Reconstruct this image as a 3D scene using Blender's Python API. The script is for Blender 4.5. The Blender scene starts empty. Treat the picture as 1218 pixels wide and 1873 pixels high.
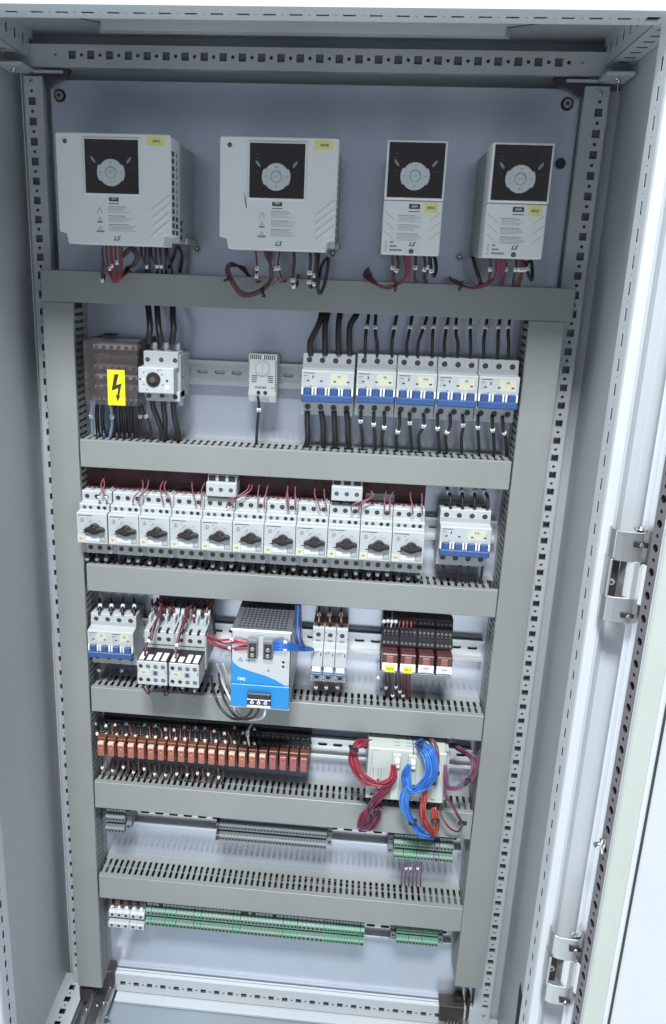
import bpy, math, random
from mathutils import Vector, Matrix
random.seed(7)
SC = bpy.context.scene
COL = SC.collection
ZO = 1.55                      # metres from the workshop floor to the design zero (first rear post hole)
# ---------------------------------------------------------------- camera
cam_d = bpy.data.cameras.new('camera'); cam = bpy.data.objects.new('camera', cam_d); COL.objects.link(cam); SC.camera = cam
def set_camera():
    rx, ry, rz = 0.2782938, 0.0753488, -0.0354970
    c, s = math.cos, math.sin
    right = Vector((c(ry), s(ry), 0)); fwd = Vector((-s(ry), c(ry), 0)); up = Vector((0, 0, 1))
    f2 = fwd*c(rx) - up*s(rx); u2 = fwd*s(rx) + up*c(rx)
    r3 = right*c(rz) - u2*s(rz); u3 = right*s(rz) + u2*c(rz)
    m = Matrix((r3, u3, -f2)).transposed().to_4x4()
    m.translation = Vector((0.446745, -1.124409, -0.206772+ZO))
    cam.matrix_world = m
    cam_d.sensor_fit = 'HORIZONTAL'; cam_d.sensor_width = 36
    cam_d.lens = 1442.4/1218*36
    cam_d.shift_x = 65.8/1218; cam_d.shift_y = -27.7/1218
    cam_d.clip_start = 0.01; cam_d.clip_end = 60
set_camera()
# ---------------------------------------------------------------- world and lamps (workshop light: cool ambient + ceiling lamps)
w = bpy.data.worlds.new('World'); SC.world = w; w.use_nodes = True
bg = w.node_tree.nodes['Background']; bg.inputs[0].default_value = (0.75, 0.84, 1.0, 1); bg.inputs[1].default_value = 0.275
def area(name, loc, target, sx, sy, power, color):
    d = bpy.data.lights.new(name, 'AREA'); d.shape = 'RECTANGLE'; d.size = sx; d.size_y = sy; d.energy = power; d.color = color
    o = bpy.data.objects.new(name, d); COL.objects.link(o); o.location = loc
    o.rotation_euler = (Vector(target)-Vector(loc)).to_track_quat('-Z', 'Y').to_euler()
    return o
area('ceiling_lamp', (0.30, -2.5, 4.35), (0.36, -0.2, 0.4), 1.0, 0.6, 295, (0.93, 0.97, 1.0))
area('side_window', (-2.3, -0.85, 1.3), (0.7, -0.42, 0.9), 0.9, 1.9, 37, (0.92, 0.97, 1.0))
SC.view_settings.view_transform = 'Standard'; SC.view_settings.look = 'None'; SC.view_settings.exposure = 0.12; SC.view_settings.gamma = 1
# ---------------------------------------------------------------- materials
MATS = {}
def mat(name, col, rough=0.5, metal=0.0, var=0.05, vscale=6.0, bump=0.0, bscale=300.0, trans=0.0, coat=0.0, aniso=None, tint=None, rvar=0.08):
    m = bpy.data.materials.new(name); m.use_nodes = True; nt = m.node_tree; b = nt.nodes['Principled BSDF']
    b.inputs['Roughness'].default_value = rough; b.inputs['Metallic'].default_value = metal
    if trans: b.inputs['Transmission Weight'].default_value = trans
    if coat: b.inputs['Coat Weight'].default_value = coat; b.inputs['Coat Roughness'].default_value = 0.08
    tc = nt.nodes.new('ShaderNodeTexCoord')
    n = nt.nodes.new('ShaderNodeTexNoise'); n.inputs['Scale'].default_value = vscale; n.inputs['Detail'].default_value = 5
    nt.links.new(tc.outputs['Object'], n.inputs['Vector'])
    r = nt.nodes.new('ShaderNodeValToRGB'); r.color_ramp.elements[0].position = 0.3; r.color_ramp.elements[1].position = 0.72
    a = tuple(max(0, c*(1-var)) for c in col[:3]); bb = tuple(min(1, c*(1+var)) for c in col[:3])
    if tint: bb = tint
    r.color_ramp.elements[0].color = (*a, 1); r.color_ramp.elements[1].color = (*bb, 1)
    nt.links.new(n.outputs['Fac'], r.inputs[0]); nt.links.new(r.outputs[0], b.inputs['Base Color'])
    if bump:
        n2 = nt.nodes.new('ShaderNodeTexNoise'); n2.inputs['Scale'].default_value = bscale; n2.inputs['Detail'].default_value = 2
        nt.links.new(tc.outputs['Object'], n2.inputs['Vector'])
        bp = nt.nodes.new('ShaderNodeBump'); bp.inputs['Strength'].default_value = bump; bp.inputs['Distance'].default_value = 0.001
        nt.links.new(n2.outputs['Fac'], bp.inputs['Height']); nt.links.new(bp.outputs[0], b.inputs['Normal'])
        rr = nt.nodes.new('ShaderNodeMapRange'); rr.inputs[3].default_value = max(0, rough-rvar); rr.inputs[4].default_value = min(1, rough+rvar)
        n3 = nt.nodes.new('ShaderNodeTexNoise'); n3.inputs['Scale'].default_value = vscale*2.3; n3.inputs['Detail'].default_value = 6
        nt.links.new(tc.outputs['Object'], n3.inputs['Vector']); nt.links.new(n3.outputs['Fac'], rr.inputs[0]); nt.links.new(rr.outputs[0], b.inputs['Roughness'])
    MATS[name] = m
    return m
mat('cabinet_paint', (0.50, 0.53, 0.55), 0.42, bump=0.12, bscale=420, var=0.03, vscale=3)
mat('zinc', (0.58, 0.63, 0.73), 0.22, metal=0.6, bump=0.02, bscale=25, var=0.12, vscale=2.6, rvar=0.03, tint=(0.72, 0.76, 0.84))
mat('duct_grey', (0.245, 0.258, 0.248), 0.42, bump=0.05, bscale=200, var=0.05, vscale=7)
mat('duct_inner', (0.30, 0.31, 0.31), 0.6)
mat('rail_steel', (0.62, 0.63, 0.64), 0.32, metal=0.85, bump=0.06, bscale=150)
mat('steel', (0.46, 0.47, 0.47), 0.32, metal=0.95)
mat('chrome', (0.8, 0.8, 0.8), 0.15, metal=1)
mat('drive_grey', (0.70, 0.73, 0.71), 0.5, var=0.03)
mat('drive_body', (0.42, 0.46, 0.46), 0.55, var=0.04)
mat('gloss_black', (0.018, 0.013, 0.012), 0.10, var=0.2, coat=0.6)
mat('key_grey', (0.50, 0.54, 0.54), 0.45)
mat('key_line', (0.25, 0.28, 0.28), 0.5)
mat('white_plastic', (0.45, 0.48, 0.485), 0.45, var=0.03, vscale=30)
mat('breaker_grey', (0.38, 0.41, 0.42), 0.5, var=0.03)
mat('bright_white', (0.80, 0.81, 0.80), 0.45, var=0.02)
mat('blue_plastic', (0.035, 0.085, 0.23), 0.4, var=0.1, vscale=40)
mat('pale_blue', (0.20, 0.34, 0.60), 0.4)
mat('hole_dark', (0.025, 0.018, 0.015), 0.6)
mat('black_plastic', (0.02, 0.02, 0.022), 0.45)
mat('screw_brown', (0.16, 0.12, 0.10), 0.4, metal=0.6)
mat('knob_brown', (0.022, 0.018, 0.018), 0.5)
mat('ink', (0.045, 0.045, 0.05), 0.6)
mat('ink_grey', (0.22, 0.25, 0.27), 0.6)
mat('yellow_label', (0.72, 0.72, 0.10), 0.5, var=0.06, vscale=60)
mat('tag_yellow', (0.70, 0.68, 0.26), 0.5, var=0.04)
mat('pale_yellow', (0.56, 0.565, 0.44), 0.5, var=0.03)
mat('hazard_yellow', (0.74, 0.80, 0.02), 0.4, var=0.03)
mat('sticker_white', (0.78, 0.79, 0.79), 0.5, var=0.02)
mat('metal_dark', (0.045, 0.036, 0.036), 0.5, metal=0.3)
mat('psu_steel_shaded', (0.17, 0.18, 0.21), 0.3, metal=0.5)  # same steel as the housing; the dark roof reflection is put into the colour
mat('clear_cover', (0.78, 0.73, 0.72), 0.12, trans=0.96, var=0.02)
mat('bar_grey', (0.34, 0.31, 0.30), 0.5)
mat('copper_brown', (0.26, 0.19, 0.16), 0.45, metal=0.3, var=0.2, vscale=40)
mat('profile_inside', (0.30, 0.28, 0.28), 0.6)
mat('busbar_maroon', (0.060, 0.016, 0.020), 0.5, var=0.2, vscale=20)
mat('relay_case', (0.075, 0.018, 0.015), 0.25, var=0.25, vscale=60, coat=0.4)
mat('relay_pink', (0.36, 0.12, 0.085), 0.4, var=0.08, vscale=60)
mat('relay_pink_dark', (0.30, 0.095, 0.09), 0.4, var=0.08, vscale=60)
mat('relay_cap', (0.66, 0.46, 0.36), 0.4)
mat('psu_blue', (0.010, 0.23, 0.55), 0.4, var=0.03)
mat('psu_steel', (0.60, 0.62, 0.62), 0.36, metal=0.7)
mat('plc_grey', (0.50, 0.54, 0.50), 0.5, var=0.04)
mat('terminal_grey', (0.17, 0.185, 0.20), 0.5, var=0.06, vscale=50)
mat('terminal_green', (0.13, 0.29, 0.20), 0.5, var=0.1, vscale=60)
mat('terminal_palegreen', (0.17, 0.27, 0.22), 0.5, var=0.1, vscale=60)
mat('terminal_dark', (0.07, 0.06, 0.065), 0.5)
mat('wire_tie', (0.02, 0.018, 0.02), 0.4)
mat('gasket_black', (0.03, 0.035, 0.03), 0.7)
mat('door_paint', (0.74, 0.77, 0.80), 0.35, bump=0.1, bscale=420, var=0.02)  # lighter than the cabinet paint; the strong light on the door put into the colour
mat('groove_shade_green', (0.025, 0.09, 0.05), 0.6)
mat('rail_grey', (0.22, 0.215, 0.225), 0.45, metal=0.4)
mat('door_foam', (0.41, 0.45, 0.41), 0.6, var=0.04, vscale=8)
mat('workshop_floor', (0.74, 0.76, 0.78), 0.35, var=0.1, vscale=2)
mat('floor_paint', (0.24, 0.28, 0.31), 0.5, var=0.12, vscale=3)
for n_, c_ in dict(red_wire=(0.24,0.020,0.040), bright_red_wire=(0.44,0.045,0.07), maroon_wire=(0.11,0.022,0.038), brown_wire=(0.16,0.055,0.030), pink_wire=(0.22,0.065,0.09),
        purple_wire=(0.17,0.08,0.17), blue_wire=(0.025,0.13,0.48), bright_blue_wire=(0.07,0.27,0.70), navy_wire=(0.025,0.035,0.08), bluegrey_wire=(0.28,0.34,0.44),
        black_wire=(0.020,0.018,0.018), dark_wire=(0.045,0.030,0.030), orange_wire=(0.62,0.11,0.04), white_wire=(0.6,0.64,0.64), sleeve_white=(0.74,0.73,0.72)).items():
    mat(n_, c_, 0.38, var=0.08, vscale=80)
# ---------------------------------------------------------------- mesh helpers (all lengths in millimetres)
MM = 0.001
class MB:
    def __init__(s, *mats): s.v = []; s.f = []; s.m = []; s.sm = []; s.mats = list(mats)
    def mi(s, m):
        if m not in s.mats: s.mats.append(m)
        return s.mats.index(m)
    def face(s, idx, m, smooth=False): s.f.append(tuple(idx)); s.m.append(s.mi(m)); s.sm.append(smooth)
    def poly(s, pts, m, smooth=False):
        b = len(s.v); s.v += [tuple(p) for p in pts]; s.face(range(b, b+len(pts)), m, smooth)
    def box(s, x0, x1, y0, y1, z0, z1, m, c=0.0):
        if c <= 0:
            b = len(s.v)
            s.v += [(x, y, z) for x in (x0, x1) for y in (y0, y1) for z in (z0, z1)]
            for q in ((0,1,3,2),(4,6,7,5),(0,4,5,1),(2,3,7,6),(0,2,6,4),(1,5,7,3)): s.face([b+i for i in q], m)
            return
        b = len(s.v); X = (x0, x1); Y = (y0, y1); Z = (z0, z1); idx = {}
        for i in (0,1):
            for j in (0,1):
                for k in (0,1):
                    p = (X[i], Y[j], Z[k]); d = (c if i == 0 else -c, c if j == 0 else -c, c if k == 0 else -c)
                    for a in range(3):
                        q = [p[t]+(0 if t == a else d[t]) for t in range(3)]
                        idx[(i,j,k,a)] = len(s.v); s.v.append(tuple(q))
        for a in range(3):
            o = [t for t in range(3) if t != a]
            for e in (0,1):
                q = []
                for (p1, p2) in ((0,0),(1,0),(1,1),(0,1)):
                    key = [0,0,0]; key[a] = e; key[o[0]] = p1; key[o[1]] = p2; q.append(idx[(*key, a)])
                if (e == 0) != (a == 1): q.reverse()
                s.face(q, m)
            for p1 in (0,1):
                for p2 in (0,1):
                    ks = []
                    for e in (0,1):
                        key = [0,0,0]; key[a] = e; key[o[0]] = p1; key[o[1]] = p2; ks.append(key)
                    s.face([idx[(*ks[0], o[0])], idx[(*ks[1], o[0])], idx[(*ks[1], o[1])], idx[(*ks[0], o[1])]], m)
        for i in (0,1):
            for j in (0,1):
                for k in (0,1): s.face([idx[(i,j,k,0)], idx[(i,j,k,1)], idx[(i,j,k,2)]], m)
    def prism(s, prof, axis, lo, hi, m, cap=True, smooth=False):
        def P(a, b, t): return {'x': (t, a, b), 'y': (a, t, b), 'z': (a, b, t)}[axis]
        b = len(s.v); n = len(prof)
        s.v += [P(a, c, lo) for a, c in prof] + [P(a, c, hi) for a, c in prof]
        for i in range(n): j = (i+1) % n; s.face((b+i, b+j, b+n+j, b+n+i), m, smooth)
        if cap: s.face(list(range(b, b+n))[::-1], m); s.face(range(b+n, b+2*n), m)
    def cyl(s, c, axis, r, lo, hi, m, n=14, r2=None):
        r2 = r if r2 is None else r2
        def P(a, b, t): return {'x': (t, c[1]+a, c[2]+b), 'y': (c[0]+a, t, c[2]+b), 'z': (c[0]+a, c[1]+b, t)}[axis]
        b = len(s.v)
        for rr, t in ((r, lo), (r2, hi)):
            s.v += [P(rr*math.cos(6.28319*i/n), rr*math.sin(6.28319*i/n), t) for i in range(n)]
        for i in range(n): j = (i+1) % n; s.face((b+i, b+j, b+n+j, b+n+i), m, True)
        s.face(list(range(b, b+n))[::-1], m); s.face(range(b+n, b+2*n), m)
    def dot(s, x, y, z, r, m, n=12, sx=1.0): s.poly([(x+sx*r*math.cos(6.28319*i/n), y, z+r*math.sin(6.28319*i/n)) for i in range(n)], m)
    def rect(s, x0, x1, y, z0, z1, m): s.poly([(x0,y,z0),(x1,y,z0),(x1,y,z1),(x0,y,z1)], m)
    def tube(s, pts, r, m, n=8, cap=True):
        pts = [Vector(p) for p in pts]; b = len(s.v); k = len(pts); up = Vector((0.3, 0.2, 0.93)); prev = None
        for i, p in enumerate(pts):
            t = (pts[min(k-1, i+1)]-pts[max(0, i-1)])
            if t.length < 1e-6: t = Vector((0,0,1))
            t.normalize()
            a = (prev - t*prev.dot(t)) if prev is not None else t.cross(up)
            if a.length < 1e-4: a = t.orthogonal()
            a.normalize(); prev = a; bb = t.cross(a)
            for j in range(n):
                th = 6.28319*j/n; q = p + a*(r*math.cos(th)) + bb*(r*math.sin(th)); s.v.append(tuple(q))
        for i in range(k-1):
            for j in range(n):
                j2 = (j+1) % n; s.face((b+i*n+j, b+i*n+j2, b+(i+1)*n+j2, b+(i+1)*n+j), m, True)
        if cap: s.face(list(range(b, b+n))[::-1], m); s.face(range(b+(k-1)*n, b+k*n), m)
    def cell(s, o, u, v, nrm, w, h, hole, t, m, mh):
        """rect w x h from corner o with a hole polygon round its centre and inner hole walls t deep along -nrm"""
        o, u, v, nrm = Vector(o), Vector(u), Vector(v), Vector(nrm)
        def P(a, b, d=0): return tuple(o+u*(a+w/2)+v*(b+h/2)-nrm*d)
        def out(a, b):
            k = min((w/2)/abs(a) if abs(a) > 1e-9 else 1e9, (h/2)/abs(b) if abs(b) > 1e-9 else 1e9); return a*k, b*k
        n = len(hole); cor = [(w/2,h/2),(-w/2,h/2),(-w/2,-h/2),(w/2,-h/2)]
        ang = lambda p: math.atan2(p[1], p[0]) % 6.283185307
        for i in range(n):
            p, q = hole[i], hole[(i+1) % n]; po, qo = out(*p), out(*q)
            a0, a1 = ang(p), ang(q); 
            if a1 <= a0: a1 += 6.283185307
            mid = []
            for c in cor:
                ac = ang(c)
                for z in (ac, ac+6.283185307):
                    if a0+1e-6 < z < a1-1e-6: mid.append((z, c))
            mid.sort()
            s.poly([P(*p), P(*po)]+[P(*c) for _, c in mid]+[P(*qo), P(*q)], m)
            s.poly([P(*p), P(*q), P(*q, t), P(*p, t)], mh)
    def mesh(s, name):
        me = bpy.data.meshes.new(name)
        me.from_pydata([(x*MM, y*MM, z*MM) for x, y, z in s.v], [], s.f)
        for m in s.mats: me.materials.append(MATS[m])
        me.polygons.foreach_set('material_index', s.m); me.polygons.foreach_set('use_smooth', s.sm)
        me.validate(); me.update()
        return me
def sq(a, b=None):
    b = a if b is None else b
    return [(a,b),(-a,b),(-a,-b),(a,-b)]
def circ(r, n=10, ry=None): return [(r*math.cos(6.28319*i/n), (ry or r)*math.sin(6.28319*i/n)) for i in range(n)]
def stad(l, r, n=4):
    p = []
    for k in range(n+1): a = -1.5708+3.14159*k/n; p.append((l/2+r*math.cos(a), r*math.sin(a)))
    for k in range(n+1): a = 1.5708+3.14159*k/n; p.append((-l/2+r*math.cos(a), r*math.sin(a)))
    return p
CH = {}
def adopt(p, c): CH.setdefault(p.name, []).append(c)
def obj(name, mb, parent=None, loc=(0,0,0), bevel=0, kind=None, label=None):
    me = mb.mesh(name) if isinstance(mb, MB) else mb
    o = bpy.data.objects.new(name, me); COL.objects.link(o)
    if parent is not None: o.parent = parent; o.location = Vector(loc)*MM; adopt(parent, o)
    else: o.location = (loc[0]*MM, loc[1]*MM, loc[2]*MM+ZO)
    if bevel:
        b = o.modifiers.new('bevel', 'BEVEL'); b.width = bevel*MM; b.segments = 1; b.limit_method = 'ANGLE'; b.angle_limit = math.radians(40)
    if kind: o['kind'] = kind
    if label: o['label'] = label
    return o
def thing(name, label, cat, loc, group=None):
    o = bpy.data.objects.new(name, None); COL.objects.link(o); o.empty_display_size = 0.02
    o.location = (loc[0]*MM, loc[1]*MM, loc[2]*MM+ZO); o['label'] = label; o['category'] = cat
    if group: o['group'] = group
    return o
def tag(o, label, cat, group=None):
    o['label'] = label; o['category'] = cat
    if group: o['group'] = group
    return o
def copy_tree(o, parent=None):
    c = o.copy(); COL.objects.link(c); c.parent = parent
    if parent is not None: adopt(parent, c)
    for ch in list(CH.get(o.name, [])): copy_tree(ch, c)
    return c
def dup(o, loc, label, group=None):
    c = copy_tree(o); c.location = (loc[0]*MM, loc[1]*MM, loc[2]*MM+ZO); c['label'] = label
    if group: c['group'] = group
    return c
_txt = {}
def text(s_, size, parent, x, y, z, m='ink', shear=0, bold=0, align='CENTER', name='lettering', stretch=1.0):
    """flat lettering standing in the XZ plane, facing -Y"""
    key = (s_, size, m, shear, bold, align, stretch)
    if key not in _txt:
        cu = bpy.data.curves.new('lettering', 'FONT'); cu.body = s_; cu.size = size*MM; cu.align_x = align; cu.align_y = 'CENTER'; cu.shear = shear; cu.offset = bold*MM
        cu.resolution_u = 2
        t = bpy.data.objects.new('t', cu); COL.objects.link(t)
        me = bpy.data.meshes.new_from_object(t); bpy.data.objects.remove(t)
        me.transform(Matrix.Rotation(math.pi/2, 4, 'X') @ Matrix.Diagonal((stretch,1,1,1)))
        me.materials.clear(); me.materials.append(MATS[m]); me.name = 'lettering'
        _txt[key] = me
    o = bpy.data.objects.new(name, _txt[key]); COL.objects.link(o); o.parent = parent; o.location = Vector((x, y, z))*MM; adopt(parent, o)
    return o
def smooth_path(P, sub=5):
    out = []
    n = len(P)
    for i in range(n-1):
        p0 = P[max(0,i-1)]; p1 = P[i]; p2 = P[i+1]; p3 = P[min(n-1,i+2)]
        for k in range(sub):
            t = k/sub
            out.append(0.5*((2*p1)+(p2-p0)*t+(2*p0-5*p1+4*p2-p3)*t*t+(3*p1-p0-3*p2+p3)*t**3))
    out.append(P[-1]); return out
# ================================================================ CABINET (root at the design origin; parts in design millimetres)
cab = thing('switch_cabinet', 'open light grey steel switch cabinet with perforated frame, galvanised mounting plate and open right door', 'cabinet', (0,0,0))
PT = 'cabinet_paint'
# --- rear posts: face at Y=0 with square and round holes every 25 mm
def rear_post(hx, xl, xr, sgn):
    """hx hole line, xl..xr face edges; sgn +1 = right post (outer side to +X)"""
    b = MB(PT, 'hole_dark')
    z0 = 20.0; n = 0
    def col(y):
        pass
    U = (1,0,0); V = (0,0,1); N = (0,-1,0)
    zt = 30; zb = -1515
    b.box(xl, hx-6.25, 0, 1.5, zb, zt, PT); b.box(hx+6.25, xr, 0, 1.5, zb, zt, PT)
    for k in range(0, 60):
        z = -25*k
        b.cell((hx-6.25, 0, z-6.25), U, V, N, 12.5, 12.5, sq(4.9), 1.5, PT, PT)
        b.cell((hx-6.25, 0, z+6.25), U, V, N, 12.5, 12.5, circ(2.3), 1.5, PT, PT)
    b.rect(hx-6.25, hx+6.25, 0, 18.75, zt, PT); b.rect(hx-6.25, hx+6.25, 0, zb, -1481.25, PT)
    # hollow section behind, returns and the set-back outer step
    b.box(xl, xr, 8, 9.5, zb, zt, 'profile_inside')
    b.box(xl, xl+1.5, 1.5, 13, zb, zt, PT); b.box(xr-1.5, xr, 1.5, 13, zb, zt, PT)
    if sgn > 0: b.box(xr, 758.5, 26, 28, zb, zt, PT)
    sx = (xr-0.2, xr+1.3) if sgn > 0 else (xl-1.3, xl+0.2)
    b.box(sx[0], sx[1], 2, 17, zb, zt, PT)
    return b
obj('rear_post', rear_post(728, 708, 738, 1), cab)
obj('rear_post', rear_post(-12, -22, 3, -1), cab)
# --- rear top and bottom cross profiles
def cross(z0, z1, hz, x0, xa, n, y):
    b = MB(PT, 'hole_dark')
    b.box(-22, 738, y, y+1.5, hz+6.25, z1, PT); b.box(-22, 738, y, y+1.5, z0, hz-6.25, PT)
    for k in range(n):
        x = xa+25*k
        b.cell((x-6.25, y, hz-6.25), (1,0,0), (0,0,1), (0,-1,0), 12.5, 12.5, sq(4.9), 1.5, PT, PT)
        b.cell((x+6.25, y, hz-6.25), (1,0,0), (0,0,1), (0,-1,0), 12.5, 12.5, circ(2.3), 1.5, PT, PT)
    b.rect(-22, xa-6.25, y, hz-6.25, hz+6.25, PT); b.rect(xa+25*n-6.25, 738, y, hz-6.25, hz+6.25, PT)
    b.box(-22, 738, y+8, y+9, z0, z1, 'profile_inside')
    b.box(-22, 738, y+1.6, y+12.9, z1-1.5, z1, PT)
    b.box(-22, 738, y+1.6, y+12.9, z0, z0+1.5, PT)
    return b
obj('rear_top_profile', cross(41, 68, 55.8, 0, 46.3, 26, -2.4), cab)
obj('rear_bottom_profile', cross(-1497, -1458, -1479.4, 0, 72.0, 24, -0.4), cab)
# --- back panel, side panels, roof, floor
b = MB(PT); b.box(-42, 758, 40, 42, -1550, 90, PT); obj('back_panel', b, cab)
b = MB(PT); b.box(758.5, 760.5, -296, 40, -1550, 90, PT); obj('side_panel', b, cab)
b = MB(PT); b.box(-44.5, -42.5, -296, 40, -1550, 90, PT); obj('side_panel', b, cab)
b = MB('hole_dark'); b.prism([(-83,-1300),(-116,-1312),(-126,-1340),(-150,-1540),(-95,-1540),(-88,-1390)], 'x', 757.6, 758.3, 'hole_dark'); obj('dark_slit', b, cab)  # dark slit-shaped sheet on the right side panel
b = MB(PT, 'ink_grey')
b.box(-44, 760, -314, 42, 88, 90, PT)
# raised cable entry frame under the roof
b.prism([(46,-262),(650,-262),(690,-228),(640,-60),(600,-38),(96,-38),(70,-60),(20,-228)], 'z', 84.5, 88, PT)
b.prism([(70,-250),(630,-250),(662,-222),(612,-70),(590,-52),(106,-52),(88,-70),(48,-222)], 'z', 83.6, 84.5, PT)
rf = obj('roof', b, cab, bevel=0.6)
b = MB('terminal_dark'); pl = [(46,-262),(650,-262),(690,-228),(640,-60),(600,-38),(96,-38),(70,-60),(20,-228)]
for i in range(8):
    p, q = pl[i], pl[(i+1)%8]; b.tube([(p[0],p[1],84.4),(q[0],q[1],84.4)], 0.9, 'terminal_dark', n=5)
obj('seal', b, rf)
b = MB(PT); b.prism([(92,-30),(100,-46),(596,-46),(604,-30)], 'z', 74, 88, PT); obj('roof_channel', b, cab, bevel=0.5)
# depth profiles under the roof, both sides
def depth_profile(sgn):
    b = MB(PT, 'hole_dark'); X = 728 if sgn > 0 else -12; xo = 758 if sgn > 0 else -42
    n = (-sgn, 0, 0)
    for k in range(13):
        y = -19-25*k+6.25
        if y < -300: break
        o = (X, y-12.5, 63.75)
        b.cell(o, (0,1,0), (0,0,1), n, 12.5, 12.5, sq(2.3, 5.8), 0.4, PT, PT)
        b.cell((X, y, 63.75), (0,1,0), (0,0,1), n, 12.5, 12.5, circ(1.3, 8), 0.4, PT, PT)
    ye = -19-25*11+6.25-12.5
    b.poly([(X,12,76.25),(X,ye,76.25),(X,ye,88),(X,12,88)], PT); b.poly([(X,12,52),(X,ye,52),(X,ye,63.75),(X,12,63.75)], PT)
    b.box(min(X,xo)+1, max(X,xo)-1, -300, 12, 50.5, 52, PT)
    for k in range(11):
        y = -30-22*k; xm = (X+xo)/2
        b.box(xm-6, xm+6, y-1.6, y+1.6, 50.2, 50.5, 'hole_dark')
    xa, xb = sorted((X+sgn*16, X+sgn*17))
    b.box(xa, xb, -300, 12, 52, 88, 'metal_dark')
    return b
obj('depth_profile', depth_profile(1), cab); obj('depth_profile', depth_profile(-1), cab)
# front top rail: slots face down at Z=24
b = MB(PT, 'hole_dark')
y0, y1 = -316, -277
b.box(-44, 760, y0, -299.5, 24, 25.5, PT, 0); b.box(-44, 760, -287, y1, 24, 25.5, PT)
for k in range(-3, 25):
    x = 92+25*k
    if x+18.75 > 706 or x < 0: continue
    b.cell((x-6.25, -299.5, 24), (1,0,0), (0,1,0), (0,0,-1), 12.5, 12.5, sq(6.0, 2.5), 0.4, PT, PT)
    b.cell((x+6.25, -299.5, 24), (1,0,0), (0,1,0), (0,0,-1), 12.5, 12.5, circ(1.2, 8), 0.4, PT, PT)
b.box(-44, 10.7, -299.5, -287, 24, 25.5, PT); b.box(698.5, 760, -299.5, -287, 24, 25.5, PT)
b.box(-44, 760, y0-2, y0, 24, 88, PT, 0); b.box(-44, 760, y1, y1+1.5, 24, 50, PT)
b.box(-44, 760, y0+2, y1-2, 40, 41, 'metal_dark')
obj('front_top_rail', b, cab)
# front posts: slots face inward
def front_post(X, sgn, zoff):
    b = MB(PT, 'hole_dark')
    n = (-sgn, 0, 0)
    zt = 24; zb = -1540
    def P(y, z): return (X, y, z)
    k0 = 0
    for k in range(0, 61):
        z = zoff-25*k
        b.cell(P(-299.0, z-6.25), (0,1,0), (0,0,1), n, 12.5, 12.5, sq(2.5, 6.2), 0.4, PT, PT)
        b.cell(P(-299.0, z-18.75), (0,1,0), (0,0,1), n, 12.5, 12.5, circ(1.2, 8), 0.4, PT, PT)
    for (ya, yb) in ((-286.5, -277), (-309, -299)): b.poly([P(ya,zb),P(yb,zb),P(yb,zt),P(ya,zt)], PT)
    b.poly([P(-299,zoff+6.25),P(-286.5,zoff+6.25),P(-286.5,zt),P(-299,zt)], PT)
    # lip, front face, rounded corner and channel
    prof = [(0,-309),(1.0,-313),(4,-316),(10,-317),(14,-315),(18,-308),(24,-300),(34,-297),(52,-297),(52,-295),(33,-295),(22,-297),(16,-305),(12,-313),(9,-314.5),(4,-313.5),(1.5,-309)]
    b.prism([(X+sgn*a, y) for a, y in prof], 'z', zb, zt, PT)
    b.prism([(X,-277),(X+sgn*52,-277),(X+sgn*52,-275.5),(X,-275.5)], 'z', zb, zt, PT)
    xa, xb = sorted((X+sgn*15, X+sgn*16)); b.box(xa, xb, -303, -277, zb, zt, 'metal_dark')
    return b
obj('front_post', front_post(706, 1, -12.0), cab); obj('front_post', front_post(5.7, -1, -10.2), cab)
# floor area
b = MB(PT, 'hole_dark')
U=(1,0,0); V=(0,1,0); N=(0,0,1)
b.box(-44, -27.25, -310, 20, -1491.5, -1490, PT); b.box(-14.75, 2, -310, 20, -1491.5, -1490, PT)
for k in range(13):
    y = -9.5-24.6*k
    b.cell((-27.25, y-6.15, -1490), U, V, N, 12.5, 12.3, sq(5.4), 1.5, PT, PT)
    b.cell((-27.25, y-18.45, -1490), U, V, N, 12.5, 12.3, circ(2.0), 1.5, PT, PT)
b.rect(-27.25,-14.75, 0, 0, 0, PT) if False else None
b.box(-27.25, -14.75, -3.35, 20, -1491.5, -1490, PT)
b.box(-44, 2, -310, 20, -1506, -1505, 'metal_dark')
b.box(0.5, 2, -310, -2, -1520, -1491.5, PT)
obj('bottom_depth_profile', b, cab)
b = MB(PT, 'hole_dark')
b.box(712, 758, -310, 20, -1500, -1497, PT); b.box(722, 733, -30, -19, -1496.9, -1496.6, 'hole_dark'); obj('bottom_depth_profile', b, cab)
b = MB('floor_paint'); b.box(2, 712, -310, 20, -1511, -1508, 'floor_paint'); obj('floor_plate', b, cab)
b = MB(PT); b.box(60, 712, -18, 14, -1506, -1500, PT, 0.8); obj('sill', b, cab)
# --- mounting plate with holes and bolts
b = MB('zinc')
b.box(8, 707.5, 15, 17.5, -1471, 30, 'zinc', 0.8)
b.box(8, 707.5, 17.5, 26, 28, 30, 'zinc'); b.box(8, 10, 17.5, 26, -1471, 28, 'zinc'); b.box(705.5, 707.5, 17.5, 26, -1471, 28, 'zinc')
plate = obj('mounting_plate', b, cab, bevel=0)
def bolt(x, z):
    b = MB('steel', 'hole_dark'); b.cyl((x,0,z), 'y', 8.2, 14.75, 14.0, 'hole_dark', 20); b.cyl((x,0,z), 'y', 6.2, 14.0, 10.5, 'steel', 20, 5.2); b.cyl((x,0,z), 'y', 2.3, 10.5, 10.3, 'hole_dark', 6)
    return obj('fixing_bolt', b, plate)
bolt(21, 10); bolt(691, 12)
b = MB('metal_dark', 'steel'); b.cyl((691,0,-59), 'y', 7.8, 14.9, 14.4, 'steel', 20); b.cyl((691,0,-59), 'y', 6.8, 14.5, 14.2, 'metal_dark', 20); obj('plug_hole', b, plate)
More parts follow.
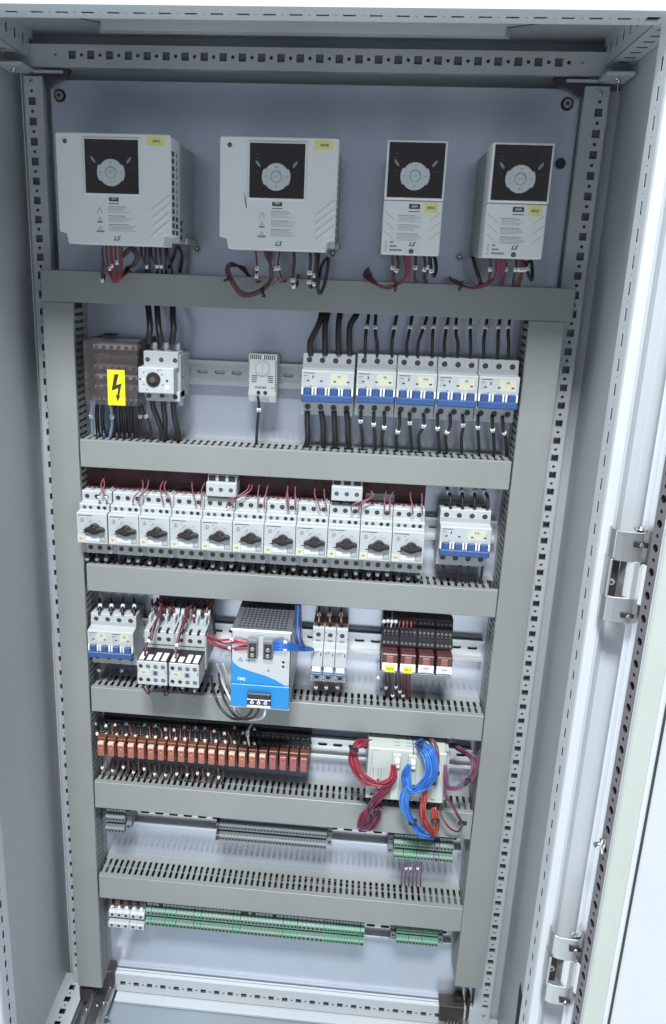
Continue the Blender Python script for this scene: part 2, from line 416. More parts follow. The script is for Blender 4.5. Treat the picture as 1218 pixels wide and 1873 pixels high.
for (x, z) in ((209, -181), (398, -181), (571, -180)):
    b = MB('steel', 'hole_dark'); b.cyl((x,0,z), 'y', 5.2, 14.9, 12, 'steel', 14); b.cyl((x,0,z), 'y', 3.4, 12, 11.6, 'hole_dark', 14); b.cyl((x,0,z), 'y', 2.2, 11.6, 10, 'chrome', 8); obj('fixing_bolt', b, plate)
# corner brackets at the top of the rear posts and small screws
def cornerb(sgn, X):
    b = MB('cabinet_paint', 'chrome')
    b.box(min(X, X-sgn*46), max(X, X-sgn*46), -9, -3, 33, 36, PT, 0.5)
    xa, xb = sorted((X-sgn*8, X+sgn*26)); b.box(xa, xb, -48, -1, 33, 37, PT, 0.8)
    for (dx, dy) in ((8, -34), (14, -22)): b.cyl((X+sgn*dx, dy, 0), 'z', 3.2, 33, 30, 'chrome', 12, 2.2)
    return b
obj('corner_bracket', cornerb(1, 728), cab); obj('corner_bracket', cornerb(-1, -12), cab)
b = MB('terminal_dark'); b.prism([(3,40),(40,40),(34,31),(18,26),(10,18),(3,30)], 'y', 4, 12, 'terminal_dark'); b.prism([(712,40),(668,40),(676,31),(694,26),(704,18),(712,30)], 'y', 4, 12, 'terminal_dark'); obj('corner_gap_shade', b, cab, kind='stuff')  # dark solids set in the open corners in place of their shade
def screw(x, y, z, r=3.0, parent=cab, ax='y'):
    b = MB('chrome', 'hole_dark')
    if ax == 'y': b.cyl((x,0,z), 'y', r, y, y-1.6, 'chrome', 12, r*0.7); b.box(x-r*0.5, x+r*0.5, y-1.75, y-1.6, z-0.35, z+0.35, 'hole_dark'); b.box(x-0.35, x+0.35, y-1.74, y-1.6, z-r*0.5, z+r*0.5, 'hole_dark')
    else: b.cyl((x,y,0), 'z', r, z, z-1.6, 'chrome', 12, r*0.7)
    return obj('screw', b, parent)
screw(-12, 0, 24, 3.6); screw(728, 0, 22, 3.6); screw(24, -2.4, 55, 2.6); screw(700, -2.4, 55, 2.6)
for (x, y) in ((118, -20), (355, -20), (600, -20)): screw(x, y, 88, 2.6, ax='z')
for (x, y) in ((60, -120), (690, -110)): screw(x, y, 83.2, 2.6, ax='z')
screw(728, 0, -1468, 4.2)
# bottom left plate slide with bolts, bottom right dark bracket
b = MB('steel', 'metal_dark', 'chrome')
b.box(22, 28, -300, 8, -1500, -1478, 'steel', 0.8); b.box(28, 46, -300, 6, -1497, -1494, 'steel', 0.8); b.box(46, 60, -300, 6, -1490, -1478, 'steel', 2.5)
b.box(4, 18, -300, -20, -1506, -1503, 'steel', 0.8); b.box(6, 9, -290, -30, -1503, -1492, 'steel', 0.5)
obj('plate_slide', b, cab)
b = MB('chrome', 'hole_dark')
for (x, y, z, r) in ((14,-8,-1482,4.5),(35,-36,-1494,2.6),(50,-44,-1478,2.4),(57,-44,-1478,2.4),(63,-70,-1480,3.2),(63,-84,-1480,3.2),(24,-60,-1478,2.2),(18,-66,-1492,2.4),(52,-12,-1478,2.2),(40,-90,-1494,2.6)):
    b.cyl((x,y,0), 'z', r, z, z+3.5, 'chrome', 10, r*0.7)
obj('bolt', b, cab)
b = MB('metal_dark'); b.box(30, 58, -14, 13, -1478, -1440, 'metal_dark', 2); b.box(0, 26, -30, -4, -1500, -1466, 'metal_dark', 2); obj('bracket_block', b, cab)
b = MB('metal_dark', 'steel', 'hole_dark'); b.box(648, 690, -14, 12, -1476, -1441, 'metal_dark', 1); b.cyl((682,0,-1441), 'y', 8.5, -4, 12, 'hole_dark', 16); b.box(696, 701, -4, 12, -1475, -1428, 'hole_dark')
b.box(660, 702, -26, 6, -1492, -1478, 'steel', 2)
for x in (662, 668, 674, 680): b.cyl((x,-20,0), 'z', 1.6, -1478, -1468, 'steel', 8)
obj('bracket_block', b, cab)

# --- open right door: hinge line near X=752, Y=-320, opened about 100 degrees
th = math.radians(10)
door = obj('door', MB(PT), cab, (752, -318, 0)); door.rotation_euler = (0, 0, 0)
def dm(): return MB(PT, 'hole_dark')
# local frame of the door: a along the door (towards the viewer), n inward normal
ua = (math.sin(th), -math.cos(th)); un = (-math.cos(th), -math.sin(th))
def D(a, n): return (ua[0]*a+un[0]*n, ua[1]*a+un[1]*n)
def dprism(b, prof, z0, z1, m): b.prism([D(a, n) for a, n in prof], 'z', z0, z1, m)
b = MB(PT); dprism(b, [(0,0),(780,0),(780,-2),(0,-2)], -1540, 80, 'door_paint'); dprism(b, [(-2,6),(0,6),(0,-2),(-2,-2)], -1540, 80, 'door_paint')
obj('door_skin', b, door)
b = MB(PT, 'metal_dark')
p0 = D(42.5, 19); U3 = (ua[0], ua[1], 0); N3 = (un[0], un[1], 0)
zs = -404.4
for k in range(-16, 44):
    z = zs-25*k
    b.cell((*D(43.75, 19), z-6.25), U3, (0,0,1), N3, 12.5, 12.5, circ(4.6, 12, 4.2), 2, 'rail_grey', 'metal_dark')
    b.cell((*D(43.75, 19), z-18.75), U3, (0,0,1), N3, 12.5, 12.5, circ(2.2, 10), 2, 'rail_grey', 'metal_dark')
    q = D(50, 13.5)
    for zz, r in ((z-2.2, 1.3), (z-13.2, 0.8)): b.tube([(q[0], q[1], zz-1.2), (q[0], q[1], zz+1.2)], r, 'steel', n=6)  # short steel pegs stand in for bright glints inside the holes
for (a0, a1) in ((41, 43.75), (56.25, 58)): dprism(b, [(a0,19),(a1,19),(a1,18.5),(a0,18.5)], -1508, 2, 'rail_grey')
dprism(b, [(41,19),(42,19),(42,0),(41,0)], -1508, 2, PT); dprism(b, [(57,18.9),(58,18.9),(58,0.5),(57,0.5)], -1508, 2, PT)
dprism(b, [(42,11),(57,11),(57,10),(42,10)], -1508, 2, 'metal_dark')
obj('perforated_rail', b, door)
b = MB('door_foam'); dprism(b, [(58.5,0.4),(58.5,16),(60,17.5),(63,16),(72,0.4)], -1520, 20, 'door_foam'); obj('seal_strip', b, door)
b = MB('gasket_black'); dprism(b, [(84,0.3),(84,1.8),(86.5,1.8),(86.5,0.3)], -1540, 80, 'gasket_black'); obj('gasket', b, door)
q = D(50, 19)
b = MB('chrome'); b.cyl((q[0]-2, q[1], 0), 'z', 3.4, -807, -790, 'chrome', 8); b.tube([(q[0]+2,q[1]+2,-798),(q[0]-12,q[1]-3,-798)], 3.2, 'chrome', n=8); b.tube([(q[0]-4,q[1]-6,-806),(q[0]-5,q[1]+2,-792)], 1.8, 'chrome', n=6); obj('earth_stud', b, door)
# hinges: folded steel straps with a pin and a middle leaf
def hinge(zc, h):
    H = thing('hinge', '', '', (0,0,0)); del H['label']; del H['category']
    H.parent = cab; adopt(cab, H); H.location = (0, 0, zc*MM)
    def strap(z0, z1, nm):
        b = MB('steel', 'hole_dark')
        out = [(714,-316),(713,-326),(716,-333),(722,-336),(742,-338),(748,-336),(751,-330),(751,-322)]
        inn = [(749,-322),(749,-329),(747,-334),(742,-336),(722,-334),(717.5,-331),(715,-326),(716,-316)]
        b.prism(out+inn, 'z', z0, z1, 'steel')
        obj(nm, b, H, bevel=0.4)
    strap(h*0.5-32, h*0.5, 'strap'); strap(-h*0.5, -h*0.5+28, 'strap')
    b = MB('metal_dark', 'steel'); b.box(713, 715.5, -337, -316, -h*0.5+28, h*0.5-30, 'steel', 0.6)
    b.box(716, 728, -322, -318, -h*0.5+20, h*0.5-20, 'metal_dark', 0.5); b.cyl((721.5,0,-10), 'y', 3.6, -322, -324, 'duct_grey', 10); b.cyl((721.5,0,-10), 'y', 1.6, -324, -324.4, 'hole_dark', 6)
    obj('base_plate', b, H)
    b = MB('psu_steel'); pr_ = [(728,-322),(731,-333),(737,-338),(742,-338),(746,-330),(746,-322)]
    b.prism(pr_, 'z', -h*0.5+27, h*0.5-31, 'psu_steel', smooth=False); b.prism([(744,-330),(758,-352),(757,-353.5),(743,-332)], 'z', -h*0.5+22, h*0.5-34, 'bright_white'); obj('door_leaf', b, H, bevel=0.5)
    b = MB('chrome', 'hole_dark'); b.cyl((741,-328,0), 'z', 4.2, h*0.5-28, h*0.5+5, 'chrome', 14); b.cyl((741,-328,0), 'z', 7, h*0.5+1, h*0.5+3, 'chrome', 14); obj('pin', b, H); b = MB('chrome', 'hole_dark'); b.cyl((741,-328,0), 'z', 3.6, -h*0.5-4, -h*0.5+20, 'chrome', 12)
    b.box(733, 747, -340, -338.1, h*0.5-15, h*0.5-10, 'hole_dark'); b.cyl((740,0,h*0.5-12.5), 'y', 2.2, -339, -342, 'chrome', 8)
    b.box(731, 744, -340, -338.1, -h*0.5+7, -h*0.5+11, 'hole_dark'); b.cyl((738,0,-h*0.5+9), 'y', 2.0, -339, -342, 'chrome', 8)
    obj('pin', b, H)
    return H
hinge(-500, 100); hinge(-1012, 100)
# ground outside the cabinet
b = MB('workshop_floor'); b.box(-3000, 3500, -3500, 1500, -1552, -1550.2, 'workshop_floor'); g = obj('ground', b); g['kind'] = 'structure'

# ================================================================ CABLE TRUNKING
DG = 'duct_grey'
def duct(x0, x1, z0, z1, label, vertical=False, open_sides=(1,1), seg=None):
    """lidded slotted trunking standing 60 mm off the plate (Y 15 .. -45)"""
    t = thing('cable_trunking', label, 'cable duct', (x0 if not vertical else (x0+x1)/2, 15, z0 if not vertical else (z0+z1)/2), 'slotted cable trunking')
    ox, oz = t.location.x/MM, (t.location.z-ZO)/MM
    Y = lambda y: y-15
    b = MB(DG); b.box(x0-ox, x1-ox, Y(-45), Y(-43), z0-oz, z1-oz, DG, 0.7)
    if not vertical:
        b.box(x0-ox, x1-ox, Y(-43), Y(-37), z1-oz-1.6, z1-oz, DG); b.box(x0-ox, x1-ox, Y(-43), Y(-37), z0-oz, z0-oz+1.6, DG)
    else:
        b.box(x0-ox, x0-ox+1.6, Y(-43), Y(-37), z0-oz, z1-oz, DG); b.box(x1-ox-1.6, x1-ox, Y(-43), Y(-37), z0-oz, z1-oz, DG)
    obj('cover', b, t, bevel=0)
    b = MB('duct_inner')
    b.box(x0-ox, x1-ox, Y(13), Y(14.8), z0-oz+.5, z1-oz-.5, 'duct_inner'); obj('base', b, t)
    L = (z1-z0) if vertical else (x1-x0); n = int(L/10)
    for side in (0, 1):
        if not open_sides[side]: continue
        b = MB(DG)
        if vertical: p = (x0-ox+0.3, x0-ox+1.5) if side == 0 else (x1-ox-1.5, x1-ox-0.3)
        else: p = (z0-oz+0.3, z0-oz+1.5) if side == 0 else (z1-oz-1.5, z1-oz-0.3)
        def add(a0, a1, ya, yb):
            if vertical: b.box(p[0], p[1], Y(ya), Y(yb), z0-oz+a0, z0-oz+a1, DG)
            else: b.box(x0-ox+a0, x0-ox+a1, Y(ya), Y(yb), p[0], p[1], DG)
        add(0, L, -40, -36); 
        add(0, L, -3, 13.0)
        for k in range(n):
            a = k*10+2.4
            add(a, a+5.4, -36, -22); add(a-1.4, a+6.8, -22, -19); add(a, a+5.4, -19, -3)
        for k in range(0, n, 1):
            a = k*10+0.0
        obj('slotted_wall', b, t)
    return t
duct(5, 717, -258, -216, 'uppermost and widest horizontal trunking, just under the four drives')
duct(50, 660, -489, -449, 'horizontal trunking between the breaker row and the motor protection switches')
duct(52, 661, -682, -640, 'horizontal trunking just under the motor protection switches')
duct(51, 661, -888, -845, 'horizontal trunking under the power supply row')
duct(50, 661, -1067, -1018, 'horizontal trunking under the slim relays and control unit')
duct(51, 662, -1248, -1202, 'lowest horizontal trunking with its slots seen wide open')
duct(5, 48, -1445, -258.5, 'tall vertical trunking down the left edge of the plate', vertical=True)
duct(662.5, 708, -1362, -258.5, 'tall vertical trunking down the right edge of the plate', vertical=True)
# wires lying inside the trunking, coloured near black for the shade behind the slots
for i, (z0, z1) in enumerate(((-254,-220),(-485,-453),(-678,-644),(-884,-849),(-1062,-1023),(-1242,-1207))):
    b = MB('black_wire'); rr = random.Random(i)
    for k in range(16):
        pts = []; y = rr.uniform(-18, 8); z = rr.uniform(z0+3, z1-3)
        for x in range(60, 655, 60): pts.append(Vector((x, y+rr.uniform(-4,4), z+rr.uniform(-5,5))))
        b.tube(smooth_path(pts, 2), rr.uniform(1.4, 2.4), rr.choice(['black_wire','black_wire','dark_wire','black_plastic','gasket_black']), n=5)
    o = obj('wire_bundle', b, None, (0,0,0), kind='stuff'); o['label'] = 'dark wires lying inside the horizontal trunking, number %d from the top' % (i+1); o['category'] = 'wires'
# ================================================================ DIN RAILS
def rail(x0, x1, zc, label):
    b = MB('rail_steel')
    L = x1-x0; RS = 'rail_steel'
    b.box(0, L, -15, -14, 13.5, 17.5, RS); b.box(0, L, -15, -14, -17.5, -13.5, RS)
    b.box(0, L, -14, -3, 12.5, 13.5, RS); b.box(0, L, -14, -3, -13.5, -12.5, RS)
    n = int(L/25); r0 = (L-n*25)/2
    b.box(0, L, -4, -3, 4, 12.5, RS); b.box(0, L, -4, -3, -12.5, -4, RS)
    for k in range(n): b.cell((r0+25*k, -4, -4), (1,0,0), (0,0,1), (0,-1,0), 25, 8, stad(10, 2.8), 3.6, RS, 'hole_dark')  # slot walls coloured dark to draw their shaded outline
    if r0 > 0.1: b.rect(0, r0, -4, -4, 4, RS); b.rect(L-r0, L, -4, -4, 4, RS)
    o = obj('din_rail', b, None, (x0, 15, zc)); tag(o, label, 'mounting rail', 'steel mounting rails across the plate')
rail(52, 658, -351, 'uppermost slotted steel rail, carrying the main switch and breakers')
rail(52, 658, -566, 'slotted steel rail behind the motor protection switches')
rail(52, 658, -760, 'slotted steel rail behind the contactors and power supply')
rail(52, 658, -951, 'slotted steel rail behind the slim relays and control unit')
rail(52, 658, -1112, 'slotted steel rail carrying the three short terminal strips of the fifth row')
rail(52, 658, -1306, 'lowest slotted steel rail, carrying the long green terminal strip')
# ================================================================ DEVICES (local frames: X right, Y 0 at the plate face and negative towards the viewer, Z up)
_parts = {}
def shared(key, fn):
    if key not in _parts: _parts[key] = fn().mesh(key if isinstance(key, str) else key[0])
    return _parts[key]
def terminal_mesh(r=3.6, screw='screw_brown'):
    b = MB('hole_dark', screw, 'breaker_grey')
    n = 16; ro = r+0.5
    for i in range(n):
        a0, a1 = 6.28319*i/n, 6.28319*(i+1)/n; P = lambda rr, a, y: (rr*math.cos(a), y, rr*math.sin(a))
        b.face([len(b.v)+k for k in range(4)], 'breaker_grey') ; b.v += [P(ro,a0,0), P(ro,a1,0), P(r,a1,-0.5), P(r,a0,-0.5)]
        b.face([len(b.v)+k for k in range(4)], 'hole_dark', True); b.v += [P(r,a0,-0.5), P(r,a1,-0.5), P(r-0.3,a1,-0.05), P(r-0.3,a0,-0.05)]
    b.dot(0, -0.06, 0, r-0.25, 'hole_dark', 16)
    b.cyl((0,0,-0.2), 'y', r*0.56, -0.05, -0.35, screw, 10); b.box(-r*0.45, r*0.45, -0.42, -0.36, -0.2-0.3, -0.2+0.3, 'hole_dark'); b.box(-0.3, 0.3, -0.43, -0.36, -0.2-r*0.45, -0.2+r*0.45, 'hole_dark')
    return b
def terminal(parent, x, y, z, r=3.6, screw='screw_brown', name='terminal_screw'):
    return obj(name, shared((name, r, screw), lambda: terminal_mesh(r, screw)), parent, (x, y, z))
def greek(b, x, z, wd, y, m='ink_grey', h=0.5):
    b.box(x, x+wd, y-0.08, y, z, z+h, m)
rp = random.Random(3)
def printed(b, x0, x1, z1, lines, y, step=1.5, h=0.45, m='ink_grey', bold_first=True):
    for k in range(lines):
        wd = (x1-x0)*(rp.uniform(0.6, 1.0) if k else 0.72); x = x0
        while x < x0+wd:
            l = rp.uniform(1.2, 4.5); b.box(x, min(x+l, x0+wd), y-0.08, y, z1-k*step, z1-k*step+(h*1.4 if k == 0 and bold_first else h), 'ink' if (k == 0 and bold_first) else m); x += l+0.5
# ---- keypad panel 70 x 66 shared by all drives
def keypad(parent, x0, zt, yf, w=70, h=65, clear=False):
    k = obj('keypad', MBbox((x0, x0+w, yf-1.6, yf, zt-h, zt, 'drive_grey', 0.8)), parent)
    b = MB('gloss_black'); b.box(x0+2.2, x0+w-2.2, yf-2.0, yf-1.5, zt-h+2.2, zt-2.2, 'gloss_black', 0.3)
    obj('display', b, k)
    cx, cz = x0+w*0.49, zt-h*0.60
    b = MB('key_grey', 'key_line')
    b.cyl((cx,0,cz), 'y', 15.6, yf-1.9, yf-3.6, 'key_grey', 36, 14.9)
    for s_ in (-1, 1):
        pts = [(cx+s_*17.0*math.cos(a), cz+17.0*math.sin(a)) for a in [math.radians(v) for v in range(-34, 35, 8)]]
        pts = pts+[(cx+s_*11.0, cz+8), (cx+s_*11.0, cz-8)]
        b.prism(pts, 'y', yf-3.9, yf-1.9, 'key_grey')
    b.cyl((cx,0,cz), 'y', 6.6, yf-3.6, yf-3.9, 'key_line', 24); b.cyl((cx,0,cz), 'y', 5.9, yf-3.7, yf-4.5, 'key_grey', 24, 5.5)
    for (dx, dz) in ((0,10.8),(0,-10.8),(-12.6,0),(12.6,0)): b.poly([(cx+dx-0.9,yf-4.0,cz+dz-0.6),(cx+dx+0.9,yf-4.0,cz+dz-0.6),(cx+dx,yf-4.0,cz+dz+0.9)], 'ink')
    obj('button_pad', b, k)
    text('ENT', 3.0, k, cx, yf-4.6, cz, 'key_line')
    b = MB('screw_brown', 'ink_grey')
    for s_ in (-1, 1):
        pts = []
        for i in range(12):
            a = 6.28319*i/12; u, v = 4.6*math.cos(a), 1.5*math.sin(a); r_ = math.radians(52)*(-s_)*-1
            pts.append((cx+s_*22+ (u*math.cos(r_)-v*math.sin(r_)), yf-2.15, cz+14+(u*math.sin(r_)+v*math.cos(r_))))
        b.poly(pts, 'ink_grey')
    obj('indicator_window', b, k)
    for (dx, dz, t_) in ((-24,24,'RUN'),(-24,20,'FWD'),(-24,5,'REV'),(24,24,'SET'),(24,5,'STOP/RST')): text(t_, 2.0, k, cx+dx*0.95, yf-2.2, cz+dz, 'screw_brown')
    return k
def MBbox(*boxes):
    b = MB()
    for q in boxes: b.box(*q[:7], q[7] if len(q) > 7 else 0)
    return b
def triangle(b, x, z, s_, y, m='ink_grey'):
    b.poly([(x-s_,y,z-s_*0.8),(x+s_,y,z-s_*0.8),(x,y,z+s_*0.9)], m); b.poly([(x-s_*0.62,y-0.05,z-s_*0.58),(x+s_*0.62,y-0.05,z-s_*0.58),(x,y-0.05,z+s_*0.55)], 'drive_grey')
    b.box(x-0.15, x+0.15, y-0.1, y-0.05, z-s_*0.35, z+s_*0.2, m)
def drive_marks(b, x, zt, wide, yf):
    printed(b, x, x+30, zt, 5, yf, 1.55); printed(b, x, x+30, zt-10.5, 5, yf, 1.5); printed(b, x, x+34, zt-20.5, 6, yf, 1.45)
def drive_wide(x, z, num, place, scratch=False):
    """140 x 127 mm frequency inverter"""
    t = thing('frequency_inverter', place, 'motor drive', (x, 15, z), 'frequency inverters along the top of the plate'); W, H, yf = 141, 127, -140
    b = MB('drive_grey', 'drive_body')
    b.prism([(2,0),(W-2,0),(W,-2),(W,-H+14),(W-9,-H+12),(W-11,-H),(11,-H),(9,-H+12),(0,-H+14),(0,-2)], 'y', yf, -92, 'drive_grey')
    obj('front_cover', b, t, bevel=1.0)
    b = MB('drive_body', 'hole_dark')
    b.box(1.5, W-1.6, -92, 0, -H+6, -1.5, 'drive_body', 1.0)
    for k in range(12):
        z_ = -17-7.2*k*1.22
        if z_ < -H+12: break
        if k > 8: b.box(W-1.7, W-1.5+.25, -86, -76, z_-2.6, z_+2.6, 'hole_dark')
    b.box(W-1.6, W+2, -60, 0, -H+6, -H+14, 'drive_body', 1.0)
    obj('housing', b, t)
    b = MB('hole_dark')
    for k in range(12):
        z_ = -20-8.2*k
        b.box(W-0.3, W+0.12, -135, -124, z_-2.7, z_+2.7, 'hole_dark')
        b.box(W-0.3, W+0.12, -117 if k > 8 else -112, -(106 if k > 8 else 108.5), z_-2.7, z_+2.7, 'hole_dark')
    obj('ventilation_slots', b, t)
    keypad(t, 34, -5, yf)
    b = MB('ink_grey', 'ink', 'drive_grey')
    xs = 58
    b.box(xs+6, xs+18, yf-0.1, yf, -76.5, -73.5+1.5, 'ink'); b.box(xs+6, xs+18, yf-0.1, yf, -79.5, -78.6, 'ink')
    drive_marks(b, xs+5, -83, True, yf)
    for k, zz in enumerate((-85, -96, -107)):
        triangle(b, 52, zz, 2.4, yf-0.1)
        if k: b.box(47+1.5*(2-k), 57-1.5*(2-k), yf-0.1, yf, zz-5.6, zz-3.4, 'ink_grey')
        else:
            for dx in (-3, 2): b.box(52+dx, 52+dx+.7, yf-0.1, yf, zz-6, zz-2, 'ink_grey')
    obj('printed_marks', b, t)
    text('iG5A', 3.0, t, xs+12, yf-0.18, -73.5, 'drive_grey', bold=0.06)
    text('LS', 7.2, t, 72, yf-0.15, -H+7.5, 'ink', shear=0.35, bold=0.18, name='logo', stretch=1.15)
    b = MB('drive_grey')
    for k in range(5):
        z0 = -69-9.5*k; xa = W-26+(k*2.2 if k < 5 else 0); 
        b.prism([(W-24,z0-16),(W-24,z0-19.5),(W-2,z0-2),(W-2,z0+1.5)], 'y', yf-0.9, yf, 'drive_grey') if z0-19 > -H+4 else None
    obj('ribs', b, t, bevel=0.3)
    b = MB('pale_yellow'); b.box(112, 134, yf-0.15, yf, -13, -2.5, 'tag_yellow'); obj('name_label', b, t); text(num, 4.4, t, 124, yf-0.25, -8, 'ink', bold=0.12)
    terminal(t, 12, yf-0.2, -10, 2.4, 'steel', 'cover_screw')
    if scratch:
        b = MB('screw_brown'); b.prism([(30,-62),(31.2,-66),(33.5,-78),(32.5,-80),(30.5,-70)], 'y', yf-0.1, yf, 'screw_brown'); obj('scratch', b, t)
    return t
def drive_narrow(x, z, num, place, Yf=-140):
    t = thing('frequency_inverter', place, 'motor drive', (x, 15, z), 'frequency inverters along the top of the plate'); W, H, yf = 70, 127, Yf
    obj('housing', MBbox((1, W-1, -96, 0, -H+2, -1.5, 'drive_body', 1.0)), t)
    obj('front_cover', MBbox((0, W, yf, -96, -65.4, 0, 'drive_grey', 1.0), (0, W-0.5, yf+0.8, -96, -H, -66, 'drive_grey', 1.0)), t)
    keypad(t, 0.5, -0.5, yf, 69, 64.5)
    y2 = yf+0.8
    b = MB('ink_grey', 'ink', 'drive_grey')
    b.box(30, 43, y2-0.1, y2, -75, -69.5, 'ink'); b.box(30, 43, y2-0.1, y2, -78.4, -77.5, 'ink')
    drive_marks(b, 18, -83, False, y2)
    for k, zz in enumerate((-113, -117.6, -122)):
        triangle(b, 5.4, zz, 1.7, y2-0.1); b.box(10, (14, 18, 25)[k], y2-0.1, y2, zz-1, zz+1, 'ink_grey')
    for s_ in (0, 1):
        for k in range(3):
            z0 = -78-11*k; xa, xb = (2, 14) if s_ == 0 else (W-2.5, W-14)
            b.poly([(xa,y2-0.1,z0),(xb,y2-0.1,z0-9.5),(xb,y2-0.1,z0-10.0),(xa,y2-0.1,z0-0.6)], 'ink_grey')
    obj('printed_marks', b, t)
    text('iG5A', 3.6, t, 36.5, y2-0.18, -72.2, 'drive_grey', bold=0.08)
    text('LS', 6.6, t, 36, y2-0.15, -H+12, 'ink', shear=0.35, bold=0.18, name='logo', stretch=1.15)
    terminal(t, 36, y2-0.1, -H+3.8, 2.6, 'steel', 'cover_screw')
    b = MB('pale_yellow'); b.box(48, 64, y2-0.15, y2, -79, -67.5, 'tag_yellow'); obj('name_label', b, t); text(num, 4.2, t, 56, y2-0.25, -73.5, 'ink', bold=0.12)
    return t
drive_wide(65, -56, 'INV1', 'wide grey motor drive marked INV1 with square vent holes seen on its right side')
drive_wide(265, -56, 'INV4', 'wide grey motor drive marked INV4 with a dark scratch, second from the left', True)
drive_narrow(462, -56, 'INV2', 'narrow grey motor drive marked INV2, third from the left')
d4 = drive_narrow(583, -56, 'INV3', 'narrow grey motor drive marked INV3 at the far right, with protective film')

# ---- miniature circuit breakers
def breaker(poles, x, z, label, cat, num, pole_w=18, base=None, sections=1, grp='miniature circuit breakers'):
    W = poles*pole_w-0.5
    t = thing('circuit_breaker', label, cat, (x, 15, z), grp)
    prof = [(-4,40),(-49,42),(-50,41.5),(-50.5,23),(-66,21.5),(-68,20.5),(-68,-3),(-61,-5),(-61,-19.5),(-66,-20),(-66,-21),(-51,-22),(-50,-42),(-49,-42.5),(-4,-40)]
    def body():
        b = MB('white_plastic', 'breaker_grey')
        b.prism(prof, 'x', 0.3, W, 'white_plastic')
        return b
    obj('housing', shared(('housing', W), body), t, bevel=0.5)
    def top():
        b = MB('breaker_grey', 'hole_dark')
        b.box(0.1, W+.2, -50.9, -45, 22.8, 30, 'breaker_grey', 0.3)
        for k in range(1, poles): b.box(k*pole_w-0.35, k*pole_w+0.1, -50.7, -49, 30, 41, 'breaker_grey'); b.box(k*pole_w-0.35, k*pole_w+0.1, -50.4, -49, -42, -22.5, 'breaker_grey')
        for k in range(poles): b.box(k*pole_w+4, k*pole_w+14, -44, -22, 40.6, 42.2, 'breaker_grey', 0.5); b.box(k*pole_w+5.5, k*pole_w+12.5, -40, -26, 42.1, 42.35, 'hole_dark')
        return b
    obj('step', shared(('step', W), top), t)
    for k in range(poles):
        xc = (k+0.5)*pole_w
        terminal(t, xc, -50.5, 33.5); terminal(t, xc, -51.3, -31)
    def lever():
        b = MB('blue_plastic', 'hole_dark')
        b.box(1.0, W-0.6, -74, -61, -21.0, -11.5, 'blue_plastic', 1.3)
        for k in range(poles):
            xc = (k+0.5)*pole_w; b.box(xc-4.8, xc+4.8, -72.5, -60, -12.5, -1.5, 'blue_plastic', 1.2); b.box(xc-4.8, xc+4.8, -61.6, -61.1, -3.8, -1.0, 'hole_dark')
        return b
    obj('toggle', shared(('toggle', W), lever), t)
    def posts():
        b = MB('bright_white')
        for k in range(poles):
            xc = (k+0.5)*pole_w
            for s_ in (-1, 1): b.box(xc+s_*6.9-1.3, xc+s_*6.9+1.3, -70, -60, -12, -2.5, 'bright_white', 0.6)
        return b
    obj('toggle_guard', shared(('toggle_guard', W), posts), t)
    def marks():
        b = MB('ink_grey', 'ink', 'pale_yellow')
        yy = -68
        for sct in range(sections):
            o = sct*W/sections
            b.box(o+3, o+18, yy-0.1, yy, 17, 18, 'ink'); printed(b, o+3, o+12, 13.6, 5, yy, 2.3, 0.6); b.box(o+15, o+16.8, yy-0.1, yy, 10.5, 14.5, 'ink'); b.box(o+12.5, o+15, yy-0.1, yy, -1.2, 0.9, 'ink_grey')
            for k in range(max(1, poles//sections)):
                b.box(o+k*pole_w+7.6, o+k*pole_w+11.2, yy-0.12, yy, 6.2, 8.2, 'ink')
        return b
    obj('printed_marks', shared(('printed_marks', W, sections), marks), t)
    for sct in range(sections):
        o = sct*W/sections; ws = W/sections; wl = min(24, ws*0.4)
        nx = o+ws*(0.72 if poles//sections > 2 else 0.62)
        b = MB('pale_yellow'); b.box(nx-wl/2, nx+wl/2, -68.14, -68, 2.5 if poles//sections > 2 else 5, 18, 'pale_yellow'); obj('name_label', b, t)
        b = MB('ink')
        for k in range(poles//sections):
            q = o+k*pole_w+9.4
            if nx-wl/2-2 < q < nx+wl/2+2: b.box(q-1.8, q+1.8, -68.3, -68.1, 6.2, 8.2, 'ink')
        if b.v: obj('indicator_slot', b, t)
        text(num[sct] if sections > 1 else num, 4.2, t, nx, -68.35, 13.6, 'screw_brown', bold=0.1)
    return t
breaker(4, 366, -356, 'four pole white breaker marked F1 with thick black cables, left of the long breaker row', 'circuit breaker', 'F1')
for k, (nm_, tx_) in enumerate((('F2','labelled F2, just right of the four pole breaker'),('F10','labelled F10, between those marked F2 and F3'),('F3','labelled F3, second from the right end of the row'),('F4','labelled F4, at the right end of the upper row'))):
    breaker(3, 440.5+k*54.4, -354, 'three pole white breaker '+tx_, 'circuit breaker', nm_)
breaker(4, 570, -566, 'four pole breaker marked F12, alone at the right end of the second row', 'circuit breaker', 'F12')
b4 = breaker(4, 52, -765, 'breakers joined side by side, marked F5 and F6, left end of the third row', 'circuit breaker', ('F5','F6'), sections=2)

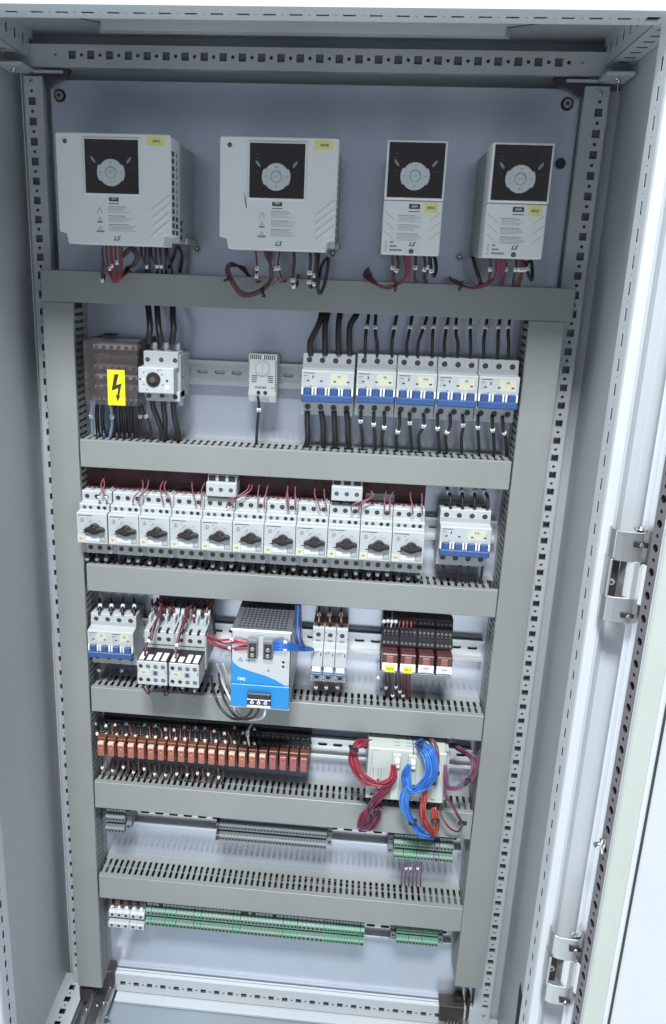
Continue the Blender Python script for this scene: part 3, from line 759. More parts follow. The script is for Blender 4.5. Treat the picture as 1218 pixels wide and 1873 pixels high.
# ---- clear covered distribution block with hazard sticker
t = thing('distribution_block', 'terminal block under a smoky clear cover with a yellow lightning sticker', 'terminal block', (66, 15, -348))
b = MB('copper_brown', 'steel', 'black_plastic', 'white_plastic')
b.box(3, 74, -30, 0, -40, 40, 'copper_brown', 1)
for k in range(5):
    b.box(6, 71, -52+4*(k % 2), -30, 28-14*k, 34-14*k, ['bright_white','copper_brown','bar_grey','bright_white','bar_grey'][k], 1)
    for j in range(6): b.cyl((12+j*10.5,0,31-14*k), 'y', 2.4, -53, -57, 'screw_brown', 10)
for j in range(9): b.box(5+j*7.6, 10+j*7.6, -62, -40, -42, -37, 'steel', 1)
obj('terminal_bars', b, t, bevel=0)
b = MB('black_plastic'); b.box(-3, 1.5, -60, 0, -44, 42, 'black_plastic', 0.8); b.box(75.5, 82, -58, 0, -30, 44, 'black_plastic', 0.8); b.box(10, 26, -20, -2, 44, 46, 'black_plastic', 0.5); obj('end_cheek', b, t)
b = MB('clear_cover')
b.box(0, 76, -76, -75, -46, 42, 'clear_cover'); b.box(0, 76, -75, -34, 41, 42, 'clear_cover'); b.box(0, 1, -75, -34, -46, 41, 'clear_cover'); b.box(75, 76, -75, -34, -46, 41, 'clear_cover')
obj('clear_cover', b, t)
b = MB('hazard_yellow'); b.box(33, 57.5, -76.4, -76.1, -46, 3, 'hazard_yellow'); stk = obj('hazard_sticker', b, t)
b = MB('metal_dark'); Yb = -76.5
pts = [(43,-3),(49,-3),(45,-18),(53,-15),(49,-33),(51,-32),(46.5,-41),(44,-31),(46.2,-32),(48,-22),(38.5,-26)]
b.poly([(x, Yb, z) for x, z in pts], 'metal_dark'); obj('lightning_symbol', b, stk)

# ---- rotary main switch
t = thing('main_switch', 'light grey three pole rotary switch with round dark knob seat, beside the clear cover box', 'switch', (147, 15, -348))
b = MB('breaker_grey', 'white_plastic')
b.box(0.5, 52, -66, 0, -34, 26, 'breaker_grey', 1.2); b.box(2, 50, -72, -40, 8, 30, 'white_plastic', 1); b.box(4, 52, -72, -40, -38, -24, 'white_plastic', 1)
obj('housing', b, t)
obj('front_cover', MBbox((-1, 48, -90, -66, -25, 10, 'white_plastic', 1.2)), t)
b = MB('black_plastic', 'hole_dark', 'key_line'); b.cyl((20,0,-6), 'y', 10.0, -90, -91.5, 'hole_dark', 28, 9.6); b.cyl((20,0,-6), 'y', 4.5, -91.4, -95, 'screw_brown', 16, 4); b.cyl((20,0,-6), 'y', 7.5, -91.4, -92.4, 'black_plastic', 20)
obj('knob_seat', b, t)
b = MB('hole_dark', 'ink_grey', 'sticker_white')
for (x_, z_, r_) in ((7,3,.9),(27,10-3,1),(32,1,1),(33,-13,1),(7,-13,1),(11,-20,1),(2,-6,1.5),(39,-7,1.7),(30.5,7.5,.8)): b.dot(x_, -90.15, z_, r_, 'hole_dark')
b.cyl((39,0,-16), 'y', 3.0, -90, -90.6, 'sticker_white', 14); b.box(3, 9, -90.1, -90, -6.4, -5.6, 'sticker_white'); b.box(50.9, 52.2, -55, -51, -8, -4, 'hole_dark')
obj('printed_marks', b, t)
text('Q0', 3.6, t, 34, -72.3, -31, 'ink')
for k in range(3):
    terminal(t, 8+19*k, -72.2, 19, 3.0, 'steel'); terminal(t, 9+18.5*k, -72.2, -31 if k != 1 else -30, 3.3, 'screw_brown')
    b = MB('pale_yellow' if k else 'sticker_white'); b.cyl((11+16*k,-50,0), 'z', 5.6, 28, 40, 'white_plastic', 12, 4.8); obj('cable_collar', b, t)
    b = MB('white_plastic'); b.cyl((13+17*k,-50,0), 'z', 5.0, -46, -36, 'white_plastic', 12); obj('cable_collar', b, t)

# ---- thermostat
t = thing('thermostat', 'small grey cabinet thermostat with dial and vent slots alone on the upper rail', 'thermostat', (290, 15, -351))
b = MB('white_plastic'); b.prism([(-8,29),(-42,33),(-44,32),(-46,28),(-46,-24),(-42,-35),(-8,-35)], 'x', 0, 40, 'white_plastic'); obj('housing', b, t, bevel=1.2)
b = MB('hole_dark', 'ink_grey', 'ink')
for k in range(13):
    if k == 6: continue
    b.box(2.5+k*2.75, 4.0+k*2.75, -46.15, -43.0, 25.5, 31.5, 'hole_dark')
for k in range(15): b.box(37.5, 39.2, -46.1, -44, 23-k*2.9, 24.4-k*2.9, 'hole_dark'); b.box(0.6, 1.6, -46.1, -44, 23-k*2.9, 24.4-k*2.9, 'hole_dark')
for k in range(4): b.box(5, 13-k*.4, -46.15, -46, 2-k*2.8, 3.2-k*2.8, 'hole_dark'); b.box(27+k*.4, 35, -46.15, -46, 2-k*2.8, 3.2-k*2.8, 'hole_dark')
obj('ventilation_slots', b, t)
b = MB('white_plastic', 'ink_grey'); b.cyl((20,0,13), 'y', 11, -46, -46.8, 'breaker_grey', 28); b.cyl((20,0,13), 'y', 9, -46.7, -47.6, 'white_plastic', 28, 8.7); b.box(19.6, 20.4, -47.8, -47.5, 6, 20, 'ink_grey')
for a in range(0, 360, 30):
    ca, sa = math.cos(math.radians(a)), math.sin(math.radians(a)); b.tube([(20+9.3*ca,-46.85,13+9.3*sa),(20+10.8*ca,-46.85,13+10.8*sa)], 0.2, 'ink_grey', n=4)
obj('dial', b, t)
text('FINDER', 4.0, t, 18, -46.2, -13.5, 'ink', bold=0.12, stretch=1.2); text('B1', 3.2, t, 34.5, -46.2, -13.5, 'screw_brown', bold=0.1)
terminal(t, 15, -46.1, -20.5, 2.7, 'hole_dark'); terminal(t, 24.5, -46.1, -20.5, 2.7, 'hole_dark')
b = MB('duct_grey'); b.box(10, 18, -46.2, -38, -34, -26.5, 'duct_grey', 0.4); b.box(21, 29, -46.2, -38, -34, -26.5, 'duct_grey', 0.4); obj('cable_entry', b, t)

# ---- motor protection switches
def motor_switch():
    W = 44.6
    t = thing('motor_protection_switch', '', 'motor switch', (48, 15, -573), 'motor protection switches side by side')
    b = MB('white_plastic'); b.prism([(-8,45),(-52,47),(-54,46),(-54,31.5),(-66,31),(-67,30),(-67,21.5),(-79,21),(-80,20),(-80,-25),(-79,-26),(-60,-26.5),(-60,-46),(-58,-47.5),(-8,-45)], 'x', 0, W, 'white_plastic'); obj('housing', b, t, bevel=0.5)
    b = MB('breaker_grey', 'hole_dark')
    for k in range(3): b.box(3+k*14.3, 12.5+k*14.3, -50, -26, 46, 48.5, 'breaker_grey', 0.8); b.box(5+k*14.3, 10.5+k*14.3, -44, -30, 48.4, 48.7, 'hole_dark')
    b.box(-0.2, W+0.2, -60, -20, -27.2, -26.7, 'breaker_grey'); obj('terminal_shroud', b, t)
    b = MB('white_plastic'); b.box(6, W+1.5, -64, -60, -46, -27.5, 'white_plastic', 0.6); obj('lower_cover', b, t)
    for k in range(3): terminal(t, 8+14.3*k, -54.2, 39, 3.3); terminal(t, 14+14.0*k, -64.2, -37, 3.4)
    for k, x_ in enumerate((8, 17)): terminal(t, x_, -67.1, 26, 2.4, 'steel')
    for x_ in (29, 38): terminal(t, x_, -67.1, 26, 2.6, 'hole_dark')
    b = MB('knob_brown'); pr_ = []
    for (x_, z_) in ((11,-4.5),(14,-2),(19.5,0.2),(22,3.5),(27,5.6),(32,3.5),(34.5,0.2),(40,-1),(42.5,-4),(41,-6.8),(35.5,-7.5),(32,-9.6),(27,-11),(22,-9.8),(18,-7.8),(13,-6.6)): pr_.append((x_, z_+1.2))
    b.prism(pr_, 'y', -87, -80, 'knob_brown'); b.prism([((x_-27)*0.62+27, (z_+1)*0.62-1) for x_, z_ in pr_], 'y', -89, -87, 'knob_brown'); obj('rotary_knob', b, t, bevel=0.8)
    y = -80
    b = MB('ink', 'ink_grey', 'pale_yellow', 'sticker_white')
    b.box(2.5, 23.5, y-0.1, y, 16.6, 17.7, 'ink'); b.box(15.5, 18.5, y-0.1, y, 13.3, 13.9, 'ink'); b.cyl((8.3,0,10.5), 'y', 3.0, y, y-0.5, 'ink_grey', 14); b.cyl((8.3,0,10.5), 'y', 2.2, y-0.4, y-0.7, 'breaker_grey', 12)
    b.box(8, 8.6, y-0.8, y-0.65, 8.6, 12.4, 'ink')
    for (x_, z_) in ((1.8,14),(1.8,10.5),(12.5,11),(2,4.5),(6,4.5),(2.5,-1),(5,-4),(4,7)): b.box(x_, x_+2.2, y-0.1, y, z_, z_+0.5, 'ink_grey')
    b.poly([(17,y-0.1,6.8),(18.5,y-0.1,6.4),(22.5,y-0.1,10.6),(21.6,y-0.1,11.5)], 'ink_grey')
    b.box(32, 35.5, y-0.1, y, 9, 10, 'ink_grey'); b.box(8, 14, y-0.15, y, -9.6, -8.0, 'ink')
    b.box(33.5, 42.5, y-0.15, y, -22.5, -14, 'key_line'); b.box(35, 41, y-0.22, y-0.1, -20.5, -16, 'breaker_grey')
    obj('printed_marks', b, t)
    b = MB('sticker_white'); b.box(13, 32.5, y-0.2, y, -20.5, -14, 'sticker_white'); obj('name_label', b, t)
    b = MB('pale_yellow'); b.box(0.5, 11.5, y-0.15, y, -23.8, -13, 'pale_yellow'); obj('name_label', b, t)
    return t
ms = motor_switch()
QN = [11,1,2,3,4,5,6,7,8,9,10]
for k, q in enumerate(QN):
    place = 'first in the row' if k == 0 else 'last of the row at the right' if k == 10 else 'between those marked Q%d and Q%d' % (QN[k-1], QN[k+1])
    lab = 'grey motor protection switch marked Q%d, %s' % (q, place)
    t = ms if k == 0 else dup(ms, (48+45.45*k+(1 if k else 0), 15, -573), lab)
    t['label'] = lab
for k, q in enumerate(QN):
    pass
_ms = [o for o in COL.objects if o.name.startswith('motor_protection_switch')]
_ms.sort(key=lambda o: o.location.x)
for o, q in zip(_ms, QN):
    text('Q%d' % q, 3.3, o, 6, -80.25, -18.5, 'screw_brown', bold=0.1); text('U%d' % q, 3.0, o, 22.5, -80.3, -17.3, 'ink_grey')

# ---- busbar behind, infeed blocks
t = thing('busbar', 'long dark maroon busbar cover behind the thin red wires above the motor switches', 'busbar', (44, 15, -530))
b = MB('busbar_maroon'); b.box(0, 505, -28, -8, -12, 42, 'busbar_maroon', 1.5)
obj('cover', b, t)
for k in range(11):
    b = MB('busbar_maroon'); b.box(5+45.5*k, 38+45.5*k, -40, -26, -10, 6, 'busbar_maroon', 1); obj('finger', b, t)
b = MB('ink_grey'); b.box(0, 505, -28.3, -28, 14, 15, 'hole_dark'); obj('seam', b, t)
def infeed(x, z, label):
    t = thing('infeed_block', label, 'terminal block', (x, 15, z), 'white three pole infeed blocks')
    obj('housing', MBbox((0, 44, -62, -26, -22, -1, 'white_plastic', 1.0), (1, 43, -54, -26, -1, 9, 'white_plastic', 1.0)), t)
    for k in range(3):
        terminal(t, 7.5+14.3*k, -62.3, -11, 2.9, 'steel')
        b = MB('hole_dark', 'steel'); b.box(2.5+14.3*k, 12.5+14.3*k, -54.6, -40, -0.5, 7.5, 'hole_dark', 0.6); b.cyl((7.5+14.3*k,-50,0), 'z', 3.0, 6, 14, 'steel', 10, 2.4); obj('cable_entry', b, t)
    return t
infeed(234, -500, 'white three hole infeed block on the busbar left of the middle'); infeed(414, -496, 'white three hole infeed block on the busbar beside the small printed plate')
b = MB('sticker_white', 'ink_grey'); b.box(0, 42, -1.5, 0, 0, 13, 'white_plastic', 0.8); printed(b, 8, 34, 8.6, 4, -1.5, 2.2, 0.5); b.box(2, 5, -1.6, -1.5, 3, 9, 'ink_grey'); b.box(37, 40, -1.6, -1.5, 3, 9, 'ink_grey')
tag(obj('rating_plate', b, None, (463, -12, -526)), 'small white printed plate on the busbar right of the second infeed block', 'label')

# ---- contactors with front auxiliary blocks
def contactor(x, z, num, label):
    t = thing('contactor', label, 'contactor', (x, 15, z), 'pair of contactors with front contact blocks')
    b = MB('breaker_grey', 'hole_dark', 'metal_dark')
    b.prism([(-6,38),(-40,40),(-46,34),(-46,24),(-78,20),(-80,18),(-80,-30),(-60,-38),(-6,-38)], 'x', 0, 45, 'breaker_grey'); obj('housing', b, t, bevel=0.6)
    b = MB('white_plastic', 'hole_dark')
    b.box(0, 45, -82, -60, -2, 20, 'white_plastic', 0.8)
    for k in range(4): b.box(2+k*12.5-1, 6+k*12.5-1, -62, -40, 20, 34, 'white_plastic', 0.8)
    for k in range(3): b.box(8+k*12.5, 12+k*12.5, -82.3, -70, 17, 21, 'hole_dark'); b.box(6.5+k*12.5, 12+k*12.5, -50, -20, 33, 42, 'metal_dark', 0.5)
    obj('terminal_shroud', b, t)
    for k in range(3): terminal(t, 9+14*k, -82.3, 8, 3.3)
    a = MB('white_plastic', 'hole_dark'); a.box(0.4, 44.6, -125, -80, -46, -8, 'white_plastic', 0.9); a.box(0.2, 44.8, -124, -82, -10, -7.4, 'black_plastic')
    ab = obj('auxiliary_block', a, t)
    b = MB('sticker_white', 'hole_dark')
    for k in range(4): b.box(2+k*11, 9.5+k*11, -122, -98 if k != 1 else -106, -7.6, -6.6, 'sticker_white', 0.3)
    obj('top_label', b, ab)
    for k in range(4): terminal(ab, 6+11*k, -125.3, -15.5, 2.9, 'steel' if k else 'hole_dark'); terminal(ab, 6+11*k, -125.3, -37, 2.9, 'steel' if k > 1 else 'hole_dark')
    b = MB('ink', 'ink_grey'); b.box(23.5, 31.5, -125.2, -125, -30, -22.5, 'ink_grey'); b.box(25.5, 29.5, -125.3, -125.15, -29, -23.5, 'ink'); b.box(1.5, 2.2, -125.2, -125, -27, -21, 'ink'); b.box(42.5, 43.2, -125.2, -125, -27, -21, 'ink'); obj('printed_marks', b, ab)
    b = MB('pale_yellow'); b.box(5, 17, -125.25, -125, -30, -22, 'hazard_yellow' if False else 'pale_yellow'); obj('name_label', b, ab); text(num, 4.4, ab, 11, -125.4, -26, 'screw_brown', bold=0.12)
    b = MB('white_plastic'); b.box(44.6, 46.5, -80, -66, -40, 15, 'white_plastic', 0.6); obj('side_guide', b, t)
    return t
contactor(145, -750, 'K11', 'left contactor of the pair with yellow marked K11 front block and maroon wires')
contactor(192, -750, 'K12', 'right contactor of the pair with front block marked K12, nearest the power supply')

# ---- power supply
t = thing('power_supply', 'silver and blue switched power supply with perforated top and screw terminals', 'power supply', (284, 15, -697))
W, H, yf = 85, 122, -125
b = MB('psu_steel', 'metal_dark')
b.box(0, 1, yf, -2, -H, 0, 'psu_steel'); b.box(W-1, W, yf, -2, -H, 0, 'psu_steel'); b.box(0, W, yf, yf+1, -H, 0, 'psu_steel'); b.box(0, W, -3, -2, -H, 0, 'psu_steel')
b.box(-0.5, W+.5, yf-1, yf+4, -H-1.4, -H, 'bright_white')
obj('housing', b, t)
b = MB('psu_steel', 'hole_dark')
nx_, ny_ = 12, 13; cw = (W-14)/nx_; cd = (118-14)/ny_
for i in range(nx_):
    for j in range(ny_):
        b.cell((7+i*cw, yf+8+j*cd, 0.2), (1,0,0), (0,1,0), (0,0,1), cw, cd, circ(2.0, 8), 0.8, 'psu_steel_shaded', 'hole_dark')
b.box(0, 7, yf, -2, -0.5, 0.25, 'psu_steel_shaded'); b.box(W-7, W, yf, -2, -0.5, 0.25, 'psu_steel_shaded'); b.box(7, W-7, yf, yf+8, -0.5, 0.25, 'psu_steel_shaded'); b.box(7, W-7, yf+112, -2, -0.5, 0.25, 'psu_steel_shaded')
b.box(-0.6, W+.6, yf-0.6, yf+1.5, -2.5, 0.6, 'bright_white', 0.4)
obj('perforated_top', b, t)
b = MB('black_plastic'); b.box(4, W-4, yf+6, -6, -30, -24, 'black_plastic', 1); obj('circuit_board', b, t)
b = MB('psu_blue'); pts = [(0.3,-48),(4,-54),(12,-60),(25,-64),(38,-67.5),(51,-71),(64,-76),(76,-83),(W-.3,-90),(W-.3,-H+2),(0.3,-H+2)]
b.prism(pts, 'y', yf-0.25, yf, 'psu_blue'); obj('blue_panel', b, t)
b = MB('psu_blue'); b.box(0, W, yf-3, yf-0.2, -H+1, -85, 'psu_blue', 0.8)
obj('lower_cover', b, t)
def psu_term(x0, n_, z0, z1, nm, m):
    b = MB(m, 'steel', 'hole_dark'); b.box(x0, x0+14 if nm == 'v' else x0+n_, yf-7, yf, z0, z1, m, 0.8)
    if nm == 'v':
        b.box(x0+1.5, x0+12.5, yf-7.3, yf-6.9, z0+2, z1-5, 'metal_dark')
        for k in range(2): b.cyl((x0+7,0,z0+7+9.5*k), 'y', 3.3, yf-7, yf-9, 'steel', 12, 2.9); b.box(x0+4.6, x0+9.4, yf-9.15, yf-8.9, z0+6.6+9.5*k, z0+7.4+9.5*k, 'hole_dark')
    else:
        b.box(x0+1, x0+n_-1, yf-9.5, yf-7, z0+14, z1, 'black_plastic', 0.5)
        for k in range(3): b.cyl((x0+7+9.8*k,0,z0+8), 'y', 3.4, yf-7, yf-9, 'chrome', 12, 2.8); b.box(x0+7+9.8*k-.4, x0+7.4+9.8*k, yf-9.15, yf-8.9, z0+5.6, z0+10.4, 'hole_dark')
        b.box(x0, x0+n_, yf-9, yf-7, z0, z0+3, 'bright_white', 0.4); b.box(x0, x0+n_, yf-9, yf-7, z0+12, z0+13.6, 'bright_white', 0.4)
    obj('terminal_block', b, t)
psu_term(24, 0, -42, -12, 'v', 'terminal_grey'); psu_term(46, 0, -42, -12, 'v', 'terminal_grey'); psu_term(25, 34, -118, -96, 'h', 'navy_wire')
text('DELTA', 4.4, t, 27.5, yf-0.35, -48, 'ink_grey', bold=0.16, name='logo', stretch=1.1)
b = MB('ink_grey', 'ink', 'psu_steel'); triangle_pts = [(9,-50),(17,-50),(13,-43)]; b.poly([(x_, yf-0.3, z_) for x_, z_ in triangle_pts], 'ink_grey'); b.poly([(11,yf-0.35,-48.6),(15,yf-0.35,-48.6),(13,yf-0.35,-45.2)], 'psu_steel'); b.poly([(12.2,yf-0.4,-48.6),(14.4,yf-0.4,-48.6),(13.4,yf-0.4,-46.6)], 'ink_grey')
b.dot(75, yf-0.3, -47, 2, 'hole_dark'); b.dot(75, yf-0.3, -54, 2, 'hole_dark'); printed(b, 38, 50, -8, 1, yf-.05)
obj('printed_marks', b, t)
text('DC OK', 2, t, 80.5, yf-0.3, -47, 'ink_grey'); text('ADJ', 2, t, 80.5, yf-0.3, -54, 'ink_grey')
text('CliQ', 6.0, t, 15, yf-0.4, -78, 'sticker_white', bold=0.2, name='logo'); text('G1', 4, t, 54, yf-0.3, -62, 'screw_brown', bold=.1)

# ---- three single pole breakers of another make
def single_breaker():
    t = thing('circuit_breaker', '', 'circuit breaker', (395.5, 15, -765), 'three narrow single pole breakers')
    b = MB('white_plastic'); b.prism([(-4,42),(-49,44),(-51,43),(-51,20),(-67,17),(-69,15),(-69,-12),(-64,-14),(-64,-24),(-58,-28),(-58,-42),(-56,-43),(-4,-40)], 'x', 0.3, 17.4, 'white_plastic'); obj('housing', b, t, bevel=0.5)
    terminal(t, 9, -51.2, 33, 3.4, 'screw_brown')
    b = MB('pale_blue', 'white_plastic', 'hole_dark'); b.box(2.5, 15.3, -76, -62, -17, -12, 'bright_white', 0.8); b.box(1.5, 16.3, -73, -60, -23, -17, 'pale_blue', 0.8); obj('toggle', b, t)
    b = MB('hole_dark', 'ink_grey', 'ink', 'blue_plastic'); b.box(6, 12, -64.8, -63.9, -28.0, -25.6, 'blue_plastic'); b.box(2, 16, -58.4, -58, -31.5, -30.6, 'ink'); b.poly([(5.2,-58.2,-33),(13,-58.2,-33),(12,-58.2,-36.6),(9,-58.2,-38),(6.2,-58.2,-36.6)], 'hole_dark')
    b.dot(2.6, -58.2, -38, 1.2, 'hole_dark', 8); b.dot(2.2, -51.3, 36.5, 1.2, 'ink_grey', 8); b.box(5, 13, -58.2, -58, -29.8, -28.8, 'ink_grey')
    b.box(5.5, 12.5, -52, -51, 22.4, 24.6, 'ink_grey'); printed(b, 2.4, 12, 10.5, 3, -69, 2.0, 0.6); b.box(13.6, 15.2, -69.1, -69, 6.5, 11.5, 'ink'); b.box(3, 15, -69.1, -69, -11, -10.4, 'ink_grey')
    obj('printed_marks', b, t)
    b = MB('brown_wire', 'hole_dark'); b.prism([(3,0),(15,0),(15,18),(3,18)], 'y', -49, -10, 'screw_brown') if False else None
    b.box(1, 16.7, -46, -8, 43.3, 44.4, 'screw_brown', 0.3); b.prism([(5.5,-40),(12.5,-40),(9,-46)], 'z', 44.4, 44.8, 'hole_dark'); obj('terminal_cap', b, t)
    return t
sb = single_breaker()
for k in range(3):
    lab = ('left', 'middle', 'right')[k]+' one of the three narrow white single pole breakers right of the power supply'
    t = sb if k == 0 else dup(sb, (395.5+17.9*k, 15, -765), lab); t['label'] = lab
for k, o in enumerate(sorted([o for o in COL.objects if o.get('group') == 'three narrow single pole breakers'], key=lambda o: o.location.x)): text('F%d' % (20+k), 3.2, o, 9, -69.2, 12.8, 'ink')

# ---- four plug-in relays
def plug_relay():
    t = thing('plug_in_relay', '', 'relay', (500, 15, -748), 'plug-in relays in black sockets')
    b = MB('black_plastic', 'metal_dark', 'steel', 'terminal_grey')
    b.prism([(-8,42),(-26,42),(-28,30),(-34,28),(-36,14),(-42,12),(-44,2),(-30,0),(-30,-32),(-42,-33),(-42,-42),(-8,-42)], 'x', 0.3, 26.2, 'black_plastic')
    for k in range(4):
        x_ = 4+6.1*k
        b.cyl((x_,0,22), 'y', 1.9, -34.5, -36.2, 'terminal_grey', 8); b.cyl((x_,0,7), 'y', 2.2, -43, -44.6, 'terminal_grey', 8); b.cyl((x_,0,35), 'y', 1.6, -27, -28.5, 'terminal_grey', 8); b.box(x_-1.2, x_+1.2, -42.6, -42, -40, -36, 'terminal_grey'); b.dot(x_, -36.3, 17, 0.8, 'steel', 6)
    obj('socket', b, t)
    b = MB('relay_case', 'relay_pink'); b.box(1.5, 24.8, -68, -30, -27, 0, 'relay_case', 1.2); b.box(8, 18, -68.6, -60, -14, -3, 'relay_pink_dark', 0.6); obj('relay', b, t)
    b = MB('sticker_white', 'steel', 'ink'); b.box(1.8, 24.6, -72, -66, -26, -14.5, 'sticker_white', 0.6); b.box(2, 24, -70, -60, -31, -28, 'terminal_grey', 0.6); b.box(3, 22, -71, -69.5, -28.2, -27.4, 'chrome'); obj('retaining_clip', b, t)
    return t
pr0 = plug_relay()
for k in range(4):
    lab = ['leftmost plug-in relay with a yellow KA10 label on its clip','second plug-in relay from the left with a yellow KA11 label','third plug-in relay from the left with a plain white clip','rightmost plug-in relay in the black socket row with a plain white clip'][k]
    t = pr0 if k == 0 else dup(pr0, (500+26.8*k, 15, -748), lab); t['label'] = lab
for k, o in enumerate(sorted([o for o in COL.objects if o.get('group') == 'plug-in relays in black sockets'], key=lambda o: o.location.x)):
    if k < 2:
        obj('name_label', MBbox((6.5, 20.5, -72.4, -72.0, -27.5, -17, 'hazard_yellow')), o); text('KA1%d' % k, 4.2, o, 13.5, -72.55, -22, 'ink', bold=0.12)
    else:
        obj('printed_marks', MBbox((9, 17, -72.2, -72, -18.6, -17.4, 'ink'), (12.5, 13.8, -72.2, -72, -22, -20.6, 'ink'), (5, 22, -72.2, -72, -25, -24.4, 'ink')), o)

# ---- twenty-one slim relays
def slim_relay(lit):
    t = thing('slim_relay', '', 'relay', (58, 15, -946), 'slim relays in one long row')
    b = MB('black_plastic', 'metal_dark', 'bright_white', 'relay_case')
    b.prism([(-8,36),(-20,36),(-22,28),(-30,26),(-32,16),(-40,14),(-42,8),(-30,7),(-30,-20),(-40,-21),(-40,-30),(-8,-32)], 'x', 0.2, 15.9, 'black_plastic')
    for x_ in (4, 11.5): b.cyl((x_,0,20), 'y', 1.8, -31, -32.4, 'terminal_grey', 8); b.cyl((x_,0,31), 'y', 1.6, -21, -23, 'metal_dark', 8); b.dot(x_+1, -42.1, 11, 0.7, 'sticker_white', 6)
    obj('socket', b, t)
    b = MB('relay_case'); b.box(0.6, 15.4, -58, -30, -20, 8, 'relay_case', 0.8); b.box(0.8, 15.2, -50, -36, -25, -20.4, 'metal_dark', 0.6); b.box(1.2, 14.8, -61, -48, 7.4, 12, 'brown_wire', 0.6)
    for x_ in (3.5, 10): b.box(x_, x_+2.2, -61.2, -60.8, 8.6, 10.4, 'hole_dark')
    obj('retaining_frame', b, t)
    b = MB('relay_pink', 'relay_cap'); b.box(2.6, 12.9, -66, -56, -18, 6, 'relay_pink' if lit else 'relay_pink_dark', 0.7)
    if lit: b.box(3.0, 12.5, -66.5, -60, 2.2, 6.6, 'relay_cap', 0.5)
    b.box(6.3, 9.6, -66.7, -65.9, 0.2, 1.2, 'brown_wire'); 
    if lit: b.box(7.2, 8.6, -66.2, -65.9, -4, -2.8, 'yellow_label')
    obj('relay', b, t)
    return t
sA = slim_relay(True); sB = slim_relay(False)
ORDN = ['first','second','third','fourth','fifth','sixth','seventh','eighth','ninth','tenth','eleventh','twelfth','thirteenth','fourteenth','fifteenth','sixteenth','seventeenth','eighteenth','nineteenth','twentieth','twenty-first']
for k in range(21):
    lab = '%s slim relay from the left, %s' % (ORDN[k], 'pink with a cream top tab' if k < 17 else 'darker pink without a cream tab')
    src = sA if k < 17 else sB
    loc = (57.5+16.28*k, 15, -946)
    if k in (0, 17): t = src; t.location = (loc[0]*MM, loc[1]*MM, loc[2]*MM+ZO); t['label'] = lab
    else: dup(src, loc, lab)

# ---- control unit (PLC)
t = thing('control_unit', 'beige grey programmable control unit buried under red and blue wire bundles', 'controller', (490, 15, -947))
b = MB('plc_grey'); b.box(0, 68, -80, 0, -44, 46, 'plc_grey', 1.2); obj('housing', b, t)
b = MB('plc_grey'); b.box(69, 119, -80, 0, -43, 45, 'plc_grey', 1.2); b.box(119.3, 124, -74, 0, -41, 42, 'white_plastic', 0.8); obj('extension_module', b, t)
b = MB('hole_dark')
for k in range(6):
    for j in range(3): b.box(48+j*10-(8 if j == 0 else 0), 56+j*10-(8 if j == 0 else 0), -70+k*9, -68+k*9, 46, 46.2, 'ink_grey')
obj('ventilation_slots', b, t)
b = MB('ink', 'ink_grey', 'hole_dark')
b.box(6, 18, -80.1, -80, 42, 42.8, 'ink_grey')
for k in range(8): b.box(5, 7, -80.1, -80, 38-k*3.2, 38.9-k*3.2, 'ink')
for c_ in range(4):
    for k in range(7): b.box(4+c_*4.6+(3 if c_ > 1 else 0), 5.6+c_*4.6+(3 if c_ > 1 else 0), -80.1, -80, 10-k*3.2, 11-k*3.2, 'ink')
b.dot(9, -80.2, -36, 2, 'hole_dark'); b.dot(17, -80.2, -37, 1.5, 'hole_dark'); b.dot(20, -80.2, -28, 2.6, 'hole_dark')
b.box(36, 41, -80.1, -80, 38, 39, 'ink'); b.box(61, 66, -80.1, -80, 36, 37, 'ink'); b.dot(85, -80.2, -38, 1.5, 'ink')
obj('printed_marks', b, t)
for x_ in (42, 66):
    b = MB('breaker_grey'); b.box(x_-5, x_+8, -84, -80, -40, 40, 'plc_grey', 0.8); obj('connector_column', b, t)
    b = MB('bright_white', 'steel'); b.box(x_-1.5, x_+5.5, -92, -82, 28, 34, 'bright_white', 1); b.box(x_-2, x_+6, -90, -82, 20, 26, 'bright_white', 1); b.box(x_-0.5, x_+4.5, -88, -82, 25.5, 28.5, 'steel', 0.5); obj('plug', b, t)
b = MB('black_plastic'); b.box(104, 107, -86, -80, -8, 28, 'terminal_grey', 0.6); b.box(99, 108, -84, -80, -9, -7, 'black_plastic'); obj('latch', b, t)
text('KA21', 3.6, t, 103, -80.3, -37, 'screw_brown', bold=0.1)
b = MB('busbar_maroon'); b.box(0, 112, -60, -10, -52, -44.6, 'metal_dark', 0.6); b.box(0, 116, -40, -10, 46.4, 62, 'terminal_grey', 0.8); obj('base', b, t)

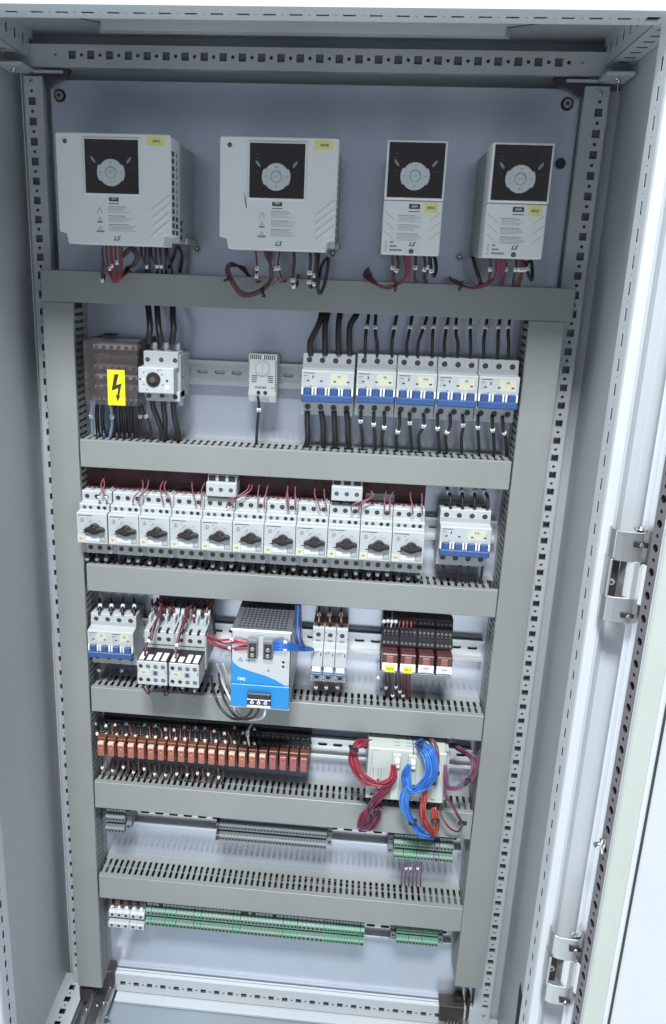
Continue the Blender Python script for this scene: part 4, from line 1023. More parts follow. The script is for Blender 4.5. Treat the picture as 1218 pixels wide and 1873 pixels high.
# ---- terminal strips
def strip(x, z, label, groups, endl=True, endr=True, sc=1.0):
    """groups: list of (count, pitch, body material, marker)"""
    t = thing('terminal_strip', label, 'terminal strip', (x, 15, z), 'terminal strips on the lower rails')
    cur = 0
    def clamp(x0):
        b = MB('terminal_grey', 'hole_dark'); b.prism([(-6,16),(-38,18),(-40,8),(-34,6),(-34,-4),(-40,-6),(-40,-16),(-6,-18)], 'x', x0, x0+8, 'terminal_grey'); b.cyl((x0+4,0,-10), 'y', 2.2, -40, -40.5, 'hole_dark', 10); b.box(x0+1, x0+7, -40.3, -39.8, 10, 11, 'hole_dark'); obj('end_clamp', b, t)
    if endl: clamp(0); cur = 9
    for (n_, p_, m_, mk_) in groups:
        def blk(p_=p_, m_=m_, mk_=mk_):
            b = MB(m_, 'hole_dark', 'terminal_dark', 'sticker_white')
            b.prism([(-4,24),(-32,24),(-34,20),(-34,14.5),(-42,13.5),(-46,10),(-46,1.5),(-38,0.5),(-38,-6),(-48,-7),(-50,-9),(-50,-17),(-47,-19),(-4,-19)], 'x', 0.15, p_-0.15, m_)
            b.box(0.2, p_-0.2, -38.2, -37.9, -5.6, 0.3, 'terminal_dark' if m_ in ('terminal_grey','white_plastic','terminal_dark') else 'groove_shade_green')  # groove floor covered in a darker colour that stands for its shade
            b.box(0.3, p_-0.3, -32.6, -31.9, 15.5, 23.6, 'terminal_dark') if mk_ != 'none' else None
            r_ = min(p_*0.38, 2.6)
            b.dot(p_/2, -46.1, 5.8, r_, 'hole_dark', 10); b.dot(p_/2, -50.1, -13, r_, 'hole_dark', 10)
            return b
        me = shared(('terminal_block', p_, m_, mk_), blk)
        def mkr(p_=p_): 
            b = MB('key_grey', 'ink_grey'); b.box(0.5, p_-0.5, -38, -33, 14.6, 19.6, 'key_grey', 0.3); b.box(p_/2-0.7, p_/2+0.7, -38.1, -38, 16.0, 18.2, 'ink_grey'); return b
        mm = shared(('marker_tab', p_), mkr)
        for k in range(n_):
            o = obj('terminal_block', me, t, (cur, 0, 0))
            if mk_ == 'all' or (mk_ == 'most' and rp.random() < 0.86): obj('marker_tab', mm, o)
            if mk_ == 'big': obj('marker_tab', shared(('marker_tab_big', p_), lambda p_=p_: MBbox((p_/2-3, p_/2+3, -42, -34, 14, 20, 'bright_white', 0.8))), o)
            cur += p_
        cur += 0.6
    if endr: clamp(cur)
    return t
G, PG, GR, WH = 'terminal_green', 'terminal_palegreen', 'terminal_grey', 'white_plastic'
strip(62, -1105, 'short grey terminal strip of six ways at the left end of the fifth row', [(6,5.4,GR,'all')], False, True)
strip(249, -1101, 'long grey terminal strip of thirty-four ways in the middle of the fifth row', [(1,5,'terminal_dark','none'),(34,5.25,GR,'all')], False, True)
strip(534, -1106, 'short strip of pale grey and green terminals at the right of the fifth row', [(3,5.3,PG,'all'),(4,5.3,G,'all'),(5,5.3,PG,'all'),(1,8,GR,'none'),(4,5.6,PG,'all')], True, False)
strip(61, -1301, 'five wide white terminals at the left end of the bottom row', [(3,12.2,WH,'big'),(2,13,WH,'big')], False, False)
strip(127, -1290, 'very long green terminal strip filling most of the bottom row', [(1,9,G,'all'),(4,6.1,PG,'most'),(3,6.1,G,'most'),(5,6.1,PG,'most'),(2,6.1,G,'most'),(9,6.1,PG,'most'),(2,6.1,G,'most'),(12,6.1,PG,'most'),(4,6.1,G,'most'),(6,7.4,PG,'most'),(12,5.1,G,'all'),(1,7,G,'all')], False, False)
strip(550, -1277, 'short green terminal strip between grey end clamps at the right of the bottom row', [(4,5.3,G,'all'),(4,5.3,PG,'all'),(5,5.3,G,'all')], True, True)
WIRES = [
 ["wire",1.25,"red_wire","first dark red control wire from the left, looping below the far left drive","control wires below the far left drive",[102,-70,-180,100,-68,-197,106,-66,-215,113,-64,-228,119,-62,-220,119,-44,-214,114,-20,-216],[]],
 ["wire",1.25,"maroon_wire","second dark red control wire from the left, looping below the far left drive","control wires below the far left drive",[106,-70,-180,106,-68,-197,109,-66,-215,113,-64,-229,121,-62,-220,120,-44,-214,116,-20,-216],[0.3]],
 ["wire",1.25,"brown_wire","third dark red control wire from the left, looping below the far left drive","control wires below the far left drive",[111,-70,-180,111,-68,-197,112,-66,-215,114,-64,-228,122,-62,-220,122,-44,-214,118,-20,-216],[0.28]],
 ["wire",1.25,"red_wire","fourth dark red control wire from the left, looping below the far left drive","control wires below the far left drive",[114,-70,-180,113,-68,-197,116,-66,-215,115,-64,-229,123,-62,-220,124,-44,-214,119,-20,-216],[]],
 ["wire",1.25,"maroon_wire","fifth dark red control wire from the left, looping below the far left drive","control wires below the far left drive",[118,-70,-180,118,-68,-196,119,-66,-215,116,-64,-228,124,-62,-220,125,-44,-214,121,-20,-216],[0.25]],
 ["wire",1.25,"brown_wire","sixth dark red control wire from the left, looping below the far left drive","control wires below the far left drive",[123,-70,-179,123,-68,-196,122,-66,-215,117,-64,-229,125,-62,-220,127,-44,-214,123,-20,-216],[]],
 ["wire",1.25,"red_wire","seventh dark red control wire from the left, looping below the far left drive","control wires below the far left drive",[127,-70,-179,126,-68,-196,125,-66,-215,118,-64,-228,126,-62,-220,129,-44,-214,124,-20,-216],[]],
 ["wire",1.5,"black_wire","short black sleeved lead left of the red bundle under the far left drive","",[104,-80,-187,102,-74,-209,98,-68,-225,98,-60,-228,94,-44,-219,88,-20,-217],[0.45]],
 ["wire",2.2,"dark_wire","first thick dark lead curling right of the red bundle under the far left drive","power leads curling under the far left drive",[125,-60,-196,136,-66,-187,142,-68,-185,148,-66,-195,143,-62,-204,136,-56,-208,126,-40,-210,115,-10,-214],[]],
 ["wire",2.2,"dark_wire","second thick dark lead curling right of the red bundle under the far left drive","power leads curling under the far left drive",[123,-60,-196,134,-66,-187,138,-68,-186,145,-66,-195,140,-62,-204,134,-56,-208,124,-40,-210,113,-10,-214],[]],
 ["wire",1.5,"black_wire","first black power lead from the left between the far left drive and the top trunking","black power leads under the far left drive",[147,-50,-178,149,-55,-193,153,-48,-207,150,-35,-217,143,-10,-221],[0.52]],
 ["wire",1.5,"black_wire","second black power lead from the left between the far left drive and the top trunking","black power leads under the far left drive",[152,-50,-178,154,-55,-193,151,-48,-207,148,-35,-217,141,-10,-221],[]],
 ["wire",1.5,"black_wire","third black power lead from the left between the far left drive and the top trunking","black power leads under the far left drive",[157,-50,-178,159,-55,-193,157,-48,-207,154,-35,-217,147,-10,-221],[]],
 ["wire",1.5,"black_wire","fourth black power lead from the left between the far left drive and the top trunking","black power leads under the far left drive",[161,-50,-178,162,-55,-193,167,-48,-206,164,-35,-217,158,-10,-221],[0.52]],
 ["wire",1.5,"black_wire","fifth black power lead from the left between the far left drive and the top trunking","black power leads under the far left drive",[166,-50,-177,168,-55,-193,168,-48,-206,165,-35,-217,159,-10,-221],[]],
 ["wire",1.5,"black_wire","sixth black power lead from the left between the far left drive and the top trunking","black power leads under the far left drive",[172,-50,-177,174,-55,-193,173,-48,-206,171,-35,-217,164,-10,-220],[0.52]],
 ["wire",1.5,"black_wire","seventh black power lead from the left between the far left drive and the top trunking","black power leads under the far left drive",[180,-50,-177,181,-55,-192,179,-48,-206,176,-35,-216,170,-10,-220],[]],
 ["wire",1.5,"black_wire","eighth black power lead from the left between the far left drive and the top trunking","black power leads under the far left drive",[182,-50,-177,184,-55,-192,187,-48,-206,185,-35,-216,179,-10,-220],[]],
 ["wire",2.2,"dark_wire","black lead arching over itself at the right end under the far left drive","",[174,-10,-208,184,-20,-192,189,-20,-180,193,-12,-191,189,-8,-214],[]],
 ["wire",1.6,"dark_wire","first strand of the dark loop under the second drive","looped dark control cable under the second drive",[288,-10,-216,282,-30,-209,271,-64,-199,264,-68,-209,275,-66,-230,287,-64,-241,309,-66,-235,323,-70,-222,325,-74,-206,316,-76,-187,315,-76,-175],[]],
 ["wire",1.6,"maroon_wire","second strand of the dark loop under the second drive","looped dark control cable under the second drive",[287,-10,-216,282,-30,-207,271,-64,-200,265,-68,-209,276,-66,-230,288,-64,-240,309,-66,-234,323,-70,-221,324,-74,-206,318,-76,-187,318,-76,-175],[]],
 ["wire",1.6,"dark_wire","third strand of the dark loop under the second drive","looped dark control cable under the second drive",[286,-10,-216,282,-30,-206,271,-64,-201,266,-68,-209,277,-66,-230,289,-64,-239,309,-66,-233,323,-70,-220,324,-74,-206,321,-76,-187,320,-76,-175],[]],
 ["wire",1.6,"black_wire","fourth strand of the dark loop under the second drive","looped dark control cable under the second drive",[285,-10,-216,282,-30,-205,271,-64,-202,267,-68,-209,278,-66,-230,291,-64,-238,309,-66,-232,323,-70,-218,323,-74,-206,323,-76,-187,323,-76,-175],[]],
 ["wire",1.6,"maroon_wire","fifth strand of the dark loop under the second drive","looped dark control cable under the second drive",[284,-10,-216,282,-30,-204,271,-64,-203,268,-68,-209,279,-66,-230,292,-64,-237,309,-66,-231,323,-70,-217,322,-74,-206,325,-76,-186,325,-76,-175],[]],
 ["cable_tie",3.6,"black_wire","black cable tie round the big loop under the second drive","",[311,-70,-230,314,-66,-239],[]],
 ["cable_tie",3.6,"black_wire","black cable tie on the left bend of the big loop under the second drive","",[262,-68,-222,268,-68,-219],[]],
 ["wire",1.3,"maroon_wire","first thin control wire beside the big loop under the second drive","thin control wires under the second drive",[302,-74,-177,305,-72,-200,304,-68,-221,306,-45,-221,303,-10,-219],[0.3,0.42]],
 ["wire",1.3,"purple_wire","second thin control wire beside the big loop under the second drive","thin control wires under the second drive",[331,-74,-176,327,-72,-200,334,-68,-219,336,-45,-220,335,-10,-218],[0.32]],
 ["wire",1.3,"dark_wire","third thin control wire beside the big loop under the second drive","thin control wires under the second drive",[336,-74,-176,332,-72,-199,339,-68,-219,341,-45,-219,339,-10,-218],[0.32]],
 ["wire",1.3,"pink_wire","thin pinkish wire slanting down left under the second drive","",[353,-70,-176,352,-72,-195,343,-72,-212,330,-70,-220,325,-66,-227],[]],
 ["wire",2.0,"dark_wire","first black power lead with white numbered sleeves under the second drive","sleeved power leads under the second drive",[351,-70,-176,353,-72,-194,352,-70,-212,352,-68,-224,355,-60,-226,356,-40,-219,353,-8,-212],[0.42,0.56]],
 ["wire",2.0,"dark_wire","second black power lead with white numbered sleeves under the second drive","sleeved power leads under the second drive",[372,-70,-175,374,-72,-193,373,-70,-211,373,-68,-223,376,-60,-226,377,-40,-218,375,-8,-211],[0.3,0.44]],
 ["wire",2.0,"dark_wire","third black power lead with white numbered sleeves under the second drive","sleeved power leads under the second drive",[379,-70,-175,381,-72,-193,380,-70,-211,380,-68,-223,383,-60,-225,384,-40,-218,382,-8,-211],[0.34,0.48]],
 ["wire",2.2,"black_wire","black power lead bent into a tall narrow loop at the right under the second drive","",[383,-60,-183,383,-72,-209,385,-70,-229,388,-68,-233,393,-66,-221,396,-64,-199,395,-60,-189,387,-50,-199,382,-10,-213],[]],
 ["wire",1.4,"maroon_wire","first strand of the maroon bundle swinging left under the third drive","maroon control bundle under the third drive",[448,-8,-199,443,-45,-209,456,-62,-218,474,-66,-224,486,-70,-219,497,-74,-206,491,-76,-181],[]],
 ["wire",1.4,"red_wire","second strand of the maroon bundle swinging left under the third drive","maroon control bundle under the third drive",[448,-8,-200,444,-45,-209,457,-62,-218,475,-66,-224,487,-70,-218,498,-74,-206,492,-76,-181],[]],
 ["wire",1.4,"maroon_wire","third strand of the maroon bundle swinging left under the third drive","maroon control bundle under the third drive",[449,-8,-201,446,-45,-209,458,-62,-219,476,-66,-223,488,-70,-218,498,-74,-206,493,-76,-181],[]],
 ["wire",1.4,"pink_wire","fourth strand of the maroon bundle swinging left under the third drive","maroon control bundle under the third drive",[450,-8,-203,447,-45,-209,460,-62,-219,476,-66,-222,490,-70,-217,499,-74,-206,494,-76,-181],[]],
 ["wire",1.4,"maroon_wire","fifth strand of the maroon bundle swinging left under the third drive","maroon control bundle under the third drive",[450,-8,-204,448,-45,-209,461,-62,-220,477,-66,-222,491,-70,-216,499,-74,-206,496,-76,-181],[]],
 ["wire",1.4,"red_wire","sixth strand of the maroon bundle swinging left under the third drive","maroon control bundle under the third drive",[451,-8,-205,449,-45,-209,462,-62,-221,477,-66,-221,492,-70,-216,500,-74,-206,497,-76,-181],[]],
 ["wire",1.4,"maroon_wire","seventh strand of the maroon bundle swinging left under the third drive","maroon control bundle under the third drive",[452,-8,-206,451,-45,-209,463,-62,-221,478,-66,-221,493,-70,-215,501,-74,-206,498,-76,-181],[]],
 ["wire",1.4,"pink_wire","eighth strand of the maroon bundle swinging left under the third drive","maroon control bundle under the third drive",[453,-8,-207,452,-45,-209,465,-62,-222,478,-66,-220,494,-70,-215,501,-74,-206,499,-76,-181],[]],
 ["cable_tie",3.4,"black_wire","black cable tie round the maroon bundle under the third drive","",[484,-66,-227,485,-68,-217],[]],
 ["wire",1.7,"brown_wire","first dark power lead from the left with a white sleeve under the third drive","power leads under the third drive",[478,-66,-181,479,-66,-195,479,-60,-209,483,-40,-217,484,-8,-222],[0.33]],
 ["wire",1.7,"dark_wire","second dark power lead from the left with a white sleeve under the third drive","power leads under the third drive",[483,-66,-181,486,-66,-195,481,-60,-209,485,-40,-217,486,-8,-222],[0.37]],
 ["wire",1.7,"dark_wire","third dark power lead from the left with a white sleeve under the third drive","power leads under the third drive",[507,-66,-180,508,-66,-194,508,-60,-208,512,-40,-216,514,-8,-221],[0.33]],
 ["wire",1.7,"dark_wire","fourth dark power lead from the left with a white sleeve under the third drive","power leads under the third drive",[517,-66,-180,520,-66,-193,519,-60,-207,523,-40,-216,526,-8,-221],[0.37]],
 ["wire",1.7,"dark_wire","fifth dark power lead from the left with a white sleeve under the third drive","power leads under the third drive",[524,-66,-180,525,-66,-193,522,-60,-207,526,-40,-216,529,-8,-221],[0.33]],
 ["wire",2.1,"black_wire","black lead forming a tight loop at the right under the third drive","",[526,-60,-184,528,-68,-198,532,-66,-207,535,-60,-198,533,-50,-184,529,-45,-181],[0.25]],
 ["wire",1.4,"maroon_wire","first strand of the maroon bundle swinging left under the far right drive","maroon control bundle under the far right drive",[558,-8,-207,558,-40,-212,568,-60,-217,585,-66,-220,600,-70,-215,609,-74,-202,606,-76,-180],[]],
 ["wire",1.4,"purple_wire","second strand of the maroon bundle swinging left under the far right drive","maroon control bundle under the far right drive",[560,-8,-208,559,-40,-212,570,-60,-218,586,-66,-220,601,-70,-214,610,-74,-202,608,-76,-180],[]],
 ["wire",1.4,"red_wire","third strand of the maroon bundle swinging left under the far right drive","maroon control bundle under the far right drive",[561,-8,-209,560,-40,-212,571,-60,-218,587,-66,-219,602,-70,-213,611,-74,-202,610,-76,-180],[]],
 ["wire",1.4,"pink_wire","fourth strand of the maroon bundle swinging left under the far right drive","maroon control bundle under the far right drive",[562,-8,-209,562,-40,-212,572,-60,-218,588,-66,-218,603,-70,-211,612,-74,-202,612,-76,-180],[]],
 ["wire",1.4,"maroon_wire","fifth strand of the maroon bundle swinging left under the far right drive","maroon control bundle under the far right drive",[564,-8,-210,563,-40,-212,573,-60,-219,589,-66,-218,604,-70,-210,614,-74,-202,613,-76,-180],[]],
 ["wire",1.4,"purple_wire","sixth strand of the maroon bundle swinging left under the far right drive","maroon control bundle under the far right drive",[565,-8,-210,564,-40,-212,575,-60,-219,590,-66,-217,606,-70,-209,615,-74,-202,615,-76,-180],[]],
 ["wire",1.4,"red_wire","seventh strand of the maroon bundle swinging left under the far right drive","maroon control bundle under the far right drive",[566,-8,-211,565,-40,-212,576,-60,-219,591,-66,-216,607,-70,-208,616,-74,-202,617,-76,-180],[]],
 ["wire",1.4,"pink_wire","eighth strand of the maroon bundle swinging left under the far right drive","maroon control bundle under the far right drive",[567,-8,-211,566,-40,-212,577,-60,-220,593,-66,-216,608,-70,-207,617,-74,-202,619,-76,-180],[]],
 ["cable_tie",3.4,"black_wire","black cable tie round the maroon bundle under the far right drive","",[566,-64,-223,568,-66,-213],[]],
 ["wire",2.6,"dark_wire","thick dark sheathed cable standing left of the leads under the far right drive","",[584,-30,-181,587,-40,-193,595,-40,-212,600,-8,-219],[]],
 ["wire",1.8,"brown_wire","first dark power lead from the left with a white sleeve under the far right drive","power leads under the far right drive",[601,-66,-182,602,-68,-193,603,-60,-207,604,-40,-216,609,-8,-220],[0.34]],
 ["wire",1.8,"maroon_wire","second dark power lead from the left with a white sleeve under the far right drive","power leads under the far right drive",[620,-66,-181,621,-68,-192,621,-60,-206,623,-40,-216,629,-8,-220],[0.34]],
 ["wire",1.8,"dark_wire","third dark power lead from the left with a white sleeve under the far right drive","power leads under the far right drive",[633,-66,-181,634,-68,-192,634,-60,-206,637,-40,-215,643,-8,-219],[0.34]],
 ["wire",1.8,"brown_wire","fourth dark power lead from the left with a white sleeve under the far right drive","power leads under the far right drive",[637,-66,-180,639,-68,-192,639,-60,-206,641,-40,-215,648,-8,-219],[0.34]],
 ["wire",1.8,"maroon_wire","fifth dark power lead from the left with a white sleeve under the far right drive","power leads under the far right drive",[641,-66,-180,642,-68,-192,643,-60,-205,645,-40,-215,651,-8,-219],[0.34]],
 ["wire",2.1,"black_wire","black lead forming a tight loop at the right under the far right drive","",[646,-60,-185,650,-68,-201,655,-66,-207,656,-60,-196,655,-50,-184,651,-45,-187],[0.12]],
 ["wire",4.2,"black_wire","first thick black cable from the left entering the top of the rotary main switch","thick cables above the rotary main switch",[146,-20,-254,152,-35,-273,156,-46,-288,155,-50,-301,155,-50,-309],[]],
 ["wire",4.2,"black_wire","second thick black cable from the left entering the top of the rotary main switch","thick cables above the rotary main switch",[159,-20,-253,164,-35,-272,168,-46,-288,171,-50,-300,171,-50,-308],[]],
 ["wire",4.2,"black_wire","third thick black cable from the left entering the top of the rotary main switch","thick cables above the rotary main switch",[182,-20,-252,185,-35,-272,189,-46,-287,188,-50,-300,187,-50,-308],[]],
 ["wire",4.0,"black_wire","first thick black cable from the left leaving the bottom of the rotary main switch","thick cables below the rotary main switch",[158,-50,-382,159,-48,-396,164,-40,-416,166,-28,-436,164,-22,-451,160,-10,-461],[]],
 ["wire",4.0,"black_wire","second thick black cable from the left leaving the bottom of the rotary main switch","thick cables below the rotary main switch",[174,-50,-381,174,-48,-396,174,-40,-415,170,-28,-436,167,-22,-451,164,-10,-461],[]],
 ["wire",4.0,"black_wire","third thick black cable from the left leaving the bottom of the rotary main switch","thick cables below the rotary main switch",[188,-50,-381,188,-48,-395,188,-40,-414,190,-28,-435,187,-22,-450,184,-10,-460],[]],
 ["wire",2,"dark_wire","first thin dark lead between the clear cover box and the main switch","thin leads beside the main switch",[132,-30,-395,135,-30,-410,133,-24,-430,132,-20,-451,128,-5,-461],[0.3]],
 ["wire",2,"dark_wire","second thin dark lead between the clear cover box and the main switch","thin leads beside the main switch",[136,-30,-395,142,-30,-410,148,-24,-429,147,-20,-451,143,-5,-460],[0.3]],
 ["wire",2.0,"bluegrey_wire","first cable from the left hanging out of the clear covered terminal block","cables below the clear covered terminal block",[69,-40,-392,66,-38,-412,64,-30,-433,62,-22,-452,57,-8,-464],[0.32]],
 ["wire",3.2,"black_wire","second cable from the left hanging out of the clear covered terminal block","cables below the clear covered terminal block",[71,-22,-395,69,-22,-415,67,-15,-435,70,-22,-451,66,-8,-463],[]],
 ["wire",3.2,"navy_wire","third cable from the left hanging out of the clear covered terminal block","cables below the clear covered terminal block",[79,-22,-394,77,-22,-415,75,-15,-435,79,-22,-451,74,-8,-463],[]],
 ["wire",2.2,"bluegrey_wire","fourth cable from the left hanging out of the clear covered terminal block","cables below the clear covered terminal block",[94,-40,-391,96,-38,-411,93,-30,-431,87,-22,-450,83,-8,-462],[0.32]],
 ["wire",3.0,"navy_wire","fifth cable from the left hanging out of the clear covered terminal block","cables below the clear covered terminal block",[98,-22,-393,96,-22,-414,95,-15,-434,98,-22,-450,93,-8,-462],[]],
 ["wire",3.2,"black_wire","sixth cable from the left hanging out of the clear covered terminal block","cables below the clear covered terminal block",[106,-22,-393,104,-22,-413,103,-15,-433,106,-22,-449,102,-8,-461],[]],
 ["wire",3.0,"black_wire","seventh cable from the left hanging out of the clear covered terminal block","cables below the clear covered terminal block",[113,-22,-393,111,-22,-413,110,-15,-433,113,-22,-449,109,-8,-461],[]],
 ["wire",3.0,"black_wire","eighth cable from the left hanging out of the clear covered terminal block","cables below the clear covered terminal block",[121,-22,-392,119,-22,-412,118,-15,-433,121,-22,-449,117,-8,-461],[]],
 ["wire",2.0,"black_wire","black twin lead hanging from the thermostat into the trunking","",[304,-30,-376,306,-31,-392,304,-28,-416,302,-20,-444,301,-8,-461],[0.3]],
 ["wire",4.1,"black_wire","first thick black cable from the left feeding the four pole breaker from above","thick cables above the four pole breaker",[387,-8,-252,388,-20,-262,385,-30,-276,375,-34,-299,377,-34,-317],[]],
 ["wire",4.1,"black_wire","second thick black cable from the left feeding the four pole breaker from above","thick cables above the four pole breaker",[394,-8,-251,396,-20,-262,394,-30,-276,395,-34,-298,396,-34,-316],[]],
 ["wire",4.1,"black_wire","third thick black cable from the left feeding the four pole breaker from above","thick cables above the four pole breaker",[413,-8,-251,413,-20,-261,412,-30,-275,413,-34,-297,415,-34,-315],[]],
 ["wire",4.1,"black_wire","fourth thick black cable from the left feeding the four pole breaker from above","thick cables above the four pole breaker",[435,-8,-250,436,-20,-260,428,-30,-275,428,-34,-297,430,-34,-314],[]],
 ["wire",3.9,"black_wire","first thick black cable from the left leaving the four pole breaker below","thick cables below the four pole breaker",[375,-36,-394,375,-32,-412,376,-24,-433,374,-18,-447,373,-5,-460],[]],
 ["wire",3.9,"black_wire","second thick black cable from the left leaving the four pole breaker below","thick cables below the four pole breaker",[394,-36,-393,397,-32,-411,398,-24,-432,399,-18,-445,399,-5,-459],[]],
 ["wire",3.9,"black_wire","third thick black cable from the left leaving the four pole breaker below","thick cables below the four pole breaker",[412,-36,-392,413,-32,-410,415,-24,-431,415,-18,-444,415,-5,-458],[]],
 ["wire",3.9,"black_wire","fourth thick black cable from the left leaving the four pole breaker below","thick cables below the four pole breaker",[429,-36,-391,432,-32,-409,433,-24,-430,435,-18,-443,435,-5,-457],[]],
 ["wire",2.3,"black_wire","first black lead from the left entering the row of three pole breakers from above","leads above the three pole breakers",[453,-5,-255,452,-15,-265,450,-26,-285,450,-32,-298,451,-34,-317],[0.43]],
 ["wire",2.3,"black_wire","second black lead from the left entering the row of three pole breakers from above","leads above the three pole breakers",[463,-5,-254,462,-15,-265,463,-26,-285,466,-32,-297,467,-34,-316],[0.43]],
 ["wire",2.3,"black_wire","third black lead from the left entering the row of three pole breakers from above","leads above the three pole breakers",[492,-5,-253,490,-15,-264,487,-26,-284,486,-32,-296,487,-34,-315],[0.43]],
 ["wire",2.3,"black_wire","fourth black lead from the left entering the row of three pole breakers from above","leads above the three pole breakers",[513,-5,-252,511,-15,-263,508,-26,-283,506,-32,-295,507,-34,-314],[0.43]],
 ["wire",2.3,"black_wire","fifth black lead from the left entering the row of three pole breakers from above","leads above the three pole breakers",[532,-5,-252,531,-15,-262,525,-26,-282,521,-32,-295,522,-34,-314],[0.43]],
 ["wire",2.3,"black_wire","sixth black lead from the left entering the row of three pole breakers from above","leads above the three pole breakers",[543,-5,-251,542,-15,-262,540,-26,-281,540,-32,-294,541,-34,-313],[0.43]],
 ["wire",2.3,"black_wire","seventh black lead from the left entering the row of three pole breakers from above","leads above the three pole breakers",[561,-5,-250,560,-15,-261,557,-26,-281,556,-32,-293,557,-34,-312],[0.43]],
 ["wire",2.3,"black_wire","eighth black lead from the left entering the row of three pole breakers from above","leads above the three pole breakers",[573,-5,-250,571,-15,-261,571,-26,-280,574,-32,-292,575,-34,-311],[0.43]],
 ["wire",2.3,"black_wire","ninth black lead from the left entering the row of three pole breakers from above","leads above the three pole breakers",[592,-5,-249,590,-15,-260,590,-26,-279,591,-32,-292,592,-34,-311],[0.43]],
 ["wire",2.3,"black_wire","tenth black lead from the left entering the row of three pole breakers from above","leads above the three pole breakers",[614,-5,-248,612,-15,-259,609,-26,-279,608,-32,-291,610,-34,-310],[0.43]],
 ["wire",2.3,"black_wire","eleventh black lead from the left entering the row of three pole breakers from above","leads above the three pole breakers",[631,-5,-248,629,-15,-258,627,-26,-278,627,-32,-290,628,-34,-309],[0.43]],
 ["wire",2.3,"black_wire","twelfth black lead from the left entering the row of three pole breakers from above","leads above the three pole breakers",[644,-5,-247,642,-15,-258,640,-26,-277,641,-32,-290,642,-34,-309],[0.43]],
 ["wire",2.2,"black_wire","first black lead from the left leaving the row of three pole breakers below","leads below the three pole breakers",[449,-38,-390,450,-34,-408,453,-26,-427,455,-18,-449,455,-5,-464],[0.22]],
 ["wire",2.2,"black_wire","second black lead from the left leaving the row of three pole breakers below","leads below the three pole breakers",[467,-38,-390,468,-34,-408,471,-26,-426,473,-18,-448,475,-5,-463],[0.28]],
 ["wire",2.2,"black_wire","third black lead from the left leaving the row of three pole breakers below","leads below the three pole breakers",[481,-38,-389,483,-34,-408,481,-26,-426,483,-18,-447,484,-5,-463],[0.34]],
 ["wire",2.2,"black_wire","fourth black lead from the left leaving the row of three pole breakers below","leads below the three pole breakers",[502,-38,-389,504,-34,-407,501,-26,-425,503,-18,-446,505,-5,-461],[0.4]],
 ["wire",2.2,"black_wire","fifth black lead from the left leaving the row of three pole breakers below","leads below the three pole breakers",[516,-38,-389,518,-34,-407,521,-26,-424,524,-18,-445,525,-5,-460],[0.22]],
 ["wire",2.2,"black_wire","sixth black lead from the left leaving the row of three pole breakers below","leads below the three pole breakers",[535,-38,-389,537,-34,-407,532,-26,-423,535,-18,-445,537,-5,-460],[0.28]],
 ["wire",2.2,"black_wire","seventh black lead from the left leaving the row of three pole breakers below","leads below the three pole breakers",[554,-38,-388,556,-34,-406,559,-26,-422,563,-18,-443,565,-5,-458],[0.34]],
 ["wire",2.2,"black_wire","eighth black lead from the left leaving the row of three pole breakers below","leads below the three pole breakers",[571,-38,-388,573,-34,-406,569,-26,-421,573,-18,-443,575,-5,-458],[0.4]],
 ["wire",2.2,"black_wire","ninth black lead from the left leaving the row of three pole breakers below","leads below the three pole breakers",[588,-38,-388,591,-34,-406,591,-26,-420,594,-18,-442,597,-5,-457],[0.22]],
 ["wire",2.2,"black_wire","tenth black lead from the left leaving the row of three pole breakers below","leads below the three pole breakers",[609,-38,-387,611,-34,-405,614,-26,-419,618,-18,-440,621,-5,-455],[0.28]],
 ["wire",2.2,"black_wire","eleventh black lead from the left leaving the row of three pole breakers below","leads below the three pole breakers",[628,-38,-387,631,-34,-405,635,-26,-418,639,-18,-439,642,-5,-454],[0.34]],
 ["wire",2.2,"black_wire","twelfth black lead from the left leaving the row of three pole breakers below","leads below the three pole breakers",[642,-38,-387,645,-34,-405,651,-26,-417,656,-18,-438,659,-5,-453],[0.4]],
 ["wire",1.0,"pink_wire","first thin reddish wire from the left dropping into the motor protection switches","thin wires dropping into the motor protection switches",[73,-15,-499,76,-25,-507,83,-42,-517,78,-52,-530,79,-52,-541],[0.8]],
 ["wire",1.0,"pink_wire","second thin reddish wire from the left dropping into the motor protection switches","thin wires dropping into the motor protection switches",[75,-15,-499,78,-25,-507,78,-42,-517,88,-52,-529,89,-52,-541],[0.8]],
 ["wire",1.0,"pink_wire","third thin reddish wire from the left dropping into the motor protection switches","thin wires dropping into the motor protection switches",[131,-15,-497,134,-25,-505,140,-42,-516,130,-52,-528,128,-52,-540],[]],
 ["wire",1.0,"pink_wire","fourth thin reddish wire from the left dropping into the motor protection switches","thin wires dropping into the motor protection switches",[142,-15,-497,144,-25,-505,147,-42,-515,137,-52,-528,138,-52,-540],[]],
 ["wire",1.0,"pink_wire","fifth thin reddish wire from the left dropping into the motor protection switches","thin wires dropping into the motor protection switches",[165,-15,-497,168,-25,-505,166,-42,-515,171,-52,-527,173,-52,-538],[]],
 ["wire",1.0,"pink_wire","sixth thin reddish wire from the left dropping into the motor protection switches","thin wires dropping into the motor protection switches",[170,-15,-496,172,-25,-504,172,-42,-515,182,-52,-526,184,-52,-538],[]],
 ["wire",1.0,"pink_wire","seventh thin reddish wire from the left dropping into the motor protection switches","thin wires dropping into the motor protection switches",[207,-15,-495,209,-25,-503,213,-42,-514,219,-52,-525,220,-52,-537],[]],
 ["wire",1.0,"pink_wire","eighth thin reddish wire from the left dropping into the motor protection switches","thin wires dropping into the motor protection switches",[228,-15,-495,230,-25,-503,227,-42,-514,228,-52,-526,227,-52,-537],[]],
 ["wire",1.0,"pink_wire","ninth thin reddish wire from the left dropping into the motor protection switches","thin wires dropping into the motor protection switches",[293,-15,-493,294,-25,-501,292,-42,-512,269,-52,-525,265,-52,-537],[]],
